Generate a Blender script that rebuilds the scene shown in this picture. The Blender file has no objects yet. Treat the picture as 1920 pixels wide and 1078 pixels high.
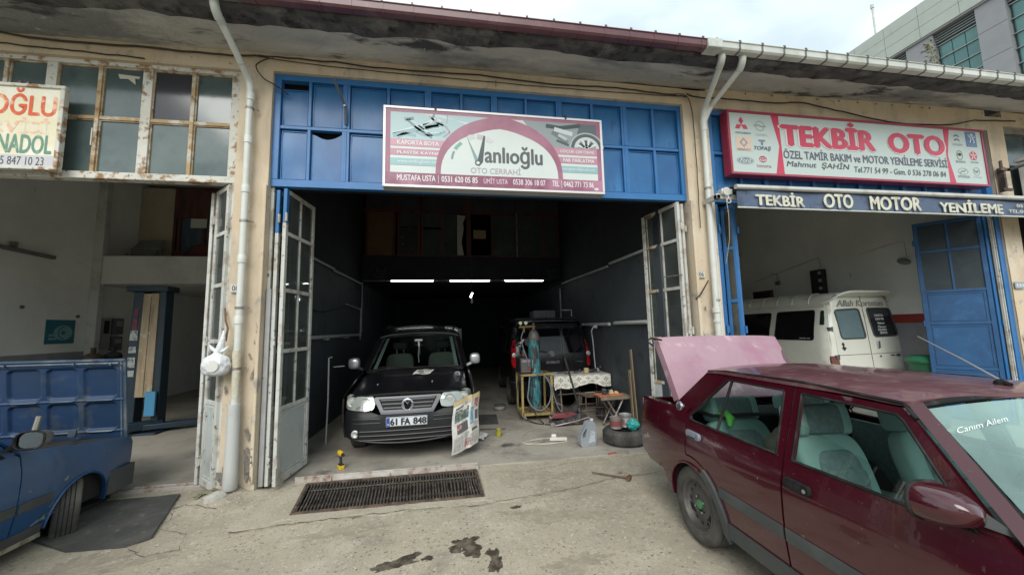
import bpy, bmesh, math, random
from math import pi, sin, cos, radians, sqrt, atan2, hypot
from mathutils import Vector, Matrix, noise
from mathutils.geometry import delaunay_2d_cdt
random.seed(7)
S = bpy.context.scene
COL = S.collection
# ---------------------------------------------------------------- camera
cd = bpy.data.cameras.new('camera'); cam = bpy.data.objects.new('camera', cd); COL.objects.link(cam)
YAW, PITCH, ROLL = 0.16631424, 0.105225868, -0.0229789486
fw = Vector((sin(YAW)*cos(PITCH), cos(YAW)*cos(PITCH), sin(PITCH)))
rt = Vector((cos(YAW), -sin(YAW), 0)); up = rt.cross(fw)
r2 = rt*cos(ROLL) + up*sin(ROLL); u2 = -rt*sin(ROLL) + up*cos(ROLL)
M = Matrix((r2, u2, -fw)).transposed().to_4x4(); M.translation = Vector((0, -4.6193, 1.70035))
cam.matrix_world = M
cd.sensor_fit = 'HORIZONTAL'; cd.sensor_width = 36.0; cd.lens = 706.359/1920*36
cd.clip_start = 0.05; cd.clip_end = 2000
S.camera = cam
# ---------------------------------------------------------------- world, sun, exposure
wd = bpy.data.worlds.new('World'); S.world = wd; wd.use_nodes = True
wn = wd.node_tree; wn.nodes.clear()
def wnode(t, **k):
    n = wn.nodes.new(t)
    for a, b in k.items(): setattr(n, a, b)
    return n
SUN_EL, SUN_AZ = radians(40), radians(196)      # azimuth clockwise from +Y
wo = wnode('ShaderNodeOutputWorld'); bg = wnode('ShaderNodeBackground')
sk = wnode('ShaderNodeTexSky', sky_type='NISHITA', sun_disc=False)
sk.sun_elevation = SUN_EL; sk.sun_rotation = SUN_AZ; sk.dust_density = 3.0
tc = wnode('ShaderNodeTexCoord'); mp = wnode('ShaderNodeMapping'); mp.inputs['Scale'].default_value = (1, 1, 2.2)
n1 = wnode('ShaderNodeTexNoise'); n1.inputs['Scale'].default_value = 2.3; n1.inputs['Detail'].default_value = 4; n1.inputs['Distortion'].default_value = .3
rp = wnode('ShaderNodeValToRGB')
rp.color_ramp.elements[0].position = .33; rp.color_ramp.elements[0].color = (4.4, 5.2, 5.6, 1)
rp.color_ramp.elements[1].position = .66; rp.color_ramp.elements[1].color = (7.9, 8.8, 9.0, 1)
mx = wnode('ShaderNodeMix', data_type='RGBA'); mx.inputs['Factor'].default_value = .95
L = wn.links.new
L(tc.outputs['Generated'], mp.inputs['Vector']); L(mp.outputs['Vector'], n1.inputs['Vector']); L(n1.outputs['Fac'], rp.inputs['Fac'])
L(sk.outputs['Color'], mx.inputs[6]); L(rp.outputs['Color'], mx.inputs[7]); L(mx.outputs[2], bg.inputs['Color'])
bg.inputs['Strength'].default_value = 0.1
L(bg.outputs['Background'], wo.inputs['Surface'])
sl = bpy.data.lights.new('sun', 'SUN'); so = bpy.data.objects.new('sun', sl); COL.objects.link(so)
sl.energy = 1.5; sl.angle = radians(40); sl.color = (1, .97, .92)
sdir = Vector((sin(SUN_AZ)*cos(SUN_EL), cos(SUN_AZ)*cos(SUN_EL), sin(SUN_EL)))
so.rotation_euler = sdir.to_track_quat('Z', 'Y').to_euler(); so.location = (0, -20, 30)
S.view_settings.view_transform = 'Standard'; S.view_settings.look = 'None'
S.view_settings.gamma = 1; S.view_settings.use_curve_mapping = False
S.view_settings.exposure = 0.84
S.cycles.max_bounces = 9; S.cycles.diffuse_bounces = 7; S.cycles.glossy_bounces = 3
S.cycles.transparent_max_bounces = 16; S.cycles.transmission_bounces = 4
S.cycles.caustics_reflective = False; S.cycles.caustics_refractive = False
S.cycles.sample_clamp_indirect = 4
S.cycles.use_denoising = True
# ---------------------------------------------------------------- materials
def srgb(r, g, b):
    f = lambda v: (v/255/12.92) if v/255 <= .04045 else ((v/255+.055)/1.055)**2.4
    return (f(r), f(g), f(b))
MATS = {}
def mat(name, col, rough=.6, metal=0., var=(), bump=None, coat=0., emit=None, spec=.5, fleck=None, streak=None, alpha=None):
    """var: list of (colour, scale, low, high[, stretch]) worn patches mixed in by noise; bump: (scale, strength)."""
    if name in MATS: return MATS[name]
    m = bpy.data.materials.new(name); m.use_nodes = True; nt = m.node_tree; N = nt.nodes; K = nt.links.new
    p = N['Principled BSDF']
    p.inputs['Roughness'].default_value = rough; p.inputs['Metallic'].default_value = metal
    p.inputs['Coat Weight'].default_value = coat; p.inputs['Coat Roughness'].default_value = .035
    p.inputs['Specular IOR Level'].default_value = spec
    t = N.new('ShaderNodeTexCoord')
    cur = N.new('ShaderNodeRGB'); cur.outputs[0].default_value = (*col, 1); cur = cur.outputs[0]
    rcur = None
    for i, v in enumerate(var):
        c2, sc, lo, hi = v[:4]; st = v[4] if len(v) > 4 else (1, 1, 1); r_ = v[5] if len(v) > 5 else None
        mpn = N.new('ShaderNodeMapping'); mpn.inputs['Scale'].default_value = st; mpn.inputs['Location'].default_value = (i*3.1, i*1.7, i*.9)
        K(t.outputs['Object'], mpn.inputs['Vector'])
        n = N.new('ShaderNodeTexNoise'); n.inputs['Scale'].default_value = sc; n.inputs['Detail'].default_value = 6; n.inputs['Roughness'].default_value = .62
        K(mpn.outputs[0], n.inputs['Vector'])
        mr = N.new('ShaderNodeMapRange'); mr.inputs[1].default_value = lo; mr.inputs[2].default_value = hi; K(n.outputs['Fac'], mr.inputs[0])
        x = N.new('ShaderNodeMix'); x.data_type = 'RGBA'; K(mr.outputs[0], x.inputs['Factor']); K(cur, x.inputs[6]); x.inputs[7].default_value = (*c2, 1)
        cur = x.outputs[2]
        if r_ is not None:
            xr = N.new('ShaderNodeMix'); xr.data_type = 'FLOAT'; K(mr.outputs[0], xr.inputs[0])
            if rcur is None: xr.inputs[2].default_value = rough
            else: K(rcur, xr.inputs[2])
            xr.inputs[3].default_value = r_; rcur = xr.outputs[0]
    if fleck:
        c2, sc, th = fleck
        vo = N.new('ShaderNodeTexVoronoi'); vo.inputs['Scale'].default_value = sc; K(t.outputs['Object'], vo.inputs['Vector'])
        sp = N.new('ShaderNodeSeparateColor'); K(vo.outputs['Color'], sp.inputs[0])
        mr = N.new('ShaderNodeMapRange'); mr.inputs[1].default_value = th; mr.inputs[2].default_value = min(1, th+.12); K(sp.outputs[0], mr.inputs[0])
        d = N.new('ShaderNodeMapRange'); d.inputs[1].default_value = .42; d.inputs[2].default_value = .25; K(vo.outputs['Distance'], d.inputs[0])
        mu = N.new('ShaderNodeMath'); mu.operation = 'MULTIPLY'; K(mr.outputs[0], mu.inputs[0]); K(d.outputs[0], mu.inputs[1])
        x = N.new('ShaderNodeMix'); x.data_type = 'RGBA'; K(mu.outputs[0], x.inputs['Factor']); K(cur, x.inputs[6]); x.inputs[7].default_value = (*c2, 1)
        cur = x.outputs[2]
    K(cur, p.inputs['Base Color'])
    if rcur is not None: K(rcur, p.inputs['Roughness'])
    if bump:
        n = N.new('ShaderNodeTexNoise'); n.inputs['Scale'].default_value = bump[0]; n.inputs['Detail'].default_value = 5; n.inputs['Roughness'].default_value = .65
        K(t.outputs['Object'], n.inputs['Vector'])
        b = N.new('ShaderNodeBump'); b.inputs['Strength'].default_value = bump[1]; b.inputs['Distance'].default_value = bump[2] if len(bump) > 2 else .01
        K(n.outputs['Fac'], b.inputs['Height']); K(b.outputs[0], p.inputs['Normal'])
        if coat: K(b.outputs[0], p.inputs['Coat Normal'])
    if emit: p.inputs['Emission Color'].default_value = (*emit[0], 1); p.inputs['Emission Strength'].default_value = emit[1]
    MATS[name] = m; return m
def glass(name, tint=(.75, .82, .8), refl=1.0, rough=.02, haze=0., hazecol=(.5, .52, .5)):
    if name in MATS: return MATS[name]
    m = bpy.data.materials.new(name); m.use_nodes = True; nt = m.node_tree; N = nt.nodes; K = nt.links.new; N.clear()
    o = N.new('ShaderNodeOutputMaterial'); tr = N.new('ShaderNodeBsdfTransparent'); tr.inputs[0].default_value = (*tint, 1)
    gl = N.new('ShaderNodeBsdfGlossy'); gl.inputs['Roughness'].default_value = rough; gl.inputs[0].default_value = (1, 1, 1, 1)
    lw = N.new('ShaderNodeLayerWeight'); lw.inputs[0].default_value = .5
    pw = N.new('ShaderNodeMath'); pw.operation = 'POWER'; pw.inputs[1].default_value = 5; K(lw.outputs['Facing'], pw.inputs[0])
    fr = N.new('ShaderNodeMath'); fr.operation = 'MULTIPLY_ADD'; fr.inputs[1].default_value = .92; fr.inputs[2].default_value = .075; K(pw.outputs[0], fr.inputs[0])
    mr = N.new('ShaderNodeMath'); mr.operation = 'MULTIPLY'; mr.inputs[1].default_value = refl; mr.use_clamp = True
    mx_ = N.new('ShaderNodeMixShader'); K(fr.outputs[0], mr.inputs[0]); K(mr.outputs[0], mx_.inputs[0])
    src = tr.outputs[0]
    if haze:
        df = N.new('ShaderNodeBsdfDiffuse'); df.inputs[0].default_value = (*hazecol, 1)
        t = N.new('ShaderNodeTexCoord'); n = N.new('ShaderNodeTexNoise'); n.inputs['Scale'].default_value = 2.5; n.inputs['Detail'].default_value = 6
        K(t.outputs['Object'], n.inputs['Vector'])
        q = N.new('ShaderNodeMapRange'); q.inputs[1].default_value = .3; q.inputs[2].default_value = .7; q.inputs[3].default_value = haze*.6; q.inputs[4].default_value = min(1, haze*1.3); K(n.outputs['Fac'], q.inputs[0])
        m2 = N.new('ShaderNodeMixShader'); K(q.outputs[0], m2.inputs[0]); K(tr.outputs[0], m2.inputs[1]); K(df.outputs[0], m2.inputs[2]); src = m2.outputs[0]
    K(src, mx_.inputs[1]); K(gl.outputs[0], mx_.inputs[2]); K(mx_.outputs[0], o.inputs['Surface'])
    MATS[name] = m; return m
# ---------------------------------------------------------------- geometry helpers
class G:
    """collects verts and faces"""
    def __init__(s): s.v = []; s.f = []
    def add(s, vs, fs):
        b = len(s.v); s.v += [tuple(v) for v in vs]; s.f += [tuple(i+b for i in f) for f in fs]; return s
    def box(s, x0, x1, y0, y1, z0, z1):
        if x0 > x1: x0, x1 = x1, x0
        if y0 > y1: y0, y1 = y1, y0
        if z0 > z1: z0, z1 = z1, z0
        return s.add([(x0,y0,z0),(x1,y0,z0),(x1,y1,z0),(x0,y1,z0),(x0,y0,z1),(x1,y0,z1),(x1,y1,z1),(x0,y1,z1)],
                     [(3,2,1,0),(4,5,6,7),(0,1,5,4),(1,2,6,5),(2,3,7,6),(3,0,4,7)])
    def bar(s, p, q, w, h, upv=(0,0,1)):
        """box beam from p to q, w across, h along up"""
        p, q = Vector(p), Vector(q); d = (q-p).normalized(); u = Vector(upv)
        if abs(d.dot(u)) > .99: u = Vector((0,1,0))
        a = d.cross(u).normalized(); b = a.cross(d).normalized()
        vs = [o + a*(i*w/2) + b*(j*h/2) for o in (p, q) for i, j in ((-1,-1),(1,-1),(1,1),(-1,1))]
        return s.add(vs, [(3,2,1,0),(4,5,6,7),(0,1,5,4),(1,2,6,5),(2,3,7,6),(3,0,4,7)])
    def tube(s, pts, r, n=8, closed=False, caps=True):
        pts = [Vector(p) for p in pts]; m = len(pts); rs = r if isinstance(r, (list, tuple)) else [r]*m
        rings = []; prev = None
        for i, p in enumerate(pts):
            if closed: d = (pts[(i+1) % m] - pts[i-1])
            else: d = (pts[min(i+1, m-1)] - pts[max(i-1, 0)])
            d.normalize()
            if prev is None:
                a = d.cross(Vector((0,0,1)))
                if a.length < .1: a = d.cross(Vector((0,1,0)))
            else: a = prev - d*prev.dot(d)
            a.normalize(); prev = a; b = d.cross(a)
            rings.append([p + (a*cos(2*pi*k/n) + b*sin(2*pi*k/n))*rs[i] for k in range(n)])
        vs = [v for r_ in rings for v in r_]; fs = []
        for i in range(m if closed else m-1):
            j = (i+1) % m
            for k in range(n): fs.append((i*n+k, j*n+k, j*n+(k+1) % n, i*n+(k+1) % n)[::-1])
        if caps and not closed: fs += [tuple(range(n)), tuple(range((m-1)*n, m*n))[::-1]]
        return s.add(vs, fs)
    def lathe(s, prof, n=24, o=(0,0,0), axis='z', cap=True):
        """prof: (radius, height) list"""
        vs = []
        for r, h in prof:
            for k in range(n):
                a = 2*pi*k/n; x, y = r*cos(a), r*sin(a)
                v = {'z': (x, y, h), 'y': (x, h, y), 'x': (h, x, y)}[axis]
                vs.append((v[0]+o[0], v[1]+o[1], v[2]+o[2]))
        fs = []
        for i in range(len(prof)-1):
            for k in range(n):
                q = (i*n+k, i*n+(k+1) % n, (i+1)*n+(k+1) % n, (i+1)*n+k); fs.append(q if axis != 'y' else q[::-1])
        if cap: fs += [tuple(range(n))[::-1], tuple(range((len(prof)-1)*n, len(prof)*n))]
        return s.add(vs, fs)
    def prism(s, poly, a0, a1, axis='y'):
        n = len(poly); m = {'y': lambda p, a: (p[0], a, p[1]), 'x': lambda p, a: (a, p[0], p[1]), 'z': lambda p, a: (p[0], p[1], a)}[axis]
        vs = [m(p, a0) for p in poly] + [m(p, a1) for p in poly]
        return s.add(vs, [tuple(range(n)), tuple(range(n, 2*n))[::-1]] + [(i, i+n, (i+1) % n+n, (i+1) % n) for i in range(n)])
    def ball(s, c, r, n=12, m=8, sc=(1,1,1)):
        vs = [(c[0], c[1], c[2]-r*sc[2])]
        for j in range(1, m):
            t = -pi/2 + pi*j/m
            for k in range(n): a = 2*pi*k/n; vs.append((c[0]+r*sc[0]*cos(t)*cos(a), c[1]+r*sc[1]*cos(t)*sin(a), c[2]+r*sc[2]*sin(t)))
        vs.append((c[0], c[1], c[2]+r*sc[2])); fs = [(0, 1+(k+1) % n, 1+k) for k in range(n)]
        for j in range(m-2):
            for k in range(n): fs.append((1+j*n+k, 1+j*n+(k+1) % n, 1+(j+1)*n+(k+1) % n, 1+(j+1)*n+k))
        e = len(vs)-1; fs += [(e, 1+(m-2)*n+k, 1+(m-2)*n+(k+1) % n) for k in range(n)]
        return s.add(vs, fs)
    def grid(s, fn, nu, nv):
        vs = [fn(i/nu, j/nv) for j in range(nv+1) for i in range(nu+1)]
        return s.add(vs, [(j*(nu+1)+i, j*(nu+1)+i+1, (j+1)*(nu+1)+i+1, (j+1)*(nu+1)+i) for j in range(nv) for i in range(nu)])
    def sheet(s, fn, nu, nv, off):
        """a grid with thickness: off = offset vector function or constant"""
        o = off if callable(off) else (lambda u, v: off)
        a = [Vector(fn(i/nu, j/nv)) for j in range(nv+1) for i in range(nu+1)]
        b = [Vector(fn(i/nu, j/nv)) + Vector(o(i/nu, j/nv)) for j in range(nv+1) for i in range(nu+1)]
        Wn = nu+1; n = len(a); fs = []
        for j in range(nv):
            for i in range(nu):
                q = (j*Wn+i, j*Wn+i+1, (j+1)*Wn+i+1, (j+1)*Wn+i); fs.append(q); fs.append(tuple(k+n for k in q[::-1]))
        ed = [j for j in range(nu+1)] + [j*Wn+nu for j in range(1, nv+1)] + [nv*Wn+i for i in range(nu-1, -1, -1)] + [j*Wn for j in range(nv-1, 0, -1)]
        for k in range(len(ed)): p, q = ed[k], ed[(k+1) % len(ed)]; fs.append((q, p, p+n, q+n))
        return s.add(a+b, fs)
    def move(s, d=(0,0,0), mtx=None):
        if mtx is not None: s.v = [tuple(mtx @ Vector(v)) for v in s.v]
        s.v = [(v[0]+d[0], v[1]+d[1], v[2]+d[2]) for v in s.v]; return s
def inside(p, poly):
    x, y = p; c = False; n = len(poly); j = n-1
    for i in range(n):
        xi, yi = poly[i]; xj, yj = poly[j]
        if (yi > y) != (yj > y) and x < (xj-xi)*(y-yi)/(yj-yi)+xi: c = not c
        j = i
    return c
def segdist(p, poly):
    b = 1e9; n = len(poly)
    for i in range(n):
        ax, ay = poly[i]; bx, by = poly[(i+1) % n]; dx, dy = bx-ax, by-ay; l = dx*dx+dy*dy
        t = 0 if l == 0 else max(0, min(1, ((p[0]-ax)*dx+(p[1]-ay)*dy)/l)); b = min(b, hypot(p[0]-ax-t*dx, p[1]-ay-t*dy))
    return b
def dense(poly, st):
    out = []; n = len(poly)
    for i in range(n):
        a, b = poly[i], poly[(i+1) % n]; d = hypot(b[0]-a[0], b[1]-a[1]); k = max(1, int(d/st+.5))
        out += [(a[0]+(b[0]-a[0])*t/k, a[1]+(b[1]-a[1])*t/k) for t in range(k)]
    return out
def drape(poly, fn, step=.06, holes=(), depth=None, hole_flange=True):
    """triangulate a 2-D outline (with holes) and lay it on the surface fn(u, v) -> 3-D; depth = inward flange vector"""
    g = G(); loops = [dense(poly, step)] + [dense(h, step) for h in holes]
    pts = []; faces = []
    for lp in loops: faces.append(list(range(len(pts), len(pts)+len(lp)))); pts += lp
    edges = [(f[i], f[(i+1) % len(f)]) for f in faces for i in range(len(f))]
    us = [p[0] for p in poly]; vs_ = [p[1] for p in poly]; nu = int((max(us)-min(us))/step)+1; nv = int((max(vs_)-min(vs_))/step)+1
    for i in range(nu+1):
        for j in range(nv+1):
            p = (min(us)+(i+.5*(j % 2))*step, min(vs_)+j*step)
            if inside(p, poly) and not any(inside(p, h) for h in holes) and min(segdist(p, l) for l in [poly]+list(holes)) > step*.4: pts.append(p)
    V, _, F, *_ = delaunay_2d_cdt([Vector(p) for p in pts], edges, [], 0, 1e-5)
    vv = [fn(p.x, p.y) for p in V]; ff = []
    for f in F:
        c = (sum(V[i].x for i in f)/len(f), sum(V[i].y for i in f)/len(f))
        if inside(c, poly) and not any(inside(c, h) for h in holes): ff.append(tuple(f))
    g.add(vv, ff)
    if depth is not None:
        d = Vector(depth)
        for li, lp in enumerate(loops):
            if li and not hole_flange: continue
            n = len(lp); a = [Vector(fn(*p)) for p in lp]
            g.add(a + [p+d for p in a], [(i, (i+1) % n, (i+1) % n+n, i+n) for i in range(n)])
    return g
def rrect(x0, x1, y0, y1, r, n=4):
    o = []
    for cx, cy, a in ((x1-r, y1-r, 0), (x0+r, y1-r, 90), (x0+r, y0+r, 180), (x1-r, y0+r, 270)):
        for k in range(n+1): t = radians(a+90*k/n); o.append((cx+r*cos(t), cy+r*sin(t)))
    return o
def rounded(poly, r, n=4):
    o = []; m = len(poly)
    for i in range(m):
        p = Vector(poly[i]); a = Vector(poly[i-1])-p; b = Vector(poly[(i+1) % m])-p
        rr = min(r, a.length*.45, b.length*.45); A = p+a.normalized()*rr; B = p+b.normalized()*rr
        for k in range(n+1): t = k/n; q = A*(1-t)**2+p*2*t*(1-t)+B*t*t; o.append((q.x, q.y))
    return o
def smooth(p, x):
    """piecewise linear table"""
    if x <= p[0][0]: return p[0][1]
    for (a, b), (c, d) in zip(p, p[1:]):
        if x <= c: t = (x-a)/(c-a); return b+(d-b)*t
    return p[-1][1]
def sspl(p, x):
    """smooth (Catmull-Rom) table"""
    if x <= p[0][0]: return p[0][1]
    if x >= p[-1][0]: return p[-1][1]
    for i in range(len(p)-1):
        if x <= p[i+1][0]:
            x0, y0 = p[i]; x1, y1 = p[i+1]; h = x1-x0; t = (x-x0)/h
            m0 = (y1-p[i-1][1])/(x1-p[i-1][0]) if i else (y1-y0)/h
            m1 = (p[i+2][1]-y0)/(p[i+2][0]-x0) if i+2 < len(p) else (y1-y0)/h
            return (2*t**3-3*t*t+1)*y0+(t**3-2*t*t+t)*h*m0+(-2*t**3+3*t*t)*y1+(t**3-t*t)*h*m1
# ---------------------------------------------------------------- objects
def setp(o, label=None, cat=None, group=None, kind=None):
    if label: o['label'] = label
    if cat: o['category'] = cat
    if group: o['group'] = group
    if kind: o['kind'] = kind
    return o
def mesh(name, g, m, sm=30, bevel=0):
    me = bpy.data.meshes.new(name); me.from_pydata(g.v, [], g.f); me.materials.append(m); me.validate()
    if sm:
        me.polygons.foreach_set('use_smooth', [True]*len(me.polygons)); me.set_sharp_from_angle(angle=radians(sm))
    me.update(); return me
def part(name, g, m, parent=None, sm=30, bevel=0, kind=None, label=None, loc=None, weld=False):
    """one mesh object; world-space geometry when its thing keeps '_w'"""
    root = parent
    while root is not None and root.parent is not None: root = root.parent
    if root is not None and root.get('_w'):
        L0 = root.location; g.v = [(v[0]-L0.x, v[1]-L0.y, v[2]-L0.z) for v in g.v]
    if weld or True:
        pass
    o = bpy.data.objects.new(name, mesh(name, g, m, sm)); COL.objects.link(o)
    if parent is not None: o.parent = parent
    if loc: o.location = loc
    if bevel:
        b = o.modifiers.new('bevel', 'BEVEL'); b.width = bevel; b.segments = 2; b.limit_method = 'ANGLE'; b.angle_limit = radians(40)
    setp(o, label, None, None, kind); return o
def thing(name, label, cat, loc=(0,0,0), rot=None, group=None, world=False):
    o = bpy.data.objects.new(name, None); COL.objects.link(o); o.location = loc; o.empty_display_size = .1
    if rot is not None:
        if isinstance(rot, Matrix): o.rotation_euler = rot.to_euler()
        elif isinstance(rot, (int, float)): o.rotation_euler = (0, 0, rot)
        else: o.rotation_euler = rot
    if world: o['_w'] = 1
    return setp(o, label, cat, group)
def single(name, g, m, label, cat, group=None, loc=(0,0,0), rot=None, **k):
    o = part(name, g, m, None, **k); o.location = loc
    if rot is not None: o.rotation_euler = rot if not isinstance(rot, (int, float)) else (0, 0, rot)
    return setp(o, label, cat, group)
def dup(root, loc=None, rot=None, label=None, group=None):
    r = root.copy(); COL.objects.link(r)
    if loc is not None: r.location = loc
    if rot is not None: r.rotation_euler = (0, 0, rot) if isinstance(rot, (int, float)) else rot
    if label: r['label'] = label
    if group: r['group'] = group
    for ch in list(root.children):
        c_ = ch.copy(); COL.objects.link(c_); c_.parent = r
        for g_ in list(ch.children): d = g_.copy(); COL.objects.link(d); d.parent = c_
    return r
FONTJ = {}
def text_mesh(body, bold=0., shear=0., ext=.0008, spacing=1.0):
    cu = bpy.data.curves.new('txt', 'FONT'); cu.body = body; cu.size = 1; cu.offset = bold; cu.shear = shear; cu.extrude = 0; cu.resolution_u = 3; cu.space_character = spacing
    o = bpy.data.objects.new('txt', cu); COL.objects.link(o)
    dg = bpy.context.evaluated_depsgraph_get(); me = bpy.data.meshes.new_from_object(o.evaluated_get(dg))
    vs = [v.co.copy() for v in me.vertices]; fs = [tuple(p.vertices) for p in me.polygons]
    bpy.data.objects.remove(o); bpy.data.curves.remove(cu); bpy.data.meshes.remove(me)
    return vs, fs
def text_on(body, fn, u0, u1, v0, v1, m, parent, bold=.02, shear=0., name='lettering', spacing=1.0, keep=False):
    """fit text into the rectangle (u0..u1, v0..v1) of the surface fn(u, v)"""
    vs, fs = text_mesh(body, min(bold, 0), shear, spacing=spacing)
    if not vs: return None
    xa, xb = min(v.x for v in vs), max(v.x for v in vs); ya, yb = min(v.y for v in vs), max(v.y for v in vs)
    if keep: u1 = u0 + (xb-xa)/(yb-ya)*(v1-v0)
    g = G(); sx_, sy_ = (u1-u0)/(xb-xa), (v1-v0)/(yb-ya)
    p0 = Vector(fn(u0, v0)); e_ = abs(v1-v0)*.01; nn = (Vector(fn(u0+e_, v0))-p0).cross(Vector(fn(u0, v0+e_))-p0).normalized()
    b = max(bold, 0)*.62
    for k, (ox, oy) in enumerate(((0,0),(-b,0),(b,0),(0,b*.6),(0,-b*.6)) if b > 0 else ((0,0),)):
        g.add([tuple(Vector(fn(u0+(v.x-xa+ox)*sx_, v0+(v.y-ya+oy)*sy_))+nn*.00012*k) for v in vs], fs)
    return part(name, g, m, parent, sm=0)
def flat(poly, fn, m, parent, name='print', holes=(), step=9.):
    return part(name, drape(poly, fn, step, holes), m, parent, sm=0)
def ellipse(cx, cy, rx, ry, n=24, a0=0, a1=360):
    return [(cx+rx*cos(radians(a0+(a1-a0)*k/n)), cy+ry*sin(radians(a0+(a1-a0)*k/n))) for k in range(n if a1-a0 == 360 else n+1)]
def arcband(cx, cy, r0, r1, a0, a1, n=12):
    return [(cx+r1*cos(radians(a0+(a1-a0)*k/n)), cy+r1*sin(radians(a0+(a1-a0)*k/n))) for k in range(n+1)] + [(cx+r0*cos(radians(a1+(a0-a1)*k/n)), cy+r0*sin(radians(a1+(a0-a1)*k/n))) for k in range(n+1)]
def nz(x, y, z=0, s=1.): return noise.noise(Vector((x*s, y*s, z*s)))
# ================================================================ MATERIALS OF THE SETTING
m_beige = mat('beige_wall', (.545,.44,.31), .9, var=[((.60,.52,.41), 1.3, .4, .7), ((.40,.33,.25), 2.6, .50, .68, (1,1,.3)), ((.30,.28,.25), 5, .58, .70), ((.13,.125,.12), 11, .66, .72)], bump=(22,.25))
m_soffit = mat('soffit_concrete', (.40,.40,.385), .95, var=[((.55,.53,.49), 1.6, .45, .66, (.5,1,1)), ((.20,.205,.21), 1.2, .5, .62, (.45,1.4,1)), ((.06,.062,.07), 2.4, .58, .66, (.45,1.5,1)), ((.5,.48,.44), 9, .64, .72)], bump=(9,.8,.03))
m_lip = mat('mouldy_concrete', (.075,.075,.08), .95, var=[((.17,.165,.16), 3, .5, .68), ((.02,.02,.022), 6, .5, .66)], bump=(14,.9,.03))
m_ground = mat('concrete_ground', (.40,.350,.265), .93, var=[((.32,.283,.22), .9, .42, .66), ((.46,.41,.325), 3.1, .52, .70), ((.22,.195,.155), 1.7, .56, .74), ((.48,.45,.385), 24, .57, .67), ((.27,.23,.17), 32, .56, .66), ((.22,.185,.14), 70, .60, .67)], fleck=((.15,.125,.10), 34, .86), bump=(60,.55,.012))
m_newconc = mat('patched_concrete', (.42,.375,.295), .93, var=[((.36,.32,.245), 3, .45, .66), ((.49,.45,.38), 20, .56, .68), ((.26,.22,.17), 40, .57, .66)], fleck=((.17,.15,.12), 60, .88), bump=(70,.5,.01))
m_floor = mat('garage_floor', (.36,.33,.28), .75, var=[((.17,.155,.135), 1.2, .45, .7, (1,1,1), .55), ((.36,.33,.28), 2.7, .52, .72), ((.08,.075,.07), 2.0, .62, .72, (1,1,1), .4), ((.42,.4,.36), 22, .62, .7)], bump=(26,.4,.01))
m_floor3 = mat('pale_garage_floor', (.28,.26,.23), .8, var=[((.15,.14,.13), 1.4, .45, .7)], bump=(26,.3))
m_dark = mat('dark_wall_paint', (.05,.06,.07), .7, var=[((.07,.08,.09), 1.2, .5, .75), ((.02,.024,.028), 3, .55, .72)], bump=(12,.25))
m_dark_up = mat('shade_black_wall', (.013,.016,.021), .85, var=[((.022,.026,.03), 2, .5, .7)], bump=(12,.2))  # near black puts the darkness high in the garage into the wall colour
m_white = mat('whitewash_wall', (.78,.79,.76), .9, var=[((.66,.68,.65), .8, .42, .68), ((.72,.72,.70), 3, .55, .72), ((.36,.37,.36), 5, .66, .74)], bump=(16,.25))
m_grey = mat('grey_dado_paint', (.27,.27,.29), .8, var=[((.20,.20,.22), 2, .5, .7)], bump=(14,.25))
m_brown_pit = mat('pit_soil', (.03,.026,.022), .95)
# ================================================================ GROUND
def gh(x, y):
    z = -.012 + .012*nz(x, y, 0, 1.3) + .004*nz(x, y, 5, 7)
    if y < -.7: z += -.035*min(1, (-.7-y)/1.6)
    if y > .1: z += .0
    d = hypot((x+2.32)/.42, (y+.02)/.36); z += .12*max(0, 1-d)**.8*(1+.5*nz(x, y, 2, 8)) if d < 1 else 0
    d = hypot((x-3.5)/.45, (y+.02)/.3); z += .08*max(0, 1-d) if d < 1 else 0
    return z
GX0, GX1, GY0, GY1 = -1.60, .325, -.575, .135
grate_hole = [(GX0+.02, GY1), (GX0+.13, GY0), (GX1+.0, GY0), (GX1-.02, GY1)]
gr = drape([(-7.9, .30), (-7.9, -5.2), (9.4, -5.2), (9.4, .30)], lambda x, y: (x, y, gh(x, y)), .11, [grate_hole])
ground = part('ground', gr, m_ground, sm=60, kind='structure')
g = G()
g.add([(-300,-300,-.06),(300,-300,-.06),(300,-5.15,-.06),(-300,-5.15,-.06),(-300,300,-.06),(300,300,-.06),(-300,.1,-.06),(-7.85,.1,-.06),(-7.85,-5.15,-.06),(9.35,-5.15,-.06),(9.35,.1,-.06),(300,.1,-.06)],
      [(0,1,2,3),(3,8,7,6),(9,2,11,10),(6,11,5,4)])
part('street', g, m_ground, sm=0, kind='structure')
# pit under the grate
g = G(); h = grate_hole
for i in range(4):
    a, b = h[i], h[(i+1) % 4]; g.add([(a[0],a[1],-.005),(b[0],b[1],-.005),(b[0],b[1],-.38),(a[0],a[1],-.38)], [(0,1,2,3)])
g.add([(p[0],p[1],-.38) for p in h], [(0,1,2,3)])
part('drain_pit', g, m_brown_pit, ground, sm=0)
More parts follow.
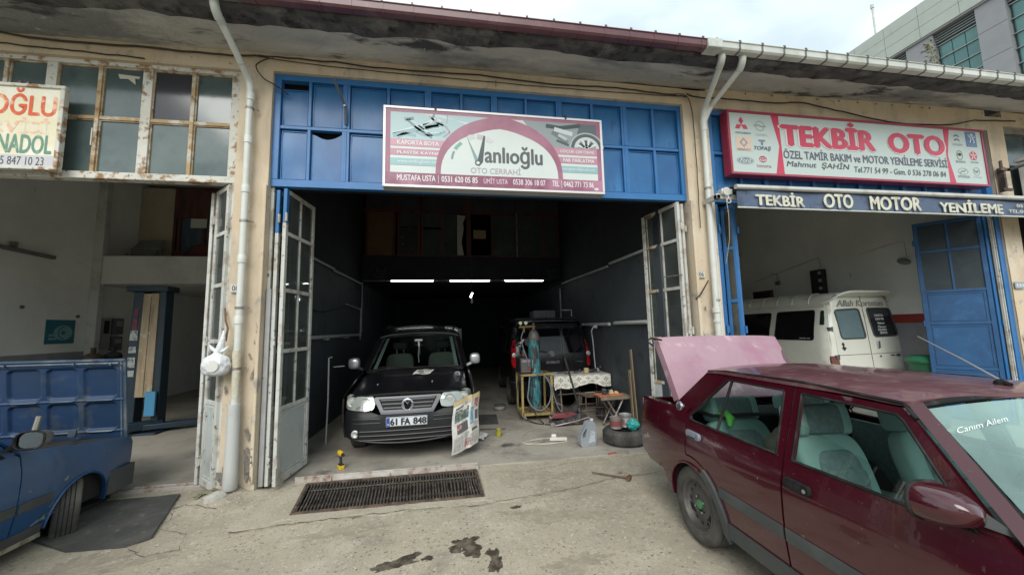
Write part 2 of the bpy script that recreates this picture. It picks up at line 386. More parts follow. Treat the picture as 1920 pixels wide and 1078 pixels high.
# pale repair strip in front of the grate, ragged front edge
random.seed(3)
fr_ = [(-1.95+i*.085, -.70-.045*sin(i*.9)-.05*random.random() + (.04 if i > 20 else 0)) for i in range(34)]
strip = [(-1.72,.10),(-1.86,-.2),(-1.95,-.55)] + fr_ + [(.86,-.52),(.60,-.42),(.50,-.1),(.45,.12)] + [(GX1+.012,GY1+.02),(GX1+.03,GY0-.012),(GX0+.11,GY0-.012),(GX0-.0,GY1+.0)]
part('patch', drape(strip, lambda x, y: (x, y, gh(x, y)+.010+.003*nz(x, y, 0, 15)), .07, depth=(0,0,-.03)), m_newconc, ground, sm=50)
m_crack = mat('crack_dirt', (.07,.06,.05), .95)
def crack(pts, w=.008, jit=.03):
    w *= .6; P = []
    for (x0, y0), (x1, y1) in zip(pts, pts[1:]):
        n = max(2, int(hypot(x1-x0, y1-y0)/.05))
        for k in range(n): t = k/n; P.append((x0+(x1-x0)*t+random.uniform(-jit,jit)*.6, y0+(y1-y0)*t+random.uniform(-jit,jit)))
    g = G(); vs = []
    for i, (x, y) in enumerate(P):
        ww = w*random.uniform(.3,1.3); vs += [(x, y-ww/2, gh(x,y-ww)+.013), (x, y+ww/2, gh(x,y+ww)+.013)]
    g.add(vs, [(2*i, 2*i+2, 2*i+3, 2*i+1) for i in range(len(P)-1)]); part('crack', g, m_crack, ground, sm=0)
crack([(-1.9,-.80),(-1.2,-.75),(-.4,-.72),(.3,-.76),(.85,-.66),(1.3,-.58),(1.75,-.45),(2.4,-.40)], .016, .012)
crack([(-2.9,-.25),(-2.6,-.18),(-2.35,-.33),(-2.2,-.30)], .012, .02)
crack([(-2.55,-.60),(-2.25,-.75),(-2.15,-1.0),(-2.4,-1.05),(-2.6,-.85)], .010, .02)
crack([(-2.95,.10),(-2.75,-.1),(-2.55,-.45),(-2.7,-.62)], .014, .02)
crack([(.4,.05),(.9,-.02),(1.4,.12),(2.1,.16),(2.6,.2)], .007, .012)
m_oil = mat('oil_stain', (.055,.045,.034), .45, var=[((.16,.135,.10), 13, .44, .62)], bump=(60,.3))
def blob(cx, cy, rx, ry, rot, seed, rag=.46):
    o = []
    for k in range(90):
        a = 2*pi*k/90; r = 1+rag*noise.noise(Vector((cos(a)*1.6+seed, sin(a)*1.6, seed*1.7)))*1.8+rag*.6*noise.noise(Vector((cos(a)*5, sin(a)*5+seed, 0)))+rag*.3*noise.noise(Vector((cos(a)*13, sin(a)*13+seed, 0)))
        x, y = cos(a)*rx*r, sin(a)*ry*r; o.append((cx+x*cos(rot)-y*sin(rot), cy+x*sin(rot)+y*cos(rot)))
    return o
for a in [(.12,-1.36,.115,.115,.3,1.1),(.18,-1.48,.06,.075,0,4.2),(-.42,-1.53,.15,.055,.3,7.3),(-.30,-1.47,.07,.05,.6,2.7),(-.17,-1.49,.045,.03,0,9.1),(.33,-1.60,.055,.12,-.2,5.5),(.31,-1.49,.035,.045,.4,3.9),(.62,-.86,.05,.025,.2,6.6),(1.95,-.30,.03,.012,0,8.1)]:
    part('stain', drape(blob(*a), lambda x, y: (x, y, gh(x, y)+.0035), .04), m_oil, ground, sm=60)
m_dirt = mat('dried_mud', (.325,.285,.215), .95, var=[((.27,.235,.18), 9, .42, .62), ((.38,.335,.255), 20, .50, .64)], bump=(50,.6,.01))
for a in ((-2.75,-1.15,.42,.16,.2,12.1),(-.9,-.98,.30,.07,.05,14.3),(.9,-1.05,.38,.10,-.1,16.2),(1.2,-.18,.28,.10,.1,18.4),(-1.95,-1.5,.35,.10,.3,20.8),(.95,-1.75,.22,.09,.2,22.3)):
    part('dirt_patch', drape(blob(*a, .7), lambda x, y: (x, y, gh(x, y)+.0015), .05), m_dirt, ground, sm=60)
# rubber mat, threshold strips
m_rubber = mat('rubber', (.06,.06,.057), .8, var=[((.10,.095,.085), 3, .45, .68), ((.16,.15,.13), 11, .58, .7)], bump=(18,.5))
g = drape([(-3.72,.16),(-2.86,.17),(-2.50,-.76),(-2.62,-.86),(-3.05,-.84),(-3.5,-.6)], lambda x, y: (x, y, gh(x,y)+.022+.012*nz(x,y,3,3)), .09, depth=(0,0,-.02))
single('rubber_mat', g, m_rubber, 'worn black rubber mat on the ground in front of the blue sedan', 'mat', sm=50)
m_steel = mat('worn_steel', (.33,.30,.27), .55, .6, var=[((.20,.12,.07), 8, .45, .65), ((.5,.48,.45), 5, .5, .7)], bump=(30,.4))
m_rust = mat('rusty_steel', (.16,.11,.08), .75, .35, var=[((.06,.045,.038), 6, .42, .62), ((.30,.24,.19), 12, .56, .7)], bump=(40,.5))
m_pale_rust = mat('pale_painted_steel', (.42,.38,.34), .7, .1, var=[((.24,.15,.11), 9, .48, .62), ((.55,.53,.5), 4, .5, .7)], bump=(30,.4))
single('door_threshold', G().box(-3.75,-2.72,.30,.36,-.01,.035).box(-3.75,-2.72,.34,.36,.035,.055), m_pale_rust, 'pale steel door threshold at the foot of the left bay opening', 'threshold', bevel=.004)
g = G().box(-1.75,.34,.235,.285,-.02,.038).box(-1.75,.34,.235,.245,.038,.055)
for x in (-1.4,-.75,-.1): g.box(x,x+.05,.20,.235,-.02,.03)
g.box(.30,.34,.14,.235,-.01,.045)
part('kerb_channel', g, m_pale_rust, None, kind='structure', bevel=.004)
# grate
T = thing('drain_grate', 'rusty steel bar grate over the drain pit before the centre garage', 'grate', (-.64,-.22,0), world=True)
g = G(); q = grate_hole
for a, b in ((0,1),(1,2),(2,3),(3,0)): g.bar((q[a][0],q[a][1],.0),(q[b][0],q[b][1],.0),.028,.03)
part('frame', g, m_rust, T)
g = G().bar((GX0+.05,GY0+.5,-.02),(GX1-.02,GY0+.5,-.02),.012,.02).bar((GX0+.1,GY0+.2,-.02),(GX1-.02,GY0+.2,-.02),.012,.02); part('cross_bar', g, m_rust, T)
nb = 56; random.seed(11)
for i in range(nb):
    t = (i+.7)/nb; xa = q[0][0]+(q[3][0]-q[0][0])*t; xb = q[1][0]+(q[2][0]-q[1][0])*t
    bow = .018*(1 if i > 44 else .2)*sin(t*30)+random.uniform(-.004,.004); dz = random.uniform(-.004,.004)
    g = G().tube([(xa,GY1-.01,.006+dz),((xa+xb)/2+bow,(GY0+GY1)/2,.002+dz),(xb,GY0+.01,.004+dz)], .0085, 6); part('bar', g, mat('grate_steel', (.13,.115,.10), .6, .4, var=[((.05,.042,.036), 7, .45, .62), ((.26,.23,.20), 14, .56, .7)], bump=(40,.5)), T)
# floors
def fl(name, x0, x1, y0, y1, z, m):
    return part(name, drape([(x0,y0),(x1,y0),(x1,y1),(x0,y1)], lambda x, y: (x, y, z+.004*nz(x,y,1,1.7)), .35, depth=(0,0,-.06)), m, sm=60, kind='structure')
fl('garage_floor', -2.25, 3.1, .285, 12, .004, m_floor)
fl('garage_floor', -7.9, -2.42, .29, 12, .004, m_floor)
fl('garage_floor', 3.7, 8.95, .29, 12, .004, m_floor3)
# ================================================================ WORKSHOP BUILDING
B_ = thing('workshop_building', 'long beige concrete row of garage workshops with mouldy grey eaves', 'building', (0,.2,0), world=True)
# piers with slightly uneven plaster
def pier(x0, x1, foot=True):
    def f(u, v):
        z = v*5.05; x = x0+(x1-x0)*u; w = .012*nz(x, z, x0, 3)
        if z < .9 and foot: w -= .03*max(0, nz(x*2, z*2, 3, 3))
        return (x, -.0-w*.5, z)
    g = G().grid(f, 8, 60); g.box(x0, x1, .012, .42, 0, 5.0)
    return part('pillar', g, m_beige, B_, sm=60)
pier(-2.417,-2.065); pier(3.308,3.70); pier(8.92,9.28)
part('pillar', G().box(-8.3,-7.85,0,.4,0,5), m_beige, B_)
def lint(x0, x1, z0, z1):
    g = G().box(x0,x1,.012,.42,z0,z1); n = max(2, int((x1-x0)/.12))
    g.grid(lambda u, v: (x0+(x1-x0)*u, -.006*nz(x0+(x1-x0)*u, z0+(z1-z0)*v, 1, 3), z0+(z1-z0)*v), n, 4); part('lintel_wall', g, m_beige, B_, sm=60)
lint(-2.065,3.308,4.82,5.06); lint(-7.85,-2.417,4.80,5.05); lint(3.70,8.92,4.80,5.16); lint(9.28,14.5,4.90,5.16)
# raised plaster jamb strips on the pillars
part('plaster_strip', G().box(-2.105,-2.066,-.035,.06,.12,3.40), m_beige, B_, bevel=.008)
part('plaster_strip', G().box(3.309,3.352,-.035,.06,.05,3.40), m_beige, B_, bevel=.008)
# eaves: uneven soffit and ragged front lip
def sof(u, v):
    x = -9+24*u; y = .02-.72*v
    zb = smooth([(-9,4.98),(-2.4,5.03),(3.2,5.09),(6,5.12),(9,5.18),(15,5.2)], x)
    return (x, y, zb + (5.045-zb)*v**.7 + .022*nz(x*.6, y*2, 0, 2.2)+.010*nz(x, y, 3, 7))
part('soffit', G().sheet(sof, 240, 12, (0,0,.05)), m_soffit, B_, sm=60)
edge_ = [(-9+.12*k, .66+.10*nz(k*.12,0,4,1.1)+.07*nz(k*.12,3,4,4)) for k in range(201)]
part('soffit_edge', drape(edge_+[(15,.995),(-9,.995)], lambda x, v: (x, sof((x+9)/24, v)[1], sof((x+9)/24, v)[2]-.006-.012*max(0,nz(x,v,7,6))), .11), m_lip, B_, sm=60)
def lip(u, v):
    x = -9+24*u; return (x, -.705-.02*sin(v*pi)-.022*nz(x, v*.3, 9, 9)-.012*nz(x,v,2,21), 5.02+.095*v+.012*nz(x,0,4,5)*(1-v))
part('eave_lip', G().sheet(lip, 300, 5, (0,.06,0)), m_lip, B_, sm=60)
m_roof = mat('roof_sheet', (.16,.15,.15), .8, bump=(8,.3))
part('roof', G().sheet(lambda u, v: (-9+24*u, -.70+13*v, 5.13+2.0*v), 2, 2, (0,0,.06)), m_roof, B_, sm=0)
CZ = 5.62
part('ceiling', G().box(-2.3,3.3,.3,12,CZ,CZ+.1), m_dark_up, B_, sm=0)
part('ceiling', G().box(-7.9,-2.3,.3,12,CZ,CZ+.1), m_white, B_, sm=0)
part('ceiling', G().box(3.3,9.0,.3,12,CZ,CZ+.1), m_white, B_, sm=0)
# bay walls
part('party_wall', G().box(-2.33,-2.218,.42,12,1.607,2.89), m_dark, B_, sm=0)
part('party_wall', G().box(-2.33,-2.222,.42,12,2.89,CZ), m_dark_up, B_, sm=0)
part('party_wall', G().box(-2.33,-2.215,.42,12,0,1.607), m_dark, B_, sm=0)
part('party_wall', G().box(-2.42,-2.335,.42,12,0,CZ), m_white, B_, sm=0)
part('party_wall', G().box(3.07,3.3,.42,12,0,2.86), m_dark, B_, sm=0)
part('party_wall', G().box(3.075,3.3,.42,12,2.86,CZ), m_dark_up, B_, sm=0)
part('party_wall', G().box(3.31,3.72,.42,12,0,CZ), m_white, B_, sm=0)
part('side_wall', G().box(-8.0,-7.8,.3,5.05,1.40,CZ), m_white, B_, sm=0)
part('side_wall', G().box(-8.0,-7.795,.3,5.05,0,1.40), m_grey, B_, sm=0)
part('side_wall', G().box(-8.0,-7.8,5.15,12,0,CZ), m_white, B_, sm=0)
part('side_wall', G().box(8.8,9.0,.3,12,1.78,CZ), m_white, B_, sm=0)
part('side_wall', G().box(8.795,9.0,.3,12,0,1.61), m_grey, B_, sm=0)
m_redband = mat('red_band_paint', (.30,.035,.03), .6, var=[((.2,.03,.03), 4, .5, .7)])
part('painted_band', G().box(8.79,9.0,.3,12,1.61,1.78), m_redband, B_, sm=0)
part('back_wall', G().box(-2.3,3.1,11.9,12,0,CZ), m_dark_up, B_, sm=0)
part('back_wall', G().box(-8,-2.3,10.4,10.5,0,CZ), m_grey, B_, sm=0)
part('back_wall', G().box(3.3,9,10.4,10.5,0,CZ), m_white, B_, sm=0)
# jamb pilaster at the left mezzanine
part('pilaster', G().box(-7.8,-7.62,5.02,5.16,0,CZ), mat('pale_plaster', (.5,.5,.48), .9, var=[((.35,.35,.34), 3, .5, .7)]), B_, bevel=.01)
# mezzanines
m_par = mat('parapet_plaster', (.60,.59,.56), .9, var=[((.48,.48,.46), 1.5, .45, .7)])
part('mezzanine_parapet', G().box(-7.62,-2.43,5.05,5.2,2.86,3.50), m_par, B_, bevel=.01)
part('mezzanine_slab', G().box(-7.8,-2.43,5.2,10.4,2.86,2.98), m_par, B_, sm=0)
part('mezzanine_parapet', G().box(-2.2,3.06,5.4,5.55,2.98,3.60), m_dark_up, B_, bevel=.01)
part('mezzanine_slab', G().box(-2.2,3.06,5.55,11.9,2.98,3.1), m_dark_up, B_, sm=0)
part('mezzanine_parapet', G().box(3.73,8.78,5.4,5.55,3.04,3.70), m_par, B_, bevel=.01)
part('mezzanine_slab', G().box(3.73,8.78,5.55,10.4,3.04,3.16), m_par, B_, sm=0)
# ---------------------------------------------------------------- mezzanine fronts
m_bwood = mat('dark_red_wood', (.10,.034,.028), .6, var=[((.04,.02,.018), 5, .45, .65, (1,1,.2))])
m_dglass = glass('dark_room_glass', (.35,.4,.4), 1.0, .05, .25, (.06,.09,.09))
m_ply = mat('brown_plywood', (.16,.085,.035), .7, var=[((.11,.06,.03), 2, .4, .7)])
m_pane_d = mat('dirty_pane', (.05,.065,.07), .15, var=[((.085,.1,.1), 2, .4, .7)])
W1 = thing('mezzanine_window', 'dark windows in red wood frames above the lamps in the centre garage', 'window', (.5,5.5,3.6), world=True)
g = G()
cols = [-2.11,-1.42,-1.31,-.78,-.70,-.18,.5,.56,1.17,1.86,2.62,3.05]
for x in cols: g.box(x-.03,x+.03,5.46,5.54,3.60,5.5)
g.box(-2.2,3.06,5.462,5.538,4.80,4.88).box(-2.2,3.06,5.464,5.536,3.60,3.66); part('frame', g, m_bwood, W1)
part('board', G().box(-2.08,-1.45,5.48,5.5,3.66,4.80), m_ply, W1)
part('pane', G().box(-1.28,-.81,5.49,5.5,4.42,4.80), m_pane_d, W1)
part('poster', G().box(-1.28,-.81,5.48,5.5,3.66,4.40), mat('dark_poster', (.02,.025,.03), .5, var=[((.2,.22,.24), 5, .62, .66)]), W1)
for a, b, c, d in ((-.67,-.21,3.66,4.36),(-.67,-.21,4.42,4.8),(-.15,.2,3.66,4.8),(1.2,1.83,3.66,4.8),(1.89,2.59,3.66,4.8),(2.65,3.02,3.66,4.8),(-2.08,-.81,4.88,5.45),(-.67,.47,4.88,5.45),(.59,1.83,4.88,5.45),(1.89,3.02,4.88,5.45)): part('pane', G().box(a,b,5.49,5.5,c,d), m_pane_d, W1)
part('torn_paper', G().prism([(.22,3.66),(.40,3.66),(.34,4.0),(.36,4.15),(.40,4.4),(.38,4.55),(.46,4.75),(.22,4.78)], 5.485, 5.49), mat('torn_white_paper', (.45,.45,.43), .8), W1)
part('cardboard', G().box(.66,1.0,5.47,5.49,4.12,4.36), mat('card', (.30,.24,.13), .8), W1)
part('light_strip', G().box(1.845,1.875,5.44,5.46,3.62,4.86), m_steel, W1)
# left bay: recess with panel, windows with curtains
W2 = thing('mezzanine_window', 'dark red wood partition with blue curtained windows in the left garage', 'window', (-5,6,3.5), world=True)
g = G(); 
for x in (-7.0,-6.9,-6.32,-5.72,-5.1,-4.5,-3.9,-3.3,-2.7): g.box(x-.035,x+.035,6.2,6.27,3.0,5.5)
g.box(-7.03,-2.45,6.202,6.268,4.72,5.5).box(-7.03,-2.45,6.202,6.268,3.0,3.85); part('frame', g, m_bwood, W2)
m_curt = mat('blue_curtain', (.07,.10,.14), .85, var=[((.12,.15,.19), 5, .4, .7, (1,1,.1))])
for x in (-6.87,-6.28,-5.68,-5.06,-4.46,-3.86,-3.26): part('curtain', G().grid(lambda u, v: (x+.53*u, 6.25+.02*sin(u*22), 3.85+.87*v), 22, 1), m_curt, W2)
part('note', G().box(-6.62,-6.25,6.18,6.19,4.46,4.70), mat('paper_note', (.55,.55,.5), .8), W2)
part('wall_panel', G().box(-8.0,-7.03,6.2,6.26,2.98,5.5), mat('cream_panel', (.42,.37,.28), .8, var=[((.34,.3,.23), 2, .4, .7)]), W2)
W3 = thing('mezzanine_window', 'black latticed mezzanine window at the back of the right garage', 'window', (7,5.5,3.7), world=True)
g = G()
for k in range(10): g.box(3.9+k*.52,3.94+k*.52,5.45,5.52,3.70,5.4)
for z in (3.72,4.3,4.85): g.box(3.75,8.7,5.452,5.518,z,z+.04)
part('frame', g, mat('black_frame', (.02,.02,.022), .6), W3)
part('pane', G().box(3.75,8.7,5.49,5.5,3.7,5.4), mat('pane_black', (.02,.025,.03), .2, var=[((.12,.13,.13), 2.5, .6, .66)]), W3)
# ================================================================ TRANSOMS
def blue_mats():
    a = mat('blue_paint', (.022,.132,.325), .36, var=[((.018,.098,.265), 1.3, .42, .66), ((.036,.17,.38), 2.4, .52, .72, (1,1,.35)), ((.012,.06,.15), 5, .62, .74, (1,1,.3)), ((.13,.17,.23), 11, .68, .76)], bump=(10,.12))
    return a
m_blue = blue_mats()
m_blued = mat('blue_frame_paint', (.024,.14,.35), .4, var=[((.05,.16,.42), 2, .5, .7), ((.12,.13,.14), 14, .68, .74)], bump=(16,.15))
m_black = mat('black_void', (.006,.006,.008), .9)
random.seed(5)
Tm = thing('blue_transom', 'bright blue panelled steel transom behind the mauve garage sign', 'transom', (.62,.1,3.41), world=True)
X0, X1 = -2.065, 3.308; ZB, ZT = 3.41, 4.82
g = G()
g.box(X0,X1,.05,.14,ZB,3.50).box(X0,X0+.075,.05,.14,3.50,ZT-.07).box(X1-.06,X1,.05,.14,3.50,ZT-.07).box(X0,X1,.05,.14,ZT-.07,ZT)
g.box(X0+.075,X1-.06,.06,.13,4.135,4.175); part('frame', g, m_blued, Tm, bevel=.004)
vx = [(-1.665,.035),(-1.245,.085),(-.745,.035),(-.255,.085),(.17,.035),(.60,.085),(1.03,.035),(1.49,.085),(1.96,.035),(2.43,.085),(2.87,.035)]
edges = [X0+.075]; 
for x, w in vx:
    gg = G().box(x-w/2,x+w/2,.056,.136,3.50,4.135).box(x-w/2,x+w/2,.056,.136,4.175,ZT-.07)
    if w > .05: gg.box(x-.012,x+.012,.048,.056,3.5,4.13).box(x-.012,x+.012,.048,.056,4.18,ZT-.07)
    part('mullion', gg, m_blued, Tm, bevel=.003); edges += [x-w/2, x+w/2]
edges.append(X1-.06)
for i in range(0, len(edges), 2):
    a, b = edges[i]+.004, edges[i+1]-.004
    for r_, (z0, z1) in enumerate(((3.505,4.13),(4.18,ZT-.075))):
        ph = random.random()*6
        if i == 0 and r_ == 1: z1 -= .085
        if i == 2 and r_ == 0:
            pl = [(a,z0),(b,z0),(b,z1-.01)] + [(b+(a-b)*k/8, z1-.015-.075*sin(pi*k/8)) for k in range(1,8)] + [(a,z1-.03)]
            part('panel', drape(pl, lambda x, z: (x,.10,z), .08, depth=(0,.01,0)), m_blue, Tm, sm=0); continue
        part('panel', G().grid(lambda u, v: (a+(b-a)*u, .098+.006*sin(u*5+ph)*sin(v*3.1)-.004*sin(v*6+ph), z0+(z1-z0)*v), 8, 8).box(a,b,.108,.112,z0,z1), m_blue, Tm, sm=60)
        part('moulding', G().box(a+.01,b-.01,.086,.094,z0+.012,z0+.02).box(a+.01,b-.01,.086,.094,z1-.02,z1-.012).box(a+.01,a+.018,.086,.094,z0+.02,z1-.02).box(b-.018,b-.01,.086,.094,z0+.02,z1-.02), m_blued, Tm, sm=0)
part('backing', G().box(X0,X1,.2,.21,ZB,ZT), m_black, Tm, sm=0)
st = thing('stay_bar', 'dark steel stay bar sticking out from the blue transom left of the mauve sign', 'bracket', (-1.24,.0,4.2), world=True)
part('bar', G().bar((-1.24,.03,4.22),(-1.235,-.02,4.42),.03,.012,(0,1,0)).bar((-1.235,-.02,4.42),(-1.33,-.20,4.66),.03,.012,(0,1,0)), mat('blue_black_steel', (.06,.075,.09), .5, .3), st)
part('bolt', G().lathe([(.014,-.045),(.014,-.03)],8,(-1.24,0,4.42),'y'), m_steel, st)
# white-framed transom of the left bay
m_wf = mat('peeling_white_frame', (.50,.49,.43), .8, var=[((.58,.57,.52), 2, .4, .6), ((.27,.16,.08), 7, .53, .61), ((.17,.11,.07), 22, .60, .66)], bump=(40,.6,.004))
m_rf = mat('rust_frame', (.38,.27,.15), .85, var=[((.52,.48,.40), 6, .48, .58), ((.20,.11,.05), 10, .52, .64)], bump=(40,.6,.004))
m_opane = mat('grey_dusty_pane', (.075,.105,.105), .10, var=[((.10,.135,.13), 1.4, .42, .66, (1,1,1), .2), ((.05,.07,.075), 2.5, .52, .72), ((.22,.25,.24), 18, .72, .76)], spec=.7)
m_dpane = mat('dark_pane', (.045,.045,.052), .12)
T1 = thing('window_transom', 'peeling white and rusty framed transom window over the left garage', 'window', (-4.5,.1,3.42), world=True)
part('frame', G().box(-7.85,-2.417,.03,.14,3.42,3.50).box(-7.85,-2.417,.04,.14,4.75,4.80).box(-2.52,-2.419,.035,.14,3.50,4.75), m_wf, T1, bevel=.006)
vs1 = [(-7.6,.06),(-7.1,.09),(-6.6,.04),(-6.1,.09),(-5.6,.04),(-5.15,.09),(-4.75,.04),(-4.33,.10),(-3.87,.04),(-3.40,.10),(-2.93,.04)]
ed = [-7.85]
for x, w in vs1:
    part('mullion', G().box(x-w/2,x+w/2,.05,.13,3.50,4.75), m_wf if w > .05 else m_rf, T1, bevel=.004); ed += [x-w/2, x+w/2]
ed.append(-2.52)
for i in range(0, len(ed), 2):
    a, b = ed[i], ed[i+1]
    part('rail', G().box(a,b,.058,.122,4.115,4.15), m_rf, T1, bevel=.003)
    for z0, z1 in ((3.50,4.115),(4.15,4.75)):
        part('pane', G().box(a,b,.085,.091,z0,z1), m_dpane if (i == 20 and z0 > 4) else m_opane, T1, sm=0)
        part('bead', G().box(a,a+.012,.07,.085,z0,z1).box(b-.012,b,.07,.085,z0,z1).box(a+.012,b-.012,.071,.085,z0,z0+.012).box(a+.012,b-.012,.071,.085,z1-.012,z1), m_rf, T1, sm=0)
part('sticker', G().prism([(-3.72,4.68),(-3.50,4.665),(-3.51,4.635),(-3.55,4.64),(-3.54,4.565),(-3.62,4.63),(-3.70,4.625)], .079, .083), mat('torn_label', (.5,.47,.40), .8), T1, sm=0)
for x in (-4.42,-3.93): part('sticker', G().box(x,x+.012,.08,.084,3.82,4.02), mat('white_tape', (.6,.6,.56), .7), T1, sm=0)
# right bay transom and fourth bay
T3 = thing('blue_transom', 'dark blue panelled steel transom behind the red bordered sign', 'transom', (6.3,.1,3.41), world=True)
g = G().box(3.70,8.92,.05,.14,3.41,3.50).box(3.70,3.80,.05,.14,3.50,4.80).box(8.80,8.92,.05,.14,3.50,4.80).box(3.80,8.80,.05,.14,4.73,4.80).box(3.80,8.80,.06,.13,4.13,4.17)
part('frame', g, m_blued, T3, bevel=.004)
e3 = [3.80+5.0*k/12 for k in range(13)]
for k, x in enumerate(e3[1:-1]): part('mullion', G().box(x-(.035 if k % 2 else .02),x+(.035 if k % 2 else .02),.055,.135,3.50,4.13).box(x-.02,x+.02,.055,.135,4.17,4.73), m_blued, T3, bevel=.003)
for k in range(12):
    for z0, z1 in ((3.505,4.125),(4.175,4.725)):
        a, b = e3[k]+.04, e3[k+1]-.04; part('panel', G().box(a-.02,b+.02,.10,.106,z0,z1).box(a,b,.094,.10,z0+.03,z1-.03), m_blue, T3, bevel=.002)
T4 = thing('window_transom', 'grey brown framed transom window at the right picture edge', 'window', (11,.1,3.42), world=True)
m_bf = mat('brown_frame', (.22,.20,.17), .8, var=[((.14,.12,.10), 6, .45, .65)])
g = G().box(9.28,14,.04,.14,4.80,4.90).box(9.28,9.36,.04,.14,0,4.8).box(9.36,14,.04,.14,3.38,3.46)
for x in (9.95,10.5,11.1,11.7): g.box(x,x+.05,.05,.13,3.46,4.80)
part('frame', g, m_bf, T4, bevel=.004)
for i, x in enumerate((9.36,10.0,10.55,11.15,11.75)): part('pane', G().box(x,x+.5,.085,.091,3.46,4.8), m_opane, T4, sm=0); part('pane', G().box(x,x+.5,.085,.091,1.2,3.38), m_dpane, T4, sm=0)
# ================================================================ FOLDING DOORS
m_door = mat('off_white_door_paint', (.50,.50,.46), .65, var=[((.58,.59,.56), 1.5, .4, .65, (1,1,.4)), ((.34,.30,.25), 5, .50, .64), ((.13,.105,.085), 16, .59, .66)], bump=(30,.35,.004))
m_dpan = mat('pale_door_panel', (.40,.435,.42), .6, var=[((.47,.49,.47), 1.3, .4, .6), ((.30,.33,.33), 3, .52, .7), ((.05,.10,.22), 4.2, .70, .78)], bump=(10,.15))
m_gl = glass('door_glass', (.42,.47,.46), 1.1, .03, .30, (.19,.21,.20))
def leaf(T, p, q, z0, z1, rows, m_s, m_f, m_p, m_g, cols=2, th=.04, topblue=None, solid_from=0, sw=.055):
    """leaf between plan points p and q; rows = z boundaries of the panes, lowest one a solid panel"""
    p, q = Vector((*p, 0)), Vector((*q, 0)); d = (q-p); w = d.length; d.normalize(); n = Vector((-d.y, d.x, 0))
    mt = Matrix.Translation(p) @ Matrix((d, n, Vector((0,0,1)))).transposed().to_4x4()
    def P(name, g, m, **k): return part(name, g.move(mtx=mt), m, T, **k)
    for k, (a, b) in enumerate(((0, sw), (w-sw, w))):
        if topblue and k == 0:
            P('stile', G().box(a,b,-th/2,th/2,z0,topblue), m_s, bevel=.004); P('stile', G().box(a,b,-th/2,th/2,topblue,z1), m_blued, bevel=.004, label='upper stretch of the stile still painted blue')
        else: P('stile', G().box(a,b,-th/2,th/2,z0,z1), m_s, bevel=.004)
    P('rail', G().box(sw,w-sw,-th/2+.002,th/2-.002,z0,z0+.08), m_f, bevel=.003)
    P('rail', G().box(sw,w-sw,-th/2+.002,th/2-.002,z1-.05,z1), m_f, bevel=.003)
    zz = [z0+.08]+list(rows)+[z1-.05]
    for z in rows: P('rail', G().box(sw,w-sw,-th/2+.002,th/2-.002,z-.022,z+.022), m_f, bevel=.003)
    cw = (w-2*sw)/cols
    for i in range(len(zz)-1):
        a, b = zz[i]+(.022 if i else 0), zz[i+1]-(.022 if i < len(zz)-2 else 0)
        if i < solid_from or i == 0:
            P('panel', G().box(sw,w-sw,-.006,.006,a,b), m_p, sm=0)
            P('moulding', G().box(sw+.02,w-sw-.02,-.014,-.007,a+.02,a+.035).box(sw+.02,w-sw-.02,-.014,-.007,b-.035,b-.02).box(sw+.02,sw+.035,-.014,-.007,a+.035,b-.035).box(w-sw-.035,w-sw-.02,-.014,-.007,a+.035,b-.035), m_f, sm=0)
        else:
            for c_ in range(cols):
                P('pane', G().box(sw+c_*cw,sw+(c_+1)*cw,-.003,.003,a,b), m_g, sm=0)
            for c_ in range(1, cols): P('glazing_bar', G().box(sw+c_*cw-.014,sw+c_*cw+.014,-th/2+.004,th/2-.004,a,b), m_f, bevel=.003)
    for z in (z0+.25, (z0+z1)/2-.1, z1-.35): P('hinge', G().lathe([(.014,z-.05),(.014,z+.05)],8,(-.012,-th/2-.006,0)), m_s, sm=40)
D1 = thing('folding_door', 'tall glazed folding door with peeling white paint, blue at the top, left jamb of centre garage', 'door', (-1.9,.1,0), world=True)
ROWS = (.85,1.49,2.19,2.86)
leaf(D1, (-1.895,.05), (-1.82,.77), .035, 3.39, ROWS, m_door, m_door, m_dpan, m_gl, topblue=2.98)
leaf(D1, (-1.985,.08), (-1.94,.74), .035, 3.38, ROWS, m_door, m_door, m_dpan, m_gl, topblue=2.86)
part('jamb_angle', G().box(-2.062,-2.03,.08,.12,.05,3.41), m_door, D1)
part('paint_run', G().box(-2.052,-2.008,.052,.078,.05,2.2), mat('grey_jamb', (.30,.31,.31), .7, var=[((.4,.4,.4), 3, .4, .7), ((.03,.03,.03), 8, .66, .7)]), D1)
D2 = thing('folding_door', 'tall glazed folding door with peeling cream paint, right jamb of centre garage', 'door', (3.1,.1,0), world=True)
leaf(D2, (3.16,.04), (3.055,.74), .035, 3.39, ROWS, m_door, m_door, m_dpan, m_gl)
leaf(D2, (3.235,.06), (3.02,.78), .035, 3.37, ROWS, m_door, m_rf, m_dpan, m_gl)
part('door_bolt', G().bar((3.13,-.0,2.36),(3.06,.35,2.37),.012,.012), m_steel, D2)
D3 = thing('folding_door', 'half folded glazed steel door by the left downpipe, white bag hung on it', 'door', (-2.6,.2,0), world=True)
leaf(D3, (-2.74,.30), (-2.46,.02), .05, 3.40, (.95,1.62,2.25,2.85), m_door, m_door, m_dpan, m_gl, cols=1, sw=.06)
leaf(D3, (-2.80,.30), (-2.66,.72), .04, 3.39, (.95,1.62,2.25,2.85), m_door, m_door, m_dpan, m_gl, cols=1)
part('jamb_angle', G().box(-2.455,-2.42,.03,.07,.05,3.42), m_door, D3)
D4 = thing('folding_door', 'narrow blue folding door beside the twin downpipes', 'door', (3.9,.1,0), world=True)
m_gl3 = glass('door_glass_grimy', (.25,.28,.27), .8, .1, .6, (.10,.10,.08))
leaf(D4, (3.76,.06), (3.90,.20), .03, 3.38, (1.15,2.0,2.75), m_blued, m_blued, m_blue, m_gl3, cols=1, sw=.04)
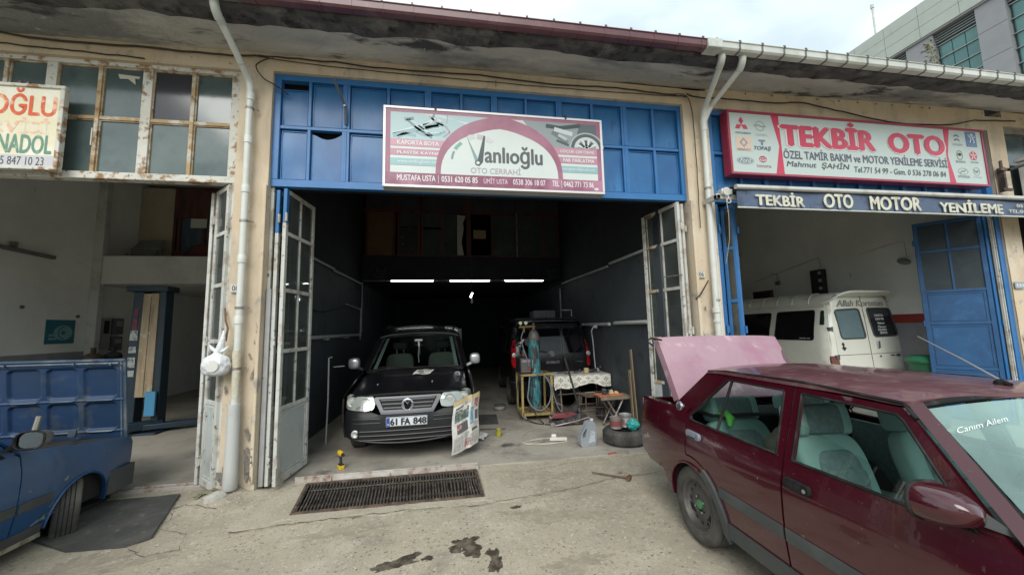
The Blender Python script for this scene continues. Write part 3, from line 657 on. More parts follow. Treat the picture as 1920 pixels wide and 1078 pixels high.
leaf(D4, (3.93,.18), (4.03,.05), .03, 3.38, (1.15,2.0,2.75), m_blued, m_blued, m_blue, m_gl3, cols=1, sw=.04)
leaf(D4, (4.05,.06), (3.99,.60), .03, 3.36, (1.15,2.0,2.75), m_blued, m_blued, m_blue, m_gl3, cols=1)
part('jamb_angle', G().box(3.705,3.74,.04,.10,0,3.41), m_blued, D4)
D5 = thing('folding_door', 'wide blue folding door standing open at the right of the right garage', 'door', (8.5,.3,0), world=True)
m_dblue = mat('shaded_blue_panel', (.013,.082,.21), .55, var=[((.010,.055,.15), 2, .42, .68), ((.022,.105,.25), 4, .55, .7)], bump=(8,.2))  # blue darkened to carry the shade on this door leaf
leaf(D5, (8.22,.74), (8.70,.12), .03, 3.37, (.85,1.6,2.15,2.85), m_dblue, m_dblue, m_dblue, mat('dark_painted_pane', (.012,.025,.035), .5, var=[((.03,.04,.04), 4, .5, .7)]), solid_from=3)
leaf(D5, (8.74,.10), (8.90,.50), .03, 3.37, (.85,1.6,2.15,2.85), m_blued, m_blued, m_blue, m_gl3, cols=1)
for gx in (8.745,8.79): part('guide_rail', G().box(gx,gx+.013,.04,.07,0,3.41), m_door, D5)
part('jamb_angle', G().box(8.82,8.918,.03,.10,0,3.41), m_blued, D5)
# ================================================================ GUTTERS, PIPES, CABLES
m_mar = mat('maroon_plastic', (.115,.045,.055), .35, var=[((.16,.08,.09), 3, .5, .7), ((.08,.04,.045), 6, .55, .7)])
m_gpv = mat('grey_white_plastic', (.47,.49,.46), .55, var=[((.36,.38,.33), 4, .45, .68), ((.56,.58,.56), 2, .5, .7), ((.17,.18,.15), 9, .66, .76)], bump=(25,.1))
m_pvc = mat('pale_pipe_plastic', (.58,.59,.55), .5, var=[((.48,.48,.42), 2.5, .5, .7), ((.40,.36,.28), 7, .66, .76)], bump=(30,.08))
m_cable = mat('black_cable', (.018,.018,.018), .6)
def gutter(T, x0, x1, m, mb, lab, brk, step):
    pr = [(-.735,5.08),(-.73,5.035),(-.755,5.02),(-.825,5.02),(-.845,5.04),(-.849,5.108),(-.860,5.112),(-.860,5.120),(-.842,5.120),(-.835,5.045),(-.755,5.028),(-.745,5.045),(-.745,5.12),(-.735,5.12)]
    part('channel', G().prism(pr, x0, x1, 'x'), m, T, sm=20)
    n = int((x1-x0)/step)
    for i in range(n+1):
        x = x0+.12+i*step
        if x > x1-.02: break
        q = [(-.732,5.08),(-.727,5.03),(-.752,5.013),(-.828,5.013),(-.851,5.036),(-.855,5.108),(-.867,5.111),(-.867,5.136),(-.852,5.140)]
        q2 = [(y+(.006 if y < -.8 else -.004), z+.006) for y, z in q][::-1]
        part('bracket', G().prism(q+q2, x, x+.022, 'x'), mb, T, sm=0)
Tg = thing('rain_gutter', 'maroon plastic rain gutter along the eave above the centre garage', 'gutter', (0,-.8,5.0), world=True)
gutter(Tg, -2.05, 3.10, m_mar, m_mar, '', 0, .31)
Tg = thing('rain_gutter', 'grey white plastic rain gutter along the eave above the right garage', 'gutter', (6,-.8,5.0), world=True)
m_gb = mat('dark_bracket', (.12,.12,.12), .6)
gutter(Tg, 3.10, 14.5, m_gpv, m_gb, '', 0, .315)
part('end_collar', G().box(3.10,3.30,-.872,-.72,5.008,5.130), m_gpv, Tg, bevel=.01)
Tg = thing('rain_gutter', 'dark weathered gutter above the left garage, left of the maroon one', 'gutter', (-5,-.8,5.0), world=True)
gutter(Tg, -9, -2.05, mat('grimy_gutter', (.10,.085,.085), .5, var=[((.17,.16,.15), 3, .5, .7)]), m_gb, '', 0, .4)
def clip(T, c, r, m):
    part('pipe_clip', G().lathe([(r+.004,-.012),(r+.008,-.012),(r+.008,.012),(r+.004,.012)], 20, c, cap=False).bar((c[0]+r,c[1],c[2]),(c[0]+r+.04,c[1]+.05,c[2]),.008,.018), m, T, sm=40)
def bend(a, b, c_, n=6):
    a, b, c_ = Vector(a), Vector(b), Vector(c_); return [a*(1-t)**2+b*2*t*(1-t)+c_*t*t for t in [k/n for k in range(n+1)]]
Td = thing('downpipe', 'bent white drainpipe with a wide lower sleeve left of the centre garage', 'downpipe', (-2.25,-.09,.1), world=True)
part('upper_pipe', G().tube([(-2.31,-.74,5.14),(-2.31,-.74,5.04)],  .048,18).tube(bend((-2.31,-.74,5.05),(-2.31,-.74,4.96),(-2.305,-.64,4.90),5),.042,18), m_gpv, Td)
part('slanted_pipe', G().tube([(-2.305,-.66,4.92),(-2.265,-.15,4.62)],.034,18).tube(bend((-2.267,-.17,4.635),(-2.262,-.09,4.60),(-2.26,-.085,4.50),5),.038,18), m_pvc, Td)
part('lower_pipe', G().tube([(-2.26,-.085,4.52),(-2.255,-.085,3.0),(-2.25,-.085,.9)],.036,20), m_pvc, Td)
part('sleeve', G().tube([(-2.255,-.085,.96),(-2.25,-.095,.3),(-2.25,-.10,.12),(-2.25,-.105,.09)],[.056,.066,.068,.052],20), mat('grey_sleeve', (.47,.48,.46), .6, var=[((.38,.39,.37), 3, .5, .7), ((.2,.2,.18), 6, .66, .76)]), Td)
for z in (4.42,3.9,3.32,2.52,1.85): part('collar', G().lathe([(.036,z-.05),(.043,z-.045),(.044,z+.03),(.036,z+.045)],20,(-2.255,-.085,0),cap=False), m_pvc, Td)
part('slanted_collar', G().tube([(-2.305,-.655,4.917),(-2.30,-.60,4.885)],.040,18).tube([(-2.275,-.28,4.70),(-2.274,-.265,4.69)],.039,18), m_gpv, Td)
for z in (4.28,2.95,1.98,1.33): clip(Td, (-2.255,-.085,z), .036, m_steel)
part('tape', G().tube([(-2.255,-.085,1.52),(-2.254,-.085,1.48),(-2.252,-.085,1.38),(-2.25,-.085,1.02)],[.039,.043,.040,.038],14), mat('yellowed_tape', (.50,.45,.34), .6, var=[((.56,.54,.47), 5, .45, .6)], bump=(20,.8,.02)), Td)
Td = thing('downpipe', 'pair of white drainpipes joining in a Y above the right pillar', 'downpipe', (3.52,-.09,.1), world=True)
for x0, x1 in ((3.37,3.545),(3.66,3.62)):
    top = (x0,-.75,5.08)
    part('elbow', G().tube([top,(x0,-.75,5.0)],.044,16).tube(bend((x0,-.75,5.01),(x0,-.75,4.94),(x0+.02,-.66,4.90),5),.042,16), m_gpv, Td)
    part('slanted_pipe', G().tube([(x0+.02,-.68,4.91),(x1-.0,-.16,4.70)],.035,16), m_pvc, Td)
part('junction', G().tube(bend((3.545,-.20,4.72),(3.55,-.1,4.68),(3.553,-.09,4.5),5),.040,16).tube(bend((3.62,-.17,4.70),(3.60,-.1,4.62),(3.555,-.09,4.5),5),.040,16).tube([(3.553,-.09,4.55),(3.553,-.09,4.38)],.045,16), m_pvc, Td)
part('lower_pipe', G().tube([(3.553,-.09,4.45),(3.53,-.09,2.5),(3.52,-.09,.05)],.038,18), m_pvc, Td)
part('side_conduit', G().tube([(3.635,-.02,4.3),(3.63,-.02,2.5),(3.63,-.02,.1)],.022,10), m_pvc, Td)
part('collar', G().lathe([(.038,1.83),(.050,1.835),(.050,1.90),(.038,1.905)],20,(3.524,-.09,0),cap=False).lathe([(.038,1.70),(.045,1.705),(.045,1.74),(.038,1.745)],20,(3.524,-.09,0),cap=False), m_pvc, Td)
for z in (3.55,2.0): clip(Td, (3.54,-.09,z), .038, m_steel)
def cable(pts, r, label, m=m_cable, sub=6, jit=.006, name='cable', cat='cable'):
    P = []; n = len(pts)
    for i in range(n-1):
        p0, p1, p2, p3 = [Vector(pts[max(0,min(n-1,i+k))]) for k in (-1,0,1,2)]
        for k in range(sub):
            t = k/sub; P.append(.5*((2*p1)+(p2-p0)*t+(2*p0-5*p1+4*p2-p3)*t*t+(3*p1-p0-3*p2+p3)*t**3)+Vector((random.uniform(-jit,jit),0,random.uniform(-jit,jit))))
    P.append(Vector(pts[-1])); g = G().tube(P, r, 6)
    return single(name, g, m, label, cat, sm=60)
cable([(-6,-.03,4.97),(-4.9,-.03,4.99),(-4.3,-.03,4.95),(-3.5,-.03,4.96),(-2.6,-.04,4.94),(-2.2,-.05,4.96)], .011, 'black cable strung under the eave above the rusty transom')
cable([(-6,-.03,4.90),(-4.7,-.02,4.87),(-4.0,-.02,4.85),(-3.4,-.02,4.83)], .007, 'thin loose wire sagging just above the rusty transom frame')
cable([(-2.2,-.05,4.96),(-1.5,-.03,4.98),(-.6,-.03,4.95),(.4,-.03,4.97),(1.4,-.03,4.93),(2.3,-.03,4.96),(3.1,-.03,4.93),(3.35,-.05,4.91)], .009, 'black cable strung under the eave above the centre garage', jit=.01)
cable([(-2.3,-.04,4.97),(-1.6,-.02,4.93),(-.4,-.02,4.91),(.7,-.02,4.90),(1.8,-.02,4.90),(3.2,-.02,4.92)], .005, 'thin wire running just below the thick eave cable over the centre garage', jit=.004)
cable([(-2.1,-.04,4.95),(-2.23,-.05,4.84),(-2.16,-.04,4.70),(-2.04,-.03,4.63),(-1.9,.03,4.55)], .007, 'looped wire dropping to the top left corner of the blue transom', jit=.002)
cable([(.62,-.02,4.93),(.62,-.02,4.84)], .004, 'short wire hanging down above the middle of the blue transom', jit=0)
cable([(3.1,-.04,4.93),(3.33,-.05,4.93),(3.42,-.04,4.75),(3.44,-.04,4.3),(3.43,-.04,3.6),(3.42,-.04,3.0)], .006, 'thin cable running down the right pillar beside the drainpipe', jit=.004)
cable([(3.36,-.05,4.95),(3.5,-.1,4.88),(4.0,-.06,4.92),(4.8,-.05,4.93),(5.3,-.05,4.97),(6.0,-.05,4.88),(7.0,-.04,4.78),(8.0,-.04,4.81),(8.6,-.04,4.93),(9.5,-.04,4.98)], .010, 'black cable sagging across the wall above the red bordered sign')
m_duct = mat('white_duct', (.42,.43,.42), .6, var=[((.3,.3,.3), 5, .5, .7)])
def pipework(name, label, segs, r=.03, m=m_duct, cat='conduit'):
    T = thing(name, label, cat, segs[0][0], world=True)
    for s in segs: part('pipe', G().tube(s, r, 10), m, T)
    return T
T = pipework('wall_conduit', 'upper white conduit sloping along the left wall of the centre garage', [[(-2.18,.9,2.90),(-2.18,3.0,2.89)],[(-2.17,3.02,2.86),(-2.17,5.2,2.87)]], .024)
T = pipework('wall_conduit', 'lower white conduit with clips along the left wall of the centre garage', [[(-2.18,.9,1.61),(-2.18,5.3,1.60)]], .033)
for y in (1.6,2.6,3.9): part('clip', G().box(-2.215,-2.14,y,y+.12,1.55,1.58), m_duct, T)
T = pipework('wall_conduit', 'upper white conduit along the right wall of the centre garage', [[(3.03,.8,2.86),(3.03,2.1,2.87)],[(3.03,2.2,2.83),(3.03,5.2,2.85)]], .024)
T = pipework('wall_conduit', 'lower white conduit with a gap along the right wall of the centre garage', [[(3.03,.8,1.735),(3.03,2.0,1.735)],[(3.03,2.25,1.72),(3.03,4.6,1.72)]], .033)
pipework('wall_conduit', 'thin white upright pipes in the rear left corner of the centre garage', [[(-2.16,5.3,2.92),(-2.16,5.3,1.66)],[(-2.12,5.0,2.25),(-2.12,5.0,1.5)],[(-2.18,3.9,2.28),(-2.13,5.0,2.22)]], .014)
pipework('wall_conduit', 'thin white upright pipe at the rear right of the centre garage', [[(3.0,5.3,2.72),(3.0,5.3,1.9)]], .018)
cable([(-2.2,1.0,2.25),(-2.19,1.8,2.08),(-2.19,2.5,2.05),(-2.19,3.1,2.12),(-2.19,3.7,2.2)], .009, 'dark cable drooping along the left wall of the centre garage')
# tube lamps
m_tube = mat('lit_tube', (.9,.9,.9), .4, emit=((.93,1.0,.97), 9.0))
for k, (x0, x1, lb) in enumerate(((-1.46,-.40,'leftmost of the three lit tube lamps across the dark garage'),(.02,1.06,'middle one of the three lit tube lamps across the dark garage'),(1.47,2.52,'rightmost of the three lit tube lamps across the dark garage'))):
    T = thing('tube_lamp', lb, 'lamp', ((x0+x1)/2,5.3,2.96), group='tube lamps under the mezzanine', world=True)
    part('housing', G().box(x0-.03,x1+.03,5.27,5.33,2.955,2.985), m_duct, T)
    part('tube', G().tube([(x0,5.28,2.94),(x1,5.28,2.94)],.011,8), m_tube, T)
pipework('lamp_wire', 'thin wire linking the tube lamps under the mezzanine', [[(-2.15,5.32,2.955),(-1.5,5.32,2.955)],[(-.36,5.32,2.955),(-.02,5.32,2.955)],[(1.1,5.32,2.955),(1.43,5.32,2.955)]], .006)
T = thing('work_lamp', 'small lit lamp hanging from a cord in the middle of the dark garage', 'lamp', (.52,4.2,2.45), world=True)
part('cord', G().tube([(.52,4.2,2.98+1.0),(.52,4.2,2.50)],.004,6), m_cable, T)
part('lamp_head', G().bar((.49,4.2,2.42),(.54,4.2,2.52),.035,.03), m_tube, T)
part('socket', G().lathe([(.02,2.28),(.03,2.31),(.02,2.36),(.008,2.42)],10,(.52,4.2,0)), m_duct, T)
for x, s in ((-1.78,'left'),(2.83,'right')):
    T = thing('wall_fan', 'dark round wall fan on the black parapet, %s of the tube lamps' % s, 'fan', (x,5.38,3.25), world=True)
    m_fan = mat('fan_wire', (.06,.065,.075), .5)
    part('cage', G().tube([(x+.17*cos(a*pi/9),5.30,3.22+.17*sin(a*pi/9)) for a in range(18)],.006,5,closed=True).tube([(x+.10*cos(a*pi/9),5.28,3.22+.10*sin(a*pi/9)) for a in range(18)],.004,5,closed=True), m_fan, T)
    part('motor', G().lathe([(.03,5.27),(.045,5.30),(.04,5.39)],12,(x,0,3.22),'y'), m_fan, T)
    for k in range(3): a = k*2*pi/3; part('blade', G().bar((x,5.30,3.22),(x+.14*cos(a),5.30,3.22+.14*sin(a)),.006,.07,(0,1,0)), m_fan, T)
# house numbers and wall hooks
m_plate = mat('enamel_plate', (.55,.55,.52), .4); m_dtext = mat('dark_lettering', (.03,.03,.035), .5)
for x, z, s, lb, w in ((-2.335,2.20,'08','small white house number plate reading 08 beside the left downpipe',.10),(3.39,2.36,'06','small white house number plate reading 06 on the right pillar',.11)):
    T = thing('number_plate', lb, 'number plate', (x,-.02,z), world=True)
    part('plate', G().box(x-w/2,x+w/2,-.026,-.014,z-.05,z+.05), m_plate, T, bevel=.003)
    part('border', G().box(x-w/2+.008,x+w/2-.008,-.0268,-.0262,z-.044,z-.040).box(x-w/2+.008,x+w/2-.008,-.0268,-.0262,z+.040,z+.044), m_dtext, T, sm=0)
    text_on(s, lambda u, v: (u,-.028,v), x-.034, x+.034, z-.028, z+.028, m_dtext, T)
T = thing('number_plate', 'grey blue number plate on the pillar right of the right garage', 'number plate', (9.0,-.02,2.2), world=True)
part('plate', G().box(8.93,9.13,-.03,-.018,2.13,2.24), mat('grey_blue_plate', (.25,.30,.34), .4), T, bevel=.003)
part('print', G().box(8.95,8.99,-.032,-.031,2.16,2.21).box(9.01,9.05,-.032,-.031,2.16,2.21).box(9.07,9.10,-.032,-.031,2.16,2.21), m_plate, T, sm=0)
T = thing('iron_hook', 'rusty iron hook sticking out of the right pillar under plate 06', 'hook', (3.36,-.03,2.1), world=True)
part('rod', G().tube([(3.30,.0,2.02),(3.33,-.06,2.08),(3.41,-.13,2.26)],.010,6), m_rust, T)
T = thing('wall_bracket', 'rusty wall bracket holding a black pole right of the red bordered sign', 'bracket', (8.98,-.1,4.0), world=True)
part('bracket', G().box(8.94,8.98,-.10,-.02,3.72,4.12).bar((8.86,-.10,4.08),(9.06,-.10,4.08),.03,.04).bar((8.86,-.10,3.74),(9.06,-.10,3.74),.03,.04).lathe([(.02,4.10),(.02,4.22)],8,(8.90,-.10,0)), m_rust, T)
part('pole', G().tube([(9.0,-.13,4.06),(10.6,-.6,4.55)],.022,8), m_cable, T)
# ================================================================ SIGN OVER THE CENTRE GARAGE
SY = -.10
sx0, sx1, sz0, sz1 = -.775, 2.02, 3.40, 4.42
Ts = thing('shop_sign', 'mauve and white illuminated box sign for a body shop over the centre garage', 'sign', (.62,SY,3.4), world=True)
m_alu = mat('silver_frame', (.62,.60,.60), .4, .35)
m_sw = mat('sign_white', (.52,.575,.56), .35, var=[((.57,.62,.60), 1.2, .4, .7)])
part('case', G().box(sx0,sx1,SY,.045,sz0,sz1), m_alu, Ts, bevel=.004)
part('frame', G().box(sx0,sx1,SY-.018,SY-.001,sz0,sz0+.03).box(sx0,sx1,SY-.018,SY-.001,sz1-.03,sz1).box(sx0,sx0+.03,SY-.018,SY-.001,sz0+.03,sz1-.03).box(sx1-.03,sx1,SY-.018,SY-.001,sz0+.03,sz1-.03), m_alu, Ts, bevel=.003)
part('face', G().box(sx0+.03,sx1-.03,SY-.008,SY-.002,sz0+.03,sz1-.03), m_sw, Ts, sm=0)
for x in (sx0+.62, sx1-.50): part('lug', G().box(x-.012,x+.012,SY-.03,SY+.02,sz1-.02,sz1+.03), m_cable, Ts)
# face coordinates measured on the photograph's sign: a 0..1 across, b 0..1 up
def SP(k): return lambda a, b: (sx0+.03+(sx1-sx0-.06)*a, SY-.008-.0012*k, sz0+.03+(sz1-sz0-.06)*b)
def C(*c): return mat('print_%d_%d_%d' % c, tuple(v*.78 for v in srgb(*c)), .35)  # print colours scaled down to hold the shade under the eave
mauve = mat('mauve_print', srgb(138,82,104), .35, var=[(srgb(165,114,135), .9, .42, .66)]); mauve2 = mat('mauve_bar_print', srgb(122,66,90), .35, var=[(srgb(170,120,142), 1.1, .45, .62)])
lb_, dk, tl = C(176,206,210), C(74,84,86), C(150,192,196)
# outer mauve border
flat([(0,0),(1,0),(1,1),(0,1)], SP(1), mauve, Ts, 'border', holes=[[(.02,.05),(.98,.05),(.98,.955),(.02,.955)]])
# photo areas left and right
flat([(.02,.60),(.30,.60),(.42,.90),(.45,.955),(.02,.955)], SP(2), lb_, Ts, 'picture')
flat([(.62,.955),(.98,.955),(.98,.60),(.72,.60)], SP(2), C(150,160,162), Ts, 'picture')
flat([(.13,.955),(.44,.84),(.40,.80),(.25,.94)], SP(2.5), C(216,226,226), Ts, 'picture')
# motorcycle fork drawing, left
def stroke(pts, w, k, m, name='drawing'):
    g = G(); f = SP(k); ar = (sx1-sx0)/(sz1-sz0)
    for (a, b), (c_, d) in zip(pts, pts[1:]):
        dx, dy = (c_-a)*ar, d-b; l = hypot(dx, dy) or 1; nx, ny = -dy/l*w/ar, dx/l*w
        g.add([f(a-nx,b-ny), f(c_-nx,d-ny), f(c_+nx,d+ny), f(a+nx,b+ny)], [(0,1,2,3)])
    return part(name, g, m, Ts, sm=0)
m1, m2, m3, m4 = C(142,178,184), C(212,226,228), C(112,142,150), C(172,160,170)
for pts, w, m in (([(.03,.64),(.10,.70),(.20,.80),(.25,.83)],.028,m1),([(.03,.67),(.10,.74),(.20,.84)],.010,m2),([(.09,.86),(.13,.76),(.20,.63)],.014,m3),([(.10,.87),(.15,.77),(.21,.64)],.008,m2),([(.08,.86),(.12,.88)],.02,m3),
                  ([(.19,.92),(.22,.84),(.26,.80),(.28,.72),(.25,.65)],.012,m4),([(.16,.80),(.22,.90),(.24,.86)],.012,m2),([(.13,.70),(.17,.66),(.23,.68),(.26,.73)],.016,m1),([(.14,.72),(.19,.69),(.24,.71)],.006,m2),([(.05,.62),(.08,.67),(.13,.65)],.02,m1),([(.27,.95),(.265,.83)],.003,m3),([(.17,.76),(.23,.80)],.024,m1),([(.18,.74),(.24,.77)],.007,m2),([(.20,.88),(.21,.95)],.014,m3)): stroke(pts, w, 3, m)
# wheel and engine drawing, right
stroke([(.73,.90),(.80,.88),(.90,.93)],.028,3,C(60,72,74)); stroke([(.76,.82),(.80,.75),(.83,.66)],.035,3,C(110,124,126)); stroke([(.77,.86),(.86,.80)],.03,3.2,C(206,214,214)); stroke([(.79,.78),(.83,.72)],.02,3.4,C(190,198,198)); stroke([(.78,.70),(.84,.64)],.016,3.4,C(76,88,90)); stroke([(.62,.86),(.70,.76),(.72,.66)],.03,3,C(196,208,208))
flat([(.86,.61),(.98,.61),(.98,.955),(.90,.955)], SP(2.8), C(92,104,106), Ts, 'picture')
wc = lambda r0, r1, k, m: flat([p for p in arcband(.93,.60,r0/2.7,r1/2.7,4,176,18)] if r0 > 0 else ellipse(.93,.60,r1/2.7,r1,20,4,176), lambda a, b: SP(k)(a, .60+(b-.60)*2.7 if r0 > 0 else b), m, Ts, 'wheel_print')
wc(.17,.215,3.6,C(84,94,96)); wc(.215,.235,3.6,C(176,186,186)); wc(.13,.17,3.6,C(206,212,212)); wc(0,.13,3.7,C(150,160,160))
for an in (30,75,115,160): stroke([(.93,.61),(.93+.14/2.7*cos(radians(an)),.60+.14*sin(radians(an)))],.014,3.9,C(220,226,226))
for an in (50,95,140): stroke([(.93+.04/2.7*cos(radians(an)),.60+.04*sin(radians(an))),(.93+.12/2.7*cos(radians(an)),.60+.12*sin(radians(an)))],.016,3.9,C(70,80,82))
# stripes
for b0, b1, m, t, tw in ((.505,.60,C(206,150,168),'KAPORTA BOYA',.20),(.385,.47,C(196,140,160),'PLASTİK KAYNAĞI',.23),(.255,.345,tl,'www.vanlioglusto.com',.205)):
    flat([(.02,b0),(.285,b0),(.30,b1),(.02,b1)], SP(3), m, Ts, 'stripe')
    d = (b1-b0)*.2; text_on(t, SP(5), .05, .05+tw*.9, b0+d, b1-d, C(232,238,238), Ts, bold=.01 if 'www' in t else .03)
for b0, b1, m, t, tw in ((.505,.60,C(200,146,164),'GÖÇÜK ÇEKTİRME',.17),(.385,.47,C(196,140,160),'FAR PARLATMA',.155),(.255,.345,tl,'vanlioglusto@gmail.com',.17)):
    flat([(.72,b0),(.98,b0),(.98,b1),(.70,b1)], SP(3), m, Ts, 'stripe')
    d = (b1-b0)*.2; text_on(t, SP(5), .965-tw, .965, b0+d, b1-d, C(232,238,238), Ts, bold=.01 if 'vanl' in t else .03)
# big arch
def arch(w, h, b0, pk, n=26):
    o = []
    for k in range(n+1):
        t = pi*k/n; x = .51+w*cos(t)*(1 if cos(t) > 0 else 1); y = b0+h*max(0,sin(t))**.86; y += pk*max(0, 1-abs(cos(t))*2.4); o.append((x, min(y, .985)))
    return o
flat(arch(.295,.80,.15,.02), SP(6), mauve, Ts, 'arch'); flat(arch(.272,.62,.15,.035)+[(.24,.15)][:0], SP(7), m_sw, Ts, 'arch_field')
# bottom bar
flat([(0,0),(1,0),(1,.155),(0,.155)], SP(8), mauve2, Ts, 'bottom_bar')
for t, a0, a1, m in (('MUSTAFA USTA',.05,.215,C(240,240,242)),('0531 620 05 85',.242,.402,C(240,240,242)),('ÜMİT USTA',.430,.540,C(225,200,210)),('0538 306 18 07',.565,.718,C(235,228,232)),('TEL',.752,.784,C(240,240,242)),('0462 771 73 86',.808,.955,C(240,240,242))):
    text_on(t, SP(9), a0, a1, .052, .052+(.075 if 'Ü' not in t else .088), m, Ts, bold=.022)
for a, m in ((.228,C(240,240,242)),(.553,C(150,90,112)),(.797,C(240,240,242))): stroke([(a,.03),(a,.135)], .0022, 9, m, 'divider')
flat(ellipse(.968,.035,.012,.018,14), SP(9), C(225,225,228), Ts, 'emblem')
# gauge logo and name
flat([(.352,.70),(.398,.30),(.412,.335),(.405,.38)], SP(9), C(126,160,160), Ts, 'logo'); flat([(.433,.705),(.398,.30),(.412,.285),(.428,.34),(.44,.69)], SP(9.5), C(62,72,74), Ts, 'logo')
flat(ellipse(.405,.325,.014,.038,16), SP(10), C(62,72,74), Ts, 'logo'); flat(ellipse(.405,.325,.008,.021,16), SP(10.6), m_sw, Ts, 'logo')
GA = lambda a0, a1, m, r0=.29, r1=.33: flat([(.402+p[0]/2.7, .34+p[1]) for p in arcband(0,0,r0,r1,a0,a1,8)], SP(9), m, Ts, 'logo')
GA(128,150,C(110,176,156)); GA(156,176,C(110,150,150),.295,.32); GA(95,108,C(206,210,210),.31,.37); GA(76,90,C(196,188,194),.31,.37); GA(56,70,C(214,212,214),.31,.37)
text_on('anlıoğlu', SP(9), .438, .706, .275, .57, C(84,88,90), Ts, bold=.05)
text_on('OTO CERRAHİ', SP(9), .372, .602, .185, .285, mat('grey_letter', srgb(160,146,156), .4), Ts, bold=.012)
# ================================================================ RED BORDERED SIGN, RIGHT
TY = -.08; tx0, tx1, tz0, tz1 = 3.93, 8.62, 3.775, 4.735
Tt = thing('shop_sign', 'long white sign with red border and car brand logos over the right garage', 'sign', (6,TY,3.7), world=True)
m_red = mat('sign_red', srgb(182,44,74), .35, var=[(srgb(188,70,94), 1, .45, .7)]); m_rf2 = mat('sign_red_frame', srgb(150,48,66), .35)
part('case', G().box(tx0,tx1,TY,.045,tz0,tz1), m_rf2, Tt, bevel=.004)
part('frame', G().box(tx0,tx1,TY-.022,TY-.001,tz0,tz0+.035).box(tx0,tx1,TY-.022,TY-.001,tz1-.035,tz1).box(tx0,tx0+.035,TY-.022,TY-.001,tz0+.035,tz1-.035).box(tx1-.035,tx1,TY-.022,TY-.001,tz0+.035,tz1-.035), m_rf2, Tt, bevel=.004)
part('face', G().box(tx0+.035,tx1-.035,TY-.008,TY-.002,tz0+.035,tz1-.035), C(198,212,208), Tt, sm=0)
def TP(k): return lambda a, b: (tx0+.035+(tx1-tx0-.07)*a, TY-.008-.0012*k, tz0+.035+(tz1-tz0-.07)*b)
wht = C(216,226,222)
_old = stroke
def mkstroke(T, SPf, ar):
    def st_(pts, w, k, m, name='logo'):
        g = G(); f = SPf(k)
        for (a, b), (c_, d) in zip(pts, pts[1:]):
            dx, dy = (c_-a)*ar, d-b; l = hypot(dx, dy) or 1; nx, ny = -dy/l*w/ar, dx/l*w
            g.add([f(a-nx,b-ny), f(c_-nx,d-ny), f(c_+nx,d+ny), f(a+nx,b+ny)], [(0,1,2,3)])
        return part(name, g, m, T, sm=0)
    return st_
ts = mkstroke(Tt, TP, 5.1)
def tf(poly, k, m, name='logo', holes=()): return flat(poly, TP(k), m, Tt, name, holes)
tf([(.150,0),(.178,0),(.178,1),(.150,1),(.172,.5)][:0] or [(.152,0),(.182,0),(.178,1),(.150,1),(.172,.48)], 1, m_red, 'band')
tf([(.835,0),(.862,0),(.842,.5),(.862,1),(.845,1),(.835,1)], 1, m_red, 'band')
AR = 5.1
def el(cx, cy, rx, ry, w, k, m): tf(ellipse(cx,cy,rx/AR,ry,26), k, m, holes=[ellipse(cx,cy,(rx-w)/AR,ry-w,26)])
def tt(t, a0, a1, b0, b1, m, k=4, **kw): text_on(t, TP(k), a0, a1, b0, b1, m, Tt, **kw)
gr1, gr2, nvy = C(110,116,126), C(150,158,160), C(84,92,118)
# left logos
R = m_red
def dia(cx, cy, ang, l=.115, w=.034):
    o = []; c_, s_ = cos(ang), sin(ang)
    for x, y in ((0,0),(l/2,w),(l,0),(l/2,-w)): o.append((cx+(x*c_-y*s_)/AR, cy+x*s_+y*c_))
    return o
for an in (pi/2, pi/2+2*pi/3, pi/2-2*pi/3): tf(dia(.042,.80,an,.135,.045), 2, R)
tt('MITSUBISHI', .020,.072,.645,.675, gr1)
el(.108,.80,.085,.085,.012,2,gr2); ts([(.086,.80),(.104,.815),(.112,.79),(.130,.80)],.010,3,gr2); tt('OPEL',.088,.134,.63,.665,C(184,188,188),bold=0)
tf([(.018,.36),(.072,.36),(.072,.60),(.018,.60)],2,C(226,200,180)); el(.045,.495,.06,.085,.0,2,gr2) if 0 else None
tf([(.045,.585),(.060,.50),(.045,.415),(.030,.50)],3,gr2, holes=[[(.045,.55),(.053,.50),(.045,.45),(.037,.50)]]); tt('RENAULT',.022,.068,.368,.398,gr1)
tf([(.098,.565),(.122,.565),(.122,.535),(.114,.535),(.114,.475),(.106,.475),(.106,.535),(.098,.535)],2,C(120,130,150)); tt('TOFAŞ',.080,.140,.375,.455,nvy,bold=.04,shear=.25)
tf(ellipse(.046,.20,.030,.062,26),2,C(130,144,154)); el(.046,.20,.140,.055,.008,3,wht); tt('Ford',.026,.066,.165,.235,wht,k=5,bold=.02,shear=.4)
el(.108,.235,.068,.055,.011,2,R); el(.108,.235,.025,.052,.009,3,R); el(.108,.255,.055,.022,.008,3,R); tt('TOYOTA',.083,.135,.095,.135,C(176,90,116))
# right logos
for dy in (0,.075): ts([(.878,.80+dy),(.890,.835+dy),(.902,.80+dy)],.013,2,gr1)
tt('CITROËN',.868,.912,.705,.75,C(150,146,146),bold=.0)
tf([(.930,.70),(.978,.70),(.978,.985),(.930,.985)],2,C(96,122,168)); ts([(.948,.78),(.954,.84),(.950,.90),(.958,.95),(.966,.93),(.957,.90),(.962,.86),(.968,.80),(.963,.77)],.011,3,wht); ts([(.958,.89),(.970,.88),(.972,.91)],.008,3,wht); ts([(.952,.87),(.944,.90),(.945,.94)],.007,3,wht); tt('PEUGEOT',.936,.972,.715,.74,C(170,184,206))
el(.893,.525,.068,.092,.014,2,C(110,122,112)); tf(ellipse(.893,.54,.006,.035,12),3,C(110,130,112)); ts([(.882,.54),(.904,.54)],.012,3,C(120,134,120)); tt('ŠKODA',.872,.914,.385,.43,gr1)
tf([(.954+.100/AR*sin(2*pi*k/5), .53+.100*cos(2*pi*k/5)) for k in range(5)],2,R)
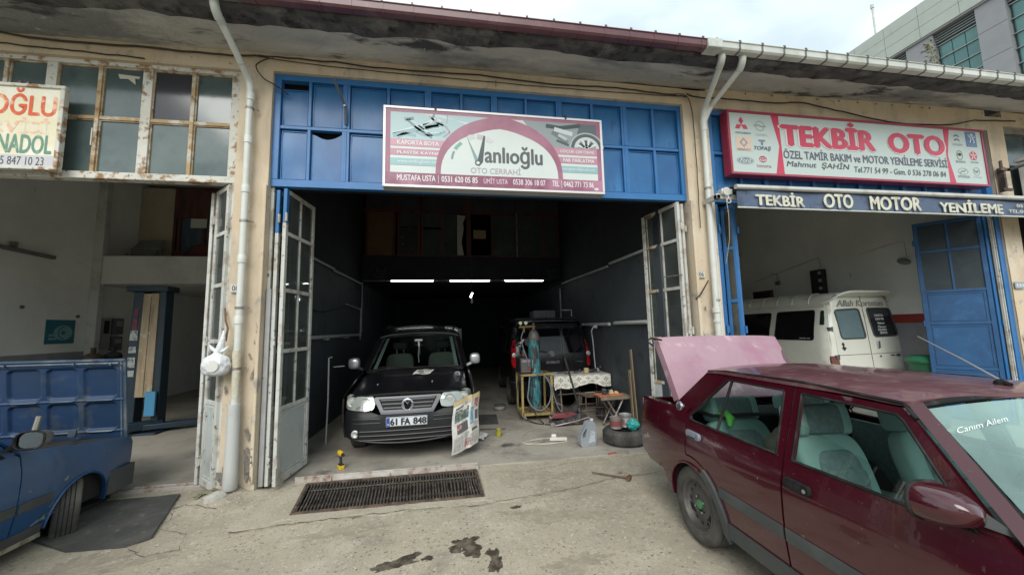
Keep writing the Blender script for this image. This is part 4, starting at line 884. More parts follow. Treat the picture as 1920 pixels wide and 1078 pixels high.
for k in range(5): ts([(.954,.53),(.954+.088/AR*sin(2*pi*k/5),.53+.088*cos(2*pi*k/5))],.008,3,wht)
tt('CHRYSLER',.936,.973,.395,.42,gr1)
el(.898,.225,.115,.062,.010,2,gr2); ts([(.885,.19),(.893,.235),(.903,.22),(.911,.265)],.010,3,gr2); tt('HYUNDAI',.873,.923,.105,.15,gr2)
el(.958,.235,.072,.078,.010,2,gr2); ts([(.947,.275),(.955,.215),(.958,.25),(.961,.215),(.969,.275)],.008,3,gr2); tt('Volkswagen',.938,.978,.115,.142,gr2,bold=0)
# main words
for k, m, bo in ((4,C(236,222,222),.13),(5,C(150,60,80),.10),(6,m_red,.085)): text_on('TEKBİR  OTO', TP(k), .184-(.003 if k == 4 else 0)+(.0015 if k == 5 else 0), .826+(.003 if k == 4 else 0), .50-(.012 if k == 4 else 0), .965, m, Tt, bold=bo)
tt('ÖZEL TAMİR BAKIM ve MOTOR YENİLEME SERVİSİ',.184,.832,.275,.455,C(92,92,110),bold=.03)
tt('Mahmut  ŞAHİN',.192,.428,.115,.262,C(84,86,92),bold=.02,shear=.2); tt('Tel.771 54 99 - Gsm. 0 536 278 06 84',.446,.820,.10,.20,C(92,92,98),bold=.02,shear=.15)
# ================================================================ AWNING
Ta = thing('rolled_awning', 'rolled dark blue awning with lettered valance over the right garage', 'awning', (3.6,-.4,3.3), world=True)
m_navy = mat('navy_canvas', srgb(78,92,116), .85, var=[(srgb(96,108,128), 2, .45, .7), (srgb(60,70,88), 5, .55, .7)], bump=(30,.15))
m_alum = mat('dull_aluminium', (.55,.55,.52), .45, .4, var=[((.4,.38,.34), 4, .5, .7)])
AY = -.40
def val(u, v): x = 3.72+6.1*u; return (x, AY-.012*sin(x*5)-.008*nz(x, v, 0, 4), 3.19+.225*v+.0*u)
part('valance', G().sheet(val, 90, 3, (0,.004,0)), m_navy, Ta, sm=60)
part('front_bar', G().tube([(3.69,AY-.02,3.455),(9.85,AY-.02,3.475)],.032,12), m_alum, Ta)
part('hem_bar', G().tube([(3.71,AY-.005,3.185),(9.85,AY-.005,3.185)],.010,6), m_pvc, Ta)
part('roller', G().tube([(3.75,-.10,3.44),(9.85,-.10,3.45)],.06,14), m_navy, Ta)
part('canvas_top', G().sheet(lambda u, v: (3.73+6.1*u, -.40+.28*v, 3.47+.035*sin(v*3)), 30, 3, (0,0,.004)), m_navy, Ta)
part('mount_arm', G().box(3.50,3.95,-.30,-.24,3.33,3.39).box(3.50,3.56,-.30,-.02,3.33,3.40), m_alum, Ta, bevel=.006)
part('gear_box', G().box(3.56,3.72,-.33,-.23,3.38,3.46).lathe([(.045,-.345),(.05,-.33),(.05,-.30)],14,(3.62,0,3.42),'y'), m_alum, Ta, bevel=.01)
part('crank_eye', G().tube([(3.64+.03*cos(k*pi/6),-.34,3.29+.03*sin(k*pi/6)) for k in range(12)],.008,6,closed=True).tube([(3.64,-.34,3.32),(3.64,-.33,3.38)],.010,6), m_alum, Ta)
part('pull_cord', G().tube([(3.60,-.34,3.38),(3.63,-.33,3.1),(3.68,-.25,2.8),(3.74,-.08,2.5)],.004,5), m_alum, Ta)
m_vl = mat('faded_letter', srgb(196,194,176), .8, var=[(srgb(150,150,140), 5, .5, .7)])
VP = lambda u, v: (u, AY-.028-.012*sin(u*5), v)
for t, a, b in (('TEKBİR',3.96,4.72),('OTO',5.02,5.47),('MOTOR',5.79,6.62),('YENİLEME',7.0,8.15)): text_on(t, VP, a, b, 3.215, 3.40, m_vl, Ta, bold=.07)
text_on('0536 278 06 84', VP, 8.46, 9.3, 3.325, 3.375, m_vl, Ta, bold=.02); text_on('TEL:0462 771 54 99', VP, 8.28, 9.3, 3.235, 3.285, m_vl, Ta, bold=.02)
# ================================================================ OLD PAINTED SIGN, LEFT
OY = -.08; ox0, ox1, oz0, oz1 = -5.75, -4.045, 3.44, 4.38
To = thing('painted_sign', 'faded hand painted sign with red and green letters over the left garage', 'sign', (-4.9,OY,3.44), world=True)
m_board = mat('yellowed_board', srgb(214,206,176), .8, var=[(srgb(222,220,204), 3, .45, .62), (srgb(190,150,110), 5, .60, .72)])
part('board', G().box(ox0+.03,ox1-.03,OY-.01,OY+.02,oz0+.03,oz1-.03), m_board, To)
part('frame', G().box(ox0,ox1,OY-.03,OY+.03,oz0,oz0+.035).box(ox0,ox1,OY-.03,OY+.03,oz1-.035,oz1).box(ox1-.04,ox1,OY-.03,OY+.03,oz0+.035,oz1-.035).box(ox0,ox0+.04,OY-.03,OY+.03,oz0+.035,oz1-.035), m_wf, To, bevel=.006)
part('bracket', G().box(-4.50,-4.47,OY,.05,4.38,4.42).box(-4.43,-4.40,OY,.05,4.38,4.42), m_rust, To)
OP = lambda u, v: (u, OY-.0115, v)
m_or = mat('faded_red_letter', srgb(206,92,62), .8, var=[(srgb(222,180,150), 7, .50, .60)]); m_pk = mat('worn_pink_letter', srgb(222,176,150), .8, var=[(srgb(212,208,190), 8, .46, .56)]); m_gn = mat('green_letter', srgb(104,140,124), .8, var=[(srgb(150,170,150), 9, .55, .66)])
text_on('OĞLU', OP, -4.71, -4.125, 4.035, 4.33, m_or, To, bold=.05)
text_on('SERVİSİ', OP, -4.88, -4.17, 3.84, 4.01, m_pk, To, bold=.05)
text_on('ANADOL', OP, -4.70, -4.13, 3.62, 3.82, m_gn, To, bold=.06)
part('strip', G().box(ox0+.04,-4.085,OY-.013,OY-.0105,3.475,3.60), C(206,206,208), To, sm=0)
text_on('SUZA 0535 847 10 23', lambda u, v: (u, OY-.0145, v), -4.90, -4.18, 3.49, 3.58, C(70,66,76), To, bold=.0)
# white sign at the right edge
Te = thing('shop_sign', 'white boxed sign with a red stripe projecting at the right picture edge', 'sign', (9.0,-.5,3.0), world=True)
part('case', G().box(9.42,11.2,-.32,-.02,2.75,4.25), mat('white_box_sign', (.62,.63,.62), .4), Te, bevel=.01)
part('cap', G().box(9.38,11.25,-.36,0,4.255,4.30), m_alu, Te, bevel=.005)
part('stripe', G().box(9.60,11.1,-.326,-.321,3.72,3.86).box(9.62,9.70,-.326,-.321,3.35,3.70), m_red, Te, sm=0)
# ================================================================ MODERN BUILDING BEHIND
Bm = thing('office_building', 'grey panelled office block with green glazing rising behind the workshops', 'building', (32,8,0), world=True)
m_clad = mat('pale_cladding', (.36,.395,.36), .55, var=[((.33,.36,.335), .8, .4, .7), ((.27,.29,.27), 2, .6, .75, (1,1,.15))]); m_clad2 = mat('grey_cladding', (.245,.25,.265), .6, var=[((.215,.22,.235), .9, .4, .7), ((.17,.175,.18), 2, .6, .75, (1,1,.15))])
m_gglass = mat('green_glazing', (.05,.14,.14), .08, var=[((.07,.2,.19), .35, .4, .7)], spec=.8)
XB = 32; YF, YN = 30.0, -6.0
part('wall', G().box(XB+.02,XB+14,YN,YF,0,22.7), m_clad2, Bm, sm=0)
# fascia panels: three rows
def panels(y0, y1, z0, z1, ny, nz_, x, m, gap=.022, t=.06):
    for i in range(ny):
        for j in range(nz_):
            a, b = y0+(y1-y0)*i/ny, y0+(y1-y0)*(i+1)/ny; c_, d = z0+(z1-z0)*j/nz_, z0+(z1-z0)*(j+1)/nz_
            part('panel', G().box(x-t,x,a+gap/2,b-gap/2,c_+gap/2,d-gap/2), m, Bm, sm=0)
panels(4.0, 30.0, 20.4, 22.8, 13, 3, XB-.5, m_clad)
part('soffit', G().box(XB-.497,XB+.02,4,30,20.30,22.72), m_clad2, Bm, sm=0)
# bays: piers and windows
m_mul = mat('mullion_metal', (.30,.33,.33), .4, .4); m_mul2 = mat('dark_mullion', (.03,.05,.055), .4)
for (y0, y1) in ((11.5,13.5),(4.6,10.25),(15.0,18.0)):
    part('recess', G().box(XB-.02,XB+.01,y0,y1,8,20.3), m_mul2, Bm, sm=0)
    nrow = 11; zt = 19.45
    for k in range(nrow):
        zz1 = zt-k*.90; cols_ = 3 if y1-y0 < 2.5 else (4 if y1-y0 < 4 else 8)
        for c_ in range(cols_):
            a, b = y0+.06+(y1-y0-.12)*c_/cols_, y0+.06+(y1-y0-.12)*(c_+1)/cols_
            part('pane', G().box(XB-.06,XB-.03,a+.02,b-.02,zz1-.88,zz1-.02), m_gglass, Bm, sm=0)
        part('transom_bar', G().box(XB-.16,XB-.06,y0,y1,zz1-.02,zz1+.02), m_mul, Bm, sm=0)
    for k in range(4): part('louvre', G().box(XB-.22,XB-.06,y0,y1,19.62+k*.17,19.65+k*.17), m_mul, Bm, sm=0)
for (y0, y1) in ((13.5,15.0),(10.25,11.5),(18.0,19.6)):
    panels(y0, y1, 8.3, 20.3, 1, 7, XB-.32, m_clad2, .025, .05); part('pier', G().box(XB-.32,XB+.01,y0+.02,y1-.02,8,20.28), m_clad2, Bm, sm=0)
single('antenna_mast', G().tube([(33,17.5,22.6),(33,17.5,26.0)],.07,8).tube([(33,17.5,26.0),(33,17.5,26.3)],.12,8), m_gpv, 'thin pale mast standing on the roof of the office block', 'mast')
# small plant in the gutter
Tp = thing('gutter_plant', 'small yellow green weed growing out of the grey gutter', 'plant', (6.62,-.8,5.07))
m_leafy = mat('weed_leaf', (.20,.21,.06), .7, var=[((.27,.27,.08), 9, .4, .7)])
part('stem', G().tube([(0,0,0),(.02,0,.15),(-.02,0,.32),(-.04,0,.42)],.006,5), m_leafy, Tp)
random.seed(21); g = G()
for k in range(70):
    t = random.random(); c_ = Vector((-.03*t+random.uniform(-.07,.07)*(1.1-t*.6), random.uniform(-.06,.06), .08+.36*t)); a = random.uniform(0,6.28); d = Vector((cos(a),sin(a),random.uniform(-.3,.6)))*.05; s_ = Vector((-sin(a),cos(a),0))*.012
    g.add([c_, c_+d*.5+s_, c_+d, c_+d*.5-s_], [(0,1,2,3)])
part('leaves', g, m_leafy, Tp, sm=0, kind='stuff')
# ================================================================ VEHICLES
m_tyre = mat('tyre_rubber', (.04,.039,.036), .85, var=[((.12,.11,.095), 4, .42, .68)], bump=(40,.3))
m_trub = mat('trim_rubber', (.014,.014,.014), .75, spec=.15, var=[((.05,.05,.05), 6, .5, .7)])
m_trim = mat('faded_grey_trim', (.055,.062,.062), .65, var=[((.085,.09,.088), 4, .45, .7)], bump=(40,.1))
m_under = mat('underbody', (.015,.014,.013), .95)
m_mar_p = mat('maroon_paint', (.050,.0042,.0100), .15, var=[((.058,.007,.013), 1.3, .45, .7), ((.15,.10,.085), 30, .66, .76, (1,1,1), .5)], coat=.7, bump=(2.2,.05,.03))
m_mar_roof = mat('dusty_maroon_roof', (.115,.03,.042), .30, var=[((.16,.075,.082), 2.2, .38, .66, (1,1,1), .45), ((.21,.13,.12), 14, .52, .74, (1,1,1), .5), ((.09,.01,.03), 1.5, .56, .72, (1,1,1), .25)], coat=.6, bump=(4,.06,.03))
m_pink = mat('pink_primer', (.285,.155,.195), .34, var=[((.34,.21,.25), 1.2, .42, .60), ((.30,.13,.19), 2.6, .54, .72), ((.44,.31,.34), 5, .60, .70), ((.22,.06,.11), 9, .70, .76)], coat=.15, bump=(5,.06,.03))
m_seat = mat('teal_seat_fabric', (.24,.42,.37), .9, var=[((.31,.48,.43), 3, .4, .7), ((.42,.50,.38), 2.2, .66, .76)], bump=(60,.3,.006))
m_seat2 = mat('grey_teal_fabric', (.15,.225,.215), .95, var=[((.20,.285,.27), 30, .4, .6)], bump=(160,.6,.005))
m_inn = mat('dark_interior', (.022,.024,.024), .8)
m_cglass = glass('car_glass', (.80,.88,.86), 1.25, .01)
m_wglass = glass('windscreen_glass', (.62,.80,.78), .75, .03, .50, (.30,.46,.43))  # teal haze puts the pale sky reflection into the glass colour
m_chrome = mat('dull_chrome', (.5,.52,.54), .25, .9)
m_wheel = mat('dirty_steel_wheel', (.11,.10,.095), .6, .4, var=[((.2,.17,.14), 7, .5, .7), ((.05,.045,.04), 4, .52, .7)], bump=(30,.3))
m_redl = mat('red_lens', (.45,.012,.02), .12, coat=.6)
m_lens = glass('clear_lens', (.9,.92,.92), 1.3, .02)
def wheel(T, c, r, w, side, m_rim, steer=0, name='wheel', lugs=None, slots=12, hubm=None, rim_r=.62):
    """wheel with axis across the car (y); side = -1 right, +1 left (outer face)"""
    mt = Matrix.Translation(Vector(c)) @ Matrix.Rotation(steer, 4, 'Z') @ Matrix.Scale(side, 4, (0,1,0))
    h = w/2; rr = r*rim_r
    pr = [(rr,-h*.85),(r*.80,-h),(r*.94,-h*.98),(r*.985,-h*.80),(r,-h*.55),(r,h*.55),(r*.985,h*.80),(r*.94,h*.98),(r*.80,h),(rr+.012,h*.92),(rr,h*.86)]
    ty = part('wheel', G().lathe(pr, 48, (0,0,0), 'y', cap=False).move(mtx=mt), m_tyre, T, sm=50)
    g = G()
    for k in range(4):
        yy = -h*.5+h*.33*k; g.lathe([(r+.0006,yy-.004),(r+.0012,yy+.004)], 48, (0,0,0), 'y', cap=False)
    part('tread_groove', g.move(mtx=mt), m_under, ty)
    part('sidewall_rib', G().lathe([(r*.86,h*1.0),(r*.87,h*1.025),(r*.885,h*1.0)],48,(0,0,0),'y',cap=False).lathe([(rr*1.08,h*.97),(rr*1.10,h*1.01),(rr*1.13,h*.98)],48,(0,0,0),'y',cap=False).move(mtx=mt), m_tyre, ty)
    pr = [(rr,-h*.8),(rr*.94,-h*.3),(rr*.94,h*.55),(rr*.99,h*.88),(rr*1.02,h*.93),(rr*1.0,h*.80),(rr*.93,h*.52),(rr*.86,h*.35),(rr*.66,h*.36),(rr*.55,h*.50),(rr*.40,h*.52),(rr*.36,h*.40),(.012,h*.40)]
    part('rim', G().lathe(pr, 36, (0,0,0), 'y').move(mtx=mt), m_rim, ty, sm=50)
    g = G()
    for k in range(slots):
        a = 2*pi*k/slots; g.add([(rr*q*cos(a+d), h*.365, rr*q*sin(a+d)) for q, d in ((.72,-.10),(.84,-.11),(.84,.11),(.72,.10))], [(0,1,2,3)])
    part('slot', g.move(mtx=mt), m_under, ty, sm=0, kind='stuff')
    part('hub', G().lathe([(rr*.20,h*.40),(rr*.20,h*.62),(rr*.15,h*.70),(.004,h*.70)],18,(0,0,0),'y').move(mtx=mt), hubm or m_rim, ty)
    for k in range(4): a = 2*pi*k/4+.5; part('nut', G().lathe([(.011,h*.5),(.011,h*.64),(.006,h*.66)],6,(rr*.33*cos(a),0,rr*.33*sin(a)),'y').move(mtx=mt), m_chrome if lugs else m_rim, ty)
    return ty
# ---------------------------------------------------------------- three-box saloon (two of them)
def Wz(x, z):
    t = [(.10,.735),(.22,.765),(.33,.785),(.45,.800),(.60,.808),(.74,.806),(.80,.800),(.84,.790),(.91,.776)]
    w = smooth(t, z) if z <= .91 else .776-.36*(z-.91)
    if x < -.25: w -= .05*((-.25-x)/.68)**2
    if x > 2.55: w -= .045*((x-2.55)/.6)**2
    return w
def arc(cx, cz, r, a0, a1, n=14): return [(cx+r*cos(radians(a0+(a1-a0)*k/n)), cz+r*sin(radians(a0+(a1-a0)*k/n))) for k in range(n+1)]
def seat(T, x, y, w=.46, hr=True, name='seat', back=.56, zb=.44, rake=.34):
    """seat facing +x; returns the seat part with backrest and headrest as children"""
    def pad(cx, cy, cz, sx, sy, sz, rot, m, nm, parent, pw=4):
        g = G(); vs = []; n, k = 20, 12
        def f(u, v):
            a = 2*pi*u; b = -pi/2+pi*v; c_, s_ = cos(b), sin(b)
            e = lambda t, q: (abs(t)**q)*(1 if t > 0 else -1)
            return Vector((sx/2*e(c_,.4)*e(cos(a),.4), sy/2*e(c_,.4)*e(sin(a),.4), sz/2*e(s_,.5)))
        g.grid(f, n*2, k*2); mt = Matrix.Translation((cx,cy,cz)) @ Matrix.Rotation(rot, 4, 'Y'); return part(nm, g.move(mtx=mt), m, parent, sm=80)
    s_ = pad(x, y, zb-.06, .50, w, .17, -.12, m_seat, 'seat', T)
    bx = x-.25-sin(rake)*back/2; bz = zb+cos(rake)*back/2
    pad(bx, y, bz, .15, w, back+.06, -rake, m_seat, 'backrest', s_)
    pad(bx+.062, y, bz-.01, .08, w*.62, back*.86, -rake, m_seat2, 'backrest_insert', s_)
    for q in (-.12,.08): pad(bx+.085-sin(rake)*q, y, bz+q, .05, w*.60, .10, -rake, m_seat2, 'cushion_roll', s_)
    if hr:
        hx = x-.25-sin(rake)*(back+.13)+.02; hz = zb+cos(rake)*(back+.10)
        pad(hx, y, hz+.02, .15, w*.72, .185, -rake*.6, m_seat2, 'headrest', s_)
        for q in (-1, 1): pad(hx, y+q*w*.33, hz+.02, .165, .06, .195, -rake*.6, m_seat, 'headrest_end', s_)
    return s_
def saloon(T, P, Proof, bonnet='closed', boot='closed', front_bumper=True, rear_bumper=False, steer=0, m_rim=None, hubm=None, glass_down=True):
    for s in (-1, 1):
        fn = lambda x, z, s=s: (x, s*Wz(x, z), z); dp = (0, -s*.022, 0)
        A = arc(0,.27,.318,-6,186); 
        qp = [(-.93,.965),(-.36,.985),(-.30,1.005),(-.24,1.03),(.035,1.30),(.06,1.325),(.245,1.33),(.262,1.315),(-.10,.965),(-.085,.92),(-.066,.895),(-.066,.66)] + arc(0,.27,.376,98,-6,12) + A[:] + [(-.345,.30),(-.42,.34),(-.46,.405),(-.76,.395),(-.93,.47)]
        q = part('quarter_panel', drape(qp, fn, .05, depth=dp), P, T, sm=50)
        # wheel arch lips
        part('arch_lip', G().tube([(x, s*(Wz(x,z)+.004), z) for x, z in arc(0,.27,.322,-4,184,22)], .011, 6), P, q, sm=60)
        rd = [(-.054,.895)] + [(-.054,.67)] + arc(0,.27,.388,97,4,12) + [(.386,.285),(.888,.285),(.888,.90),(.858,1.318),(.275,1.318),(-.088,.962),(-.070,.915)]
        rw = [(-.035,.958),(-.030,.935),(.0,.928),(.835,.926),(.862,.94),(.80,1.268),(.785,1.283),(.30,1.283),(.285,1.272)]
        rw = [(-.035,.958),(-.030,.935),(.0,.928),(.842,.922),(.803,1.272),(.79,1.283),(.30,1.283),(.285,1.272)]
        d1 = part('rear_door', drape(rd, fn, .05, [rw], dp), P, T, sm=50)
        fd = [(.902,.285),(1.845,.285),(1.852,.60),(1.848,.90),(1.815,.925),(1.475,1.27),(1.44,1.30),(.874,1.318),(.902,.90)]
        fwn = [(.955,.922),(1.735,.922),(1.452,1.245),(1.42,1.268),(.925,1.283),(.925,1.27)]
        d2 = part('front_door', drape(fd, fn, .05, [fwn], dp), P, T, sm=50)
        A2 = arc(2.49,.27,.325,-4,184)
        ff = [(1.862,.285),(2.10,.285),(2.155,.27)] + arc(2.49,.27,.325,180,0,16)[0:] + [(2.83,.30),(3.12,.33),(3.17,.45),(3.17,.74),(3.13,.80),(2.0,.925),(1.86,.93),(1.862,.60)]
        q2 = part('fender', drape(ff, fn, .05, depth=dp), P, T, sm=50)
        part('arch_lip', G().tube([(x, s*(Wz(x,z)+.004), z) for x, z in arc(2.49,.27,.328,0,180,22)], .011, 6), P, q2, sm=60)
        # inner arches
        for cx in (0, 2.49): part('wheel_well', G().sheet(lambda u, v: (cx+.33*cos(pi*u), s*(.50+(Wz(cx,.5)-.53)*v), .27+.33*sin(pi*u)), 16, 1, (0,0,.004)), m_under, T, sm=60)
        # dark rubber line in the gap between the doors
        part('door_shut', G().tube([(.895, s*(Wz(.9,z)-.012), z) for z in (.29,.5,.7,.9)]+[(.865, s*(Wz(.87,1.31)-.012), 1.31)], .006, 5), m_trub, T)
        # lower trims: skirt and side moulding
        sk = [(.36,.215),(2.12,.215),(2.12,.325),(.40,.325)]
        part('sill_skirt', drape(sk, lambda x, z: (x, s*(Wz(x,z)+.014), z), .06, depth=(0,-s*.03,0)), m_trim, T, sm=50)
        part('arch_flare', drape(arc(0,.27,.335,62,-8,8)+arc(0,.27,.385,-14,62,8), lambda x, z: (x, s*(Wz(x,z)+.022), z), .05, depth=(0,-s*.03,0)), m_trim, q, sm=50)
        for a, b, pr_ in ((.335,.885,d1),(.905,1.845,d2),(1.87,2.17,q2)):
            part('side_moulding', drape([(a,.475),(b,.475),(b,.545),(a,.545)], lambda x, z: (x, s*(Wz(x,z)+.012-.004*abs(z-.51)/.035), z), .05, depth=(0,-s*.02,0)), m_trim, pr_, sm=50)
        # window rubber
        for lp, pr_ in ((rw, d1), (fwn, d2)):
            part('window_seal', G().tube([(x, s*(Wz(x,z)+.001), z) for x, z in dense(lp, .12)], .007, 5, closed=True), m_trub, pr_, sm=60)
        part('window_divider', G().tube([(.305,s*(Wz(.3,.92)-.008),.925),(.335,s*(Wz(.3,1.28)-.006),1.285)], .010, 6), m_trub, d1)
        # glass
        gl_ = lambda x, z, s=s: (x, s*(Wz(x,z)-.014), z)
        part('window', drape(rw, gl_, .3), m_cglass, d1, sm=60)
        if glass_down and s < 0: part('window', drape([(.955,.92),(1.73,.92),(1.70,.955),(.94,1.12)], gl_, .3), m_cglass, d2, sm=60, label='front window wound halfway down')
        else: part('window', drape(fwn, gl_, .3), m_cglass, d2, sm=60)
        # handles
        for x0, x1, z, m, pr_ in ((-.03,.145,.828,mat('grey_handle', (.20,.22,.26), .4), d1),(.925,1.09,.805,m_trub, d2)):
            y = s*(Wz(x0, z)); hd = part('handle', G().prism(rounded([(x0,z-.028),(x1,z-.030),(x1,z+.026),(x0,z+.030)],.025), y-.002*s, y+s*.022), m, pr_, bevel=.004)
            part('grip', G().prism(rounded([(x0+.02,z-.004),(x1-.045,z-.004),(x1-.045,z+.018),(x0+.02,z+.018)],.008), y+s*.022, y+s*.030), m_trub if m is m_trim else m, hd, bevel=.002) if False else None
            part('lift_flap', G().prism(rounded([(x0+.018,z-.012),(x1-.048,z-.012),(x1-.048,z+.020),(x0+.018,z+.020)],.008), y+s*.0225, y+s*.0275), m, hd, bevel=.002); part('recess', G().prism(rounded([(x0+.025,z-.024),(x1-.05,z-.024),(x1-.05,z-.015),(x0+.025,z-.015)],.004), y+s*.0225, y+s*.0235), m_under, hd)
            part('key_lock', G().lathe([(.011,y),(.011,y+s*.026)],12,(x1-.028,0,z-.004),'y'), m_chrome, pr_)
        # drip rail and A pillar
        part('drip_rail', G().tube([(.055,s*(Wz(0,1.32)+.002),1.325),(.25,s*(Wz(0,1.34)+.006),1.342),(.9,s*(Wz(0,1.345)+.006),1.348),(1.44,s*(Wz(1.4,1.32)+.004),1.322),(1.50,s*(Wz(1.5,1.27)+.004),1.265)], .009, 6), m_trub, T, sm=60)
        part('pillar', G().sheet(lambda u, v: (1.455+.40*u+.035*v, s*(Wz(1.5,1.32-.39*u)+.002-.034*v), 1.322-.392*u+.012*v), 8, 2, (0,-s*.01,-.015)), P, T, sm=50)
        part('rear_pillar_skin', G().sheet(lambda u, v: (.045-.335*u-.03*v, s*(Wz(0,1.32-.30*u)+.001-.075*v), 1.32-.315*u+.006*v), 8, 2, (0,-s*.01,-.015)), P, T, sm=50)
    # roof
    def RZ(x, y):
        e = 1.338-.020*max(0,(x-1.1)/.4)**2-.02*max(0,(.25-x)/.25)**2; w = .645; t = min(1, abs(y)/w); return (x, y, e+.048*(1-t**2.4))
    rf = rounded([(.02,-.640),(1.44,-.632),(1.50,-.3),(1.515,0),(1.50,.3),(1.44,.632),(.02,.640),(-.03,.3),(-.045,0),(-.03,-.3)], .06)
    part('roof', drape(rf, RZ, .09, depth=(0,0,-.02)), Proof, T, sm=60)
    part('headliner', drape([(.05,-.58),(1.42,-.58),(1.42,.58),(.05,.58)], lambda x, y: (x, y, RZ(x,y)[2]-.045), .3), mat('headliner', (.10,.11,.11), .95), T, sm=60)
    # windscreen and rear window
    ws = lambda u, v: (1.478+.38*v+.05*(1-(2*u-1)**2)*(.3+.7*v), (2*u-1)*(.600+.105*v), 1.318-.375*v+.035*(1-(2*u-1)**2)*(1-v))
    w_ = part('windscreen', G().grid(lambda u, v: ws(.02+.96*u, .04+.93*v), 14, 6), m_wglass, T, sm=80)
    part('windscreen_rubber', G().tube([ws(u, 0) for u in [k/10 for k in range(11)]]+[ws(1,v) for v in (.33,.66,1)]+[ws(1-k/10,1) for k in range(1,11)]+[ws(0,v) for v in (.66,.33)], .015, 6, closed=True), m_trub, w_, sm=60)
    rwn = lambda u, v: (.0-.30*v-.05*(1-(2*u-1)**2)*(.3+.7*v), (2*u-1)*(.565+.10*v), 1.315-.29*v+.035*(1-(2*u-1)**2)*(1-v))
    r_ = part('rear_window', G().grid(lambda u, v: rwn(.02+.96*u, .04+.92*v), 12, 5), m_cglass, T, sm=80)
    part('rear_window_rubber', G().tube([rwn(k/8, 0) for k in range(9)]+[rwn(1,.5)]+[rwn(1-k/8,1) for k in range(9)]+[rwn(0,.5)], .012, 6, closed=True), m_trub, r_, sm=60)
    # floor, firewall, shelf, dash
    part('floor_pan', G().box(-.42,3.1,-.66,.66,.19,.22).box(-.33,2.14,-.735,.735,.19,.24), m_under, T, sm=0)
    part('parcel_shelf', G().box(-.30,.02,-.60,.60,.945,.965), m_inn, T, sm=0)
    part('scuttle', G().sheet(lambda u, v: (1.82+.16*v+.05*(1-(2*u-1)**2), (2*u-1)*(.74), .925-.0*v), 8, 1, (0,0,-.03)), P, T, sm=60)
    part('dashboard', G().prism([(1.42,.62),(1.46,.86),(1.60,.93),(1.86,.93),(1.86,.55),(1.5,.55)], -.70, .70), mat('dashboard_plastic', (.05,.055,.055), .7), T, bevel=.02)
    part('steering_wheel', G().tube([(1.27+.07*sin(a*pi/10), .37+.185*cos(a*pi/10), .84+.17*sin(a*pi/10)) for a in range(20)], .014, 6, closed=True).tube([(1.46,.37,.78),(1.28,.37,.84)],.022,6).bar((1.28,.19,.84),(1.28,.55,.84),.03,.02), m_inn, T)
    for s in (-1, 1):
        part('door_card', G().sheet(lambda u, v: (.0+1.82*u, s*(.728-.01*v), .26+.63*v), 6, 3, (0,-s*.02,0)), m_seat2, T, sm=60)
    for y in (-.37,.37): seat(T, 1.18, y)
    for y in (-.35,.35): seat(T, .38, y, .56, True, zb=.42, back=.50, rake=.42)
    part('front_bulkhead', G().box(1.86,1.9,-.70,.70,.25,.92), m_under, T, sm=0)
    # tail
    part('rear_panel', G().box(-.935,-.915,-.735,.735,.47,.955), P, T, bevel=.01)
    for s in (-1, 1): lp = part('tail_lamp', G().box(-.955,-.936,s*.42,s*.72,.68,.86), m_redl, T, bevel=.008)
    part('boot_floor', G().box(-.90,-.32,-.70,.70,.48,.50).box(-.33,-.31,-.70,.70,.42,.93), m_under, T, sm=0)
    if boot == 'open':
        # inner wings and gutter, lid raised about its front edge
        for s in (-1,1): part('boot_gutter', drape([(-.92,.62),(-.34,.645),(-.34,.735),(-.92,.725)], lambda x, y: (x, s*y, .975-.012*(.73-y)*8), .12, depth=(0,0,-.03)), P, T, sm=50)
        ax = Vector((-.34, 0, 1.02)); th = radians(120)
        def lid(u, v):   # u across, v along from hinge to tail edge
            y = (2*u-1)*(.665-.0*v); l = .66*v; h = .030*(1-(2*u-1)**4)-.02*v*v; a = th; return (ax.x-cos(a)*-l*1.0*-1*-1 if False else ax.x + (-l*cos(pi-th)) - h*sin(th)*-1*0 + h*.80, y, ax.z + l*sin(pi-th) + h*.5)
        ld = part('boot_lid', G().sheet(lid, 20, 12, (-.018,0,-.008)), m_pink, T, sm=60)
        e0 = [lid(1, v/6) for v in range(7)]
        part('lid_edge', G().sheet(lambda u, v: tuple(Vector(lid(1, .02+.96*v))+Vector((-.06*u,.035*u,-.03*u))), 2, 8, (-.004,0,0)), m_mar_p, ld, sm=60)
        part('lid_edge', G().sheet(lambda u, v: tuple(Vector(lid(0, .02+.96*v))+Vector((-.06*u,-.012*u,-.03*u))), 2, 8, (-.004,0,0)), m_pink, ld, sm=60)
        part('lid_lip', G().sheet(lambda u, v: tuple(Vector(lid(u, 1))+Vector((-.09*v,0,-.06*v))), 12, 2, (0,0,-.004)), m_mar_p, ld, sm=60)
        part('lid_patch', drape([(.93,0),(1,0),(1,.78),(.975,.72),(.955,.60),(.965,.50),(.94,.38),(.955,.25),(.925,.1)], lambda u, v: tuple(Vector(lid(u, v))+Vector((.003,0,.001))), .05), m_mar_p, ld, sm=60, label='corner strip still in old maroon paint')
        for s in (-1,1): part('hinge_arm', G().tube([(-.36,s*.55,.93),(-.45,s*.55,.98),(-.52,s*.56,1.10),(-.47,s*.56,1.22)],.010,6), m_inn, T)
        part('rubber_stop', G().tube([(-.60,-.66,1.56),(-.66,-.74,1.58),(-.72,-.76,1.55),(-.66,-.72,1.50)],.010,6), m_trub, ld)
    else:
        part('boot_lid', drape([(-.93,-.70),(-.35,-.68),(-.35,.68),(-.93,.70)], lambda x, y: (x, y, .985+.025*(1-(y/.7)**2)-.0*x), .12, depth=(0,0,-.03)), P, T, sm=60)
    # nose
    NX = lambda y: 3.19-.06*(y/.75)**2
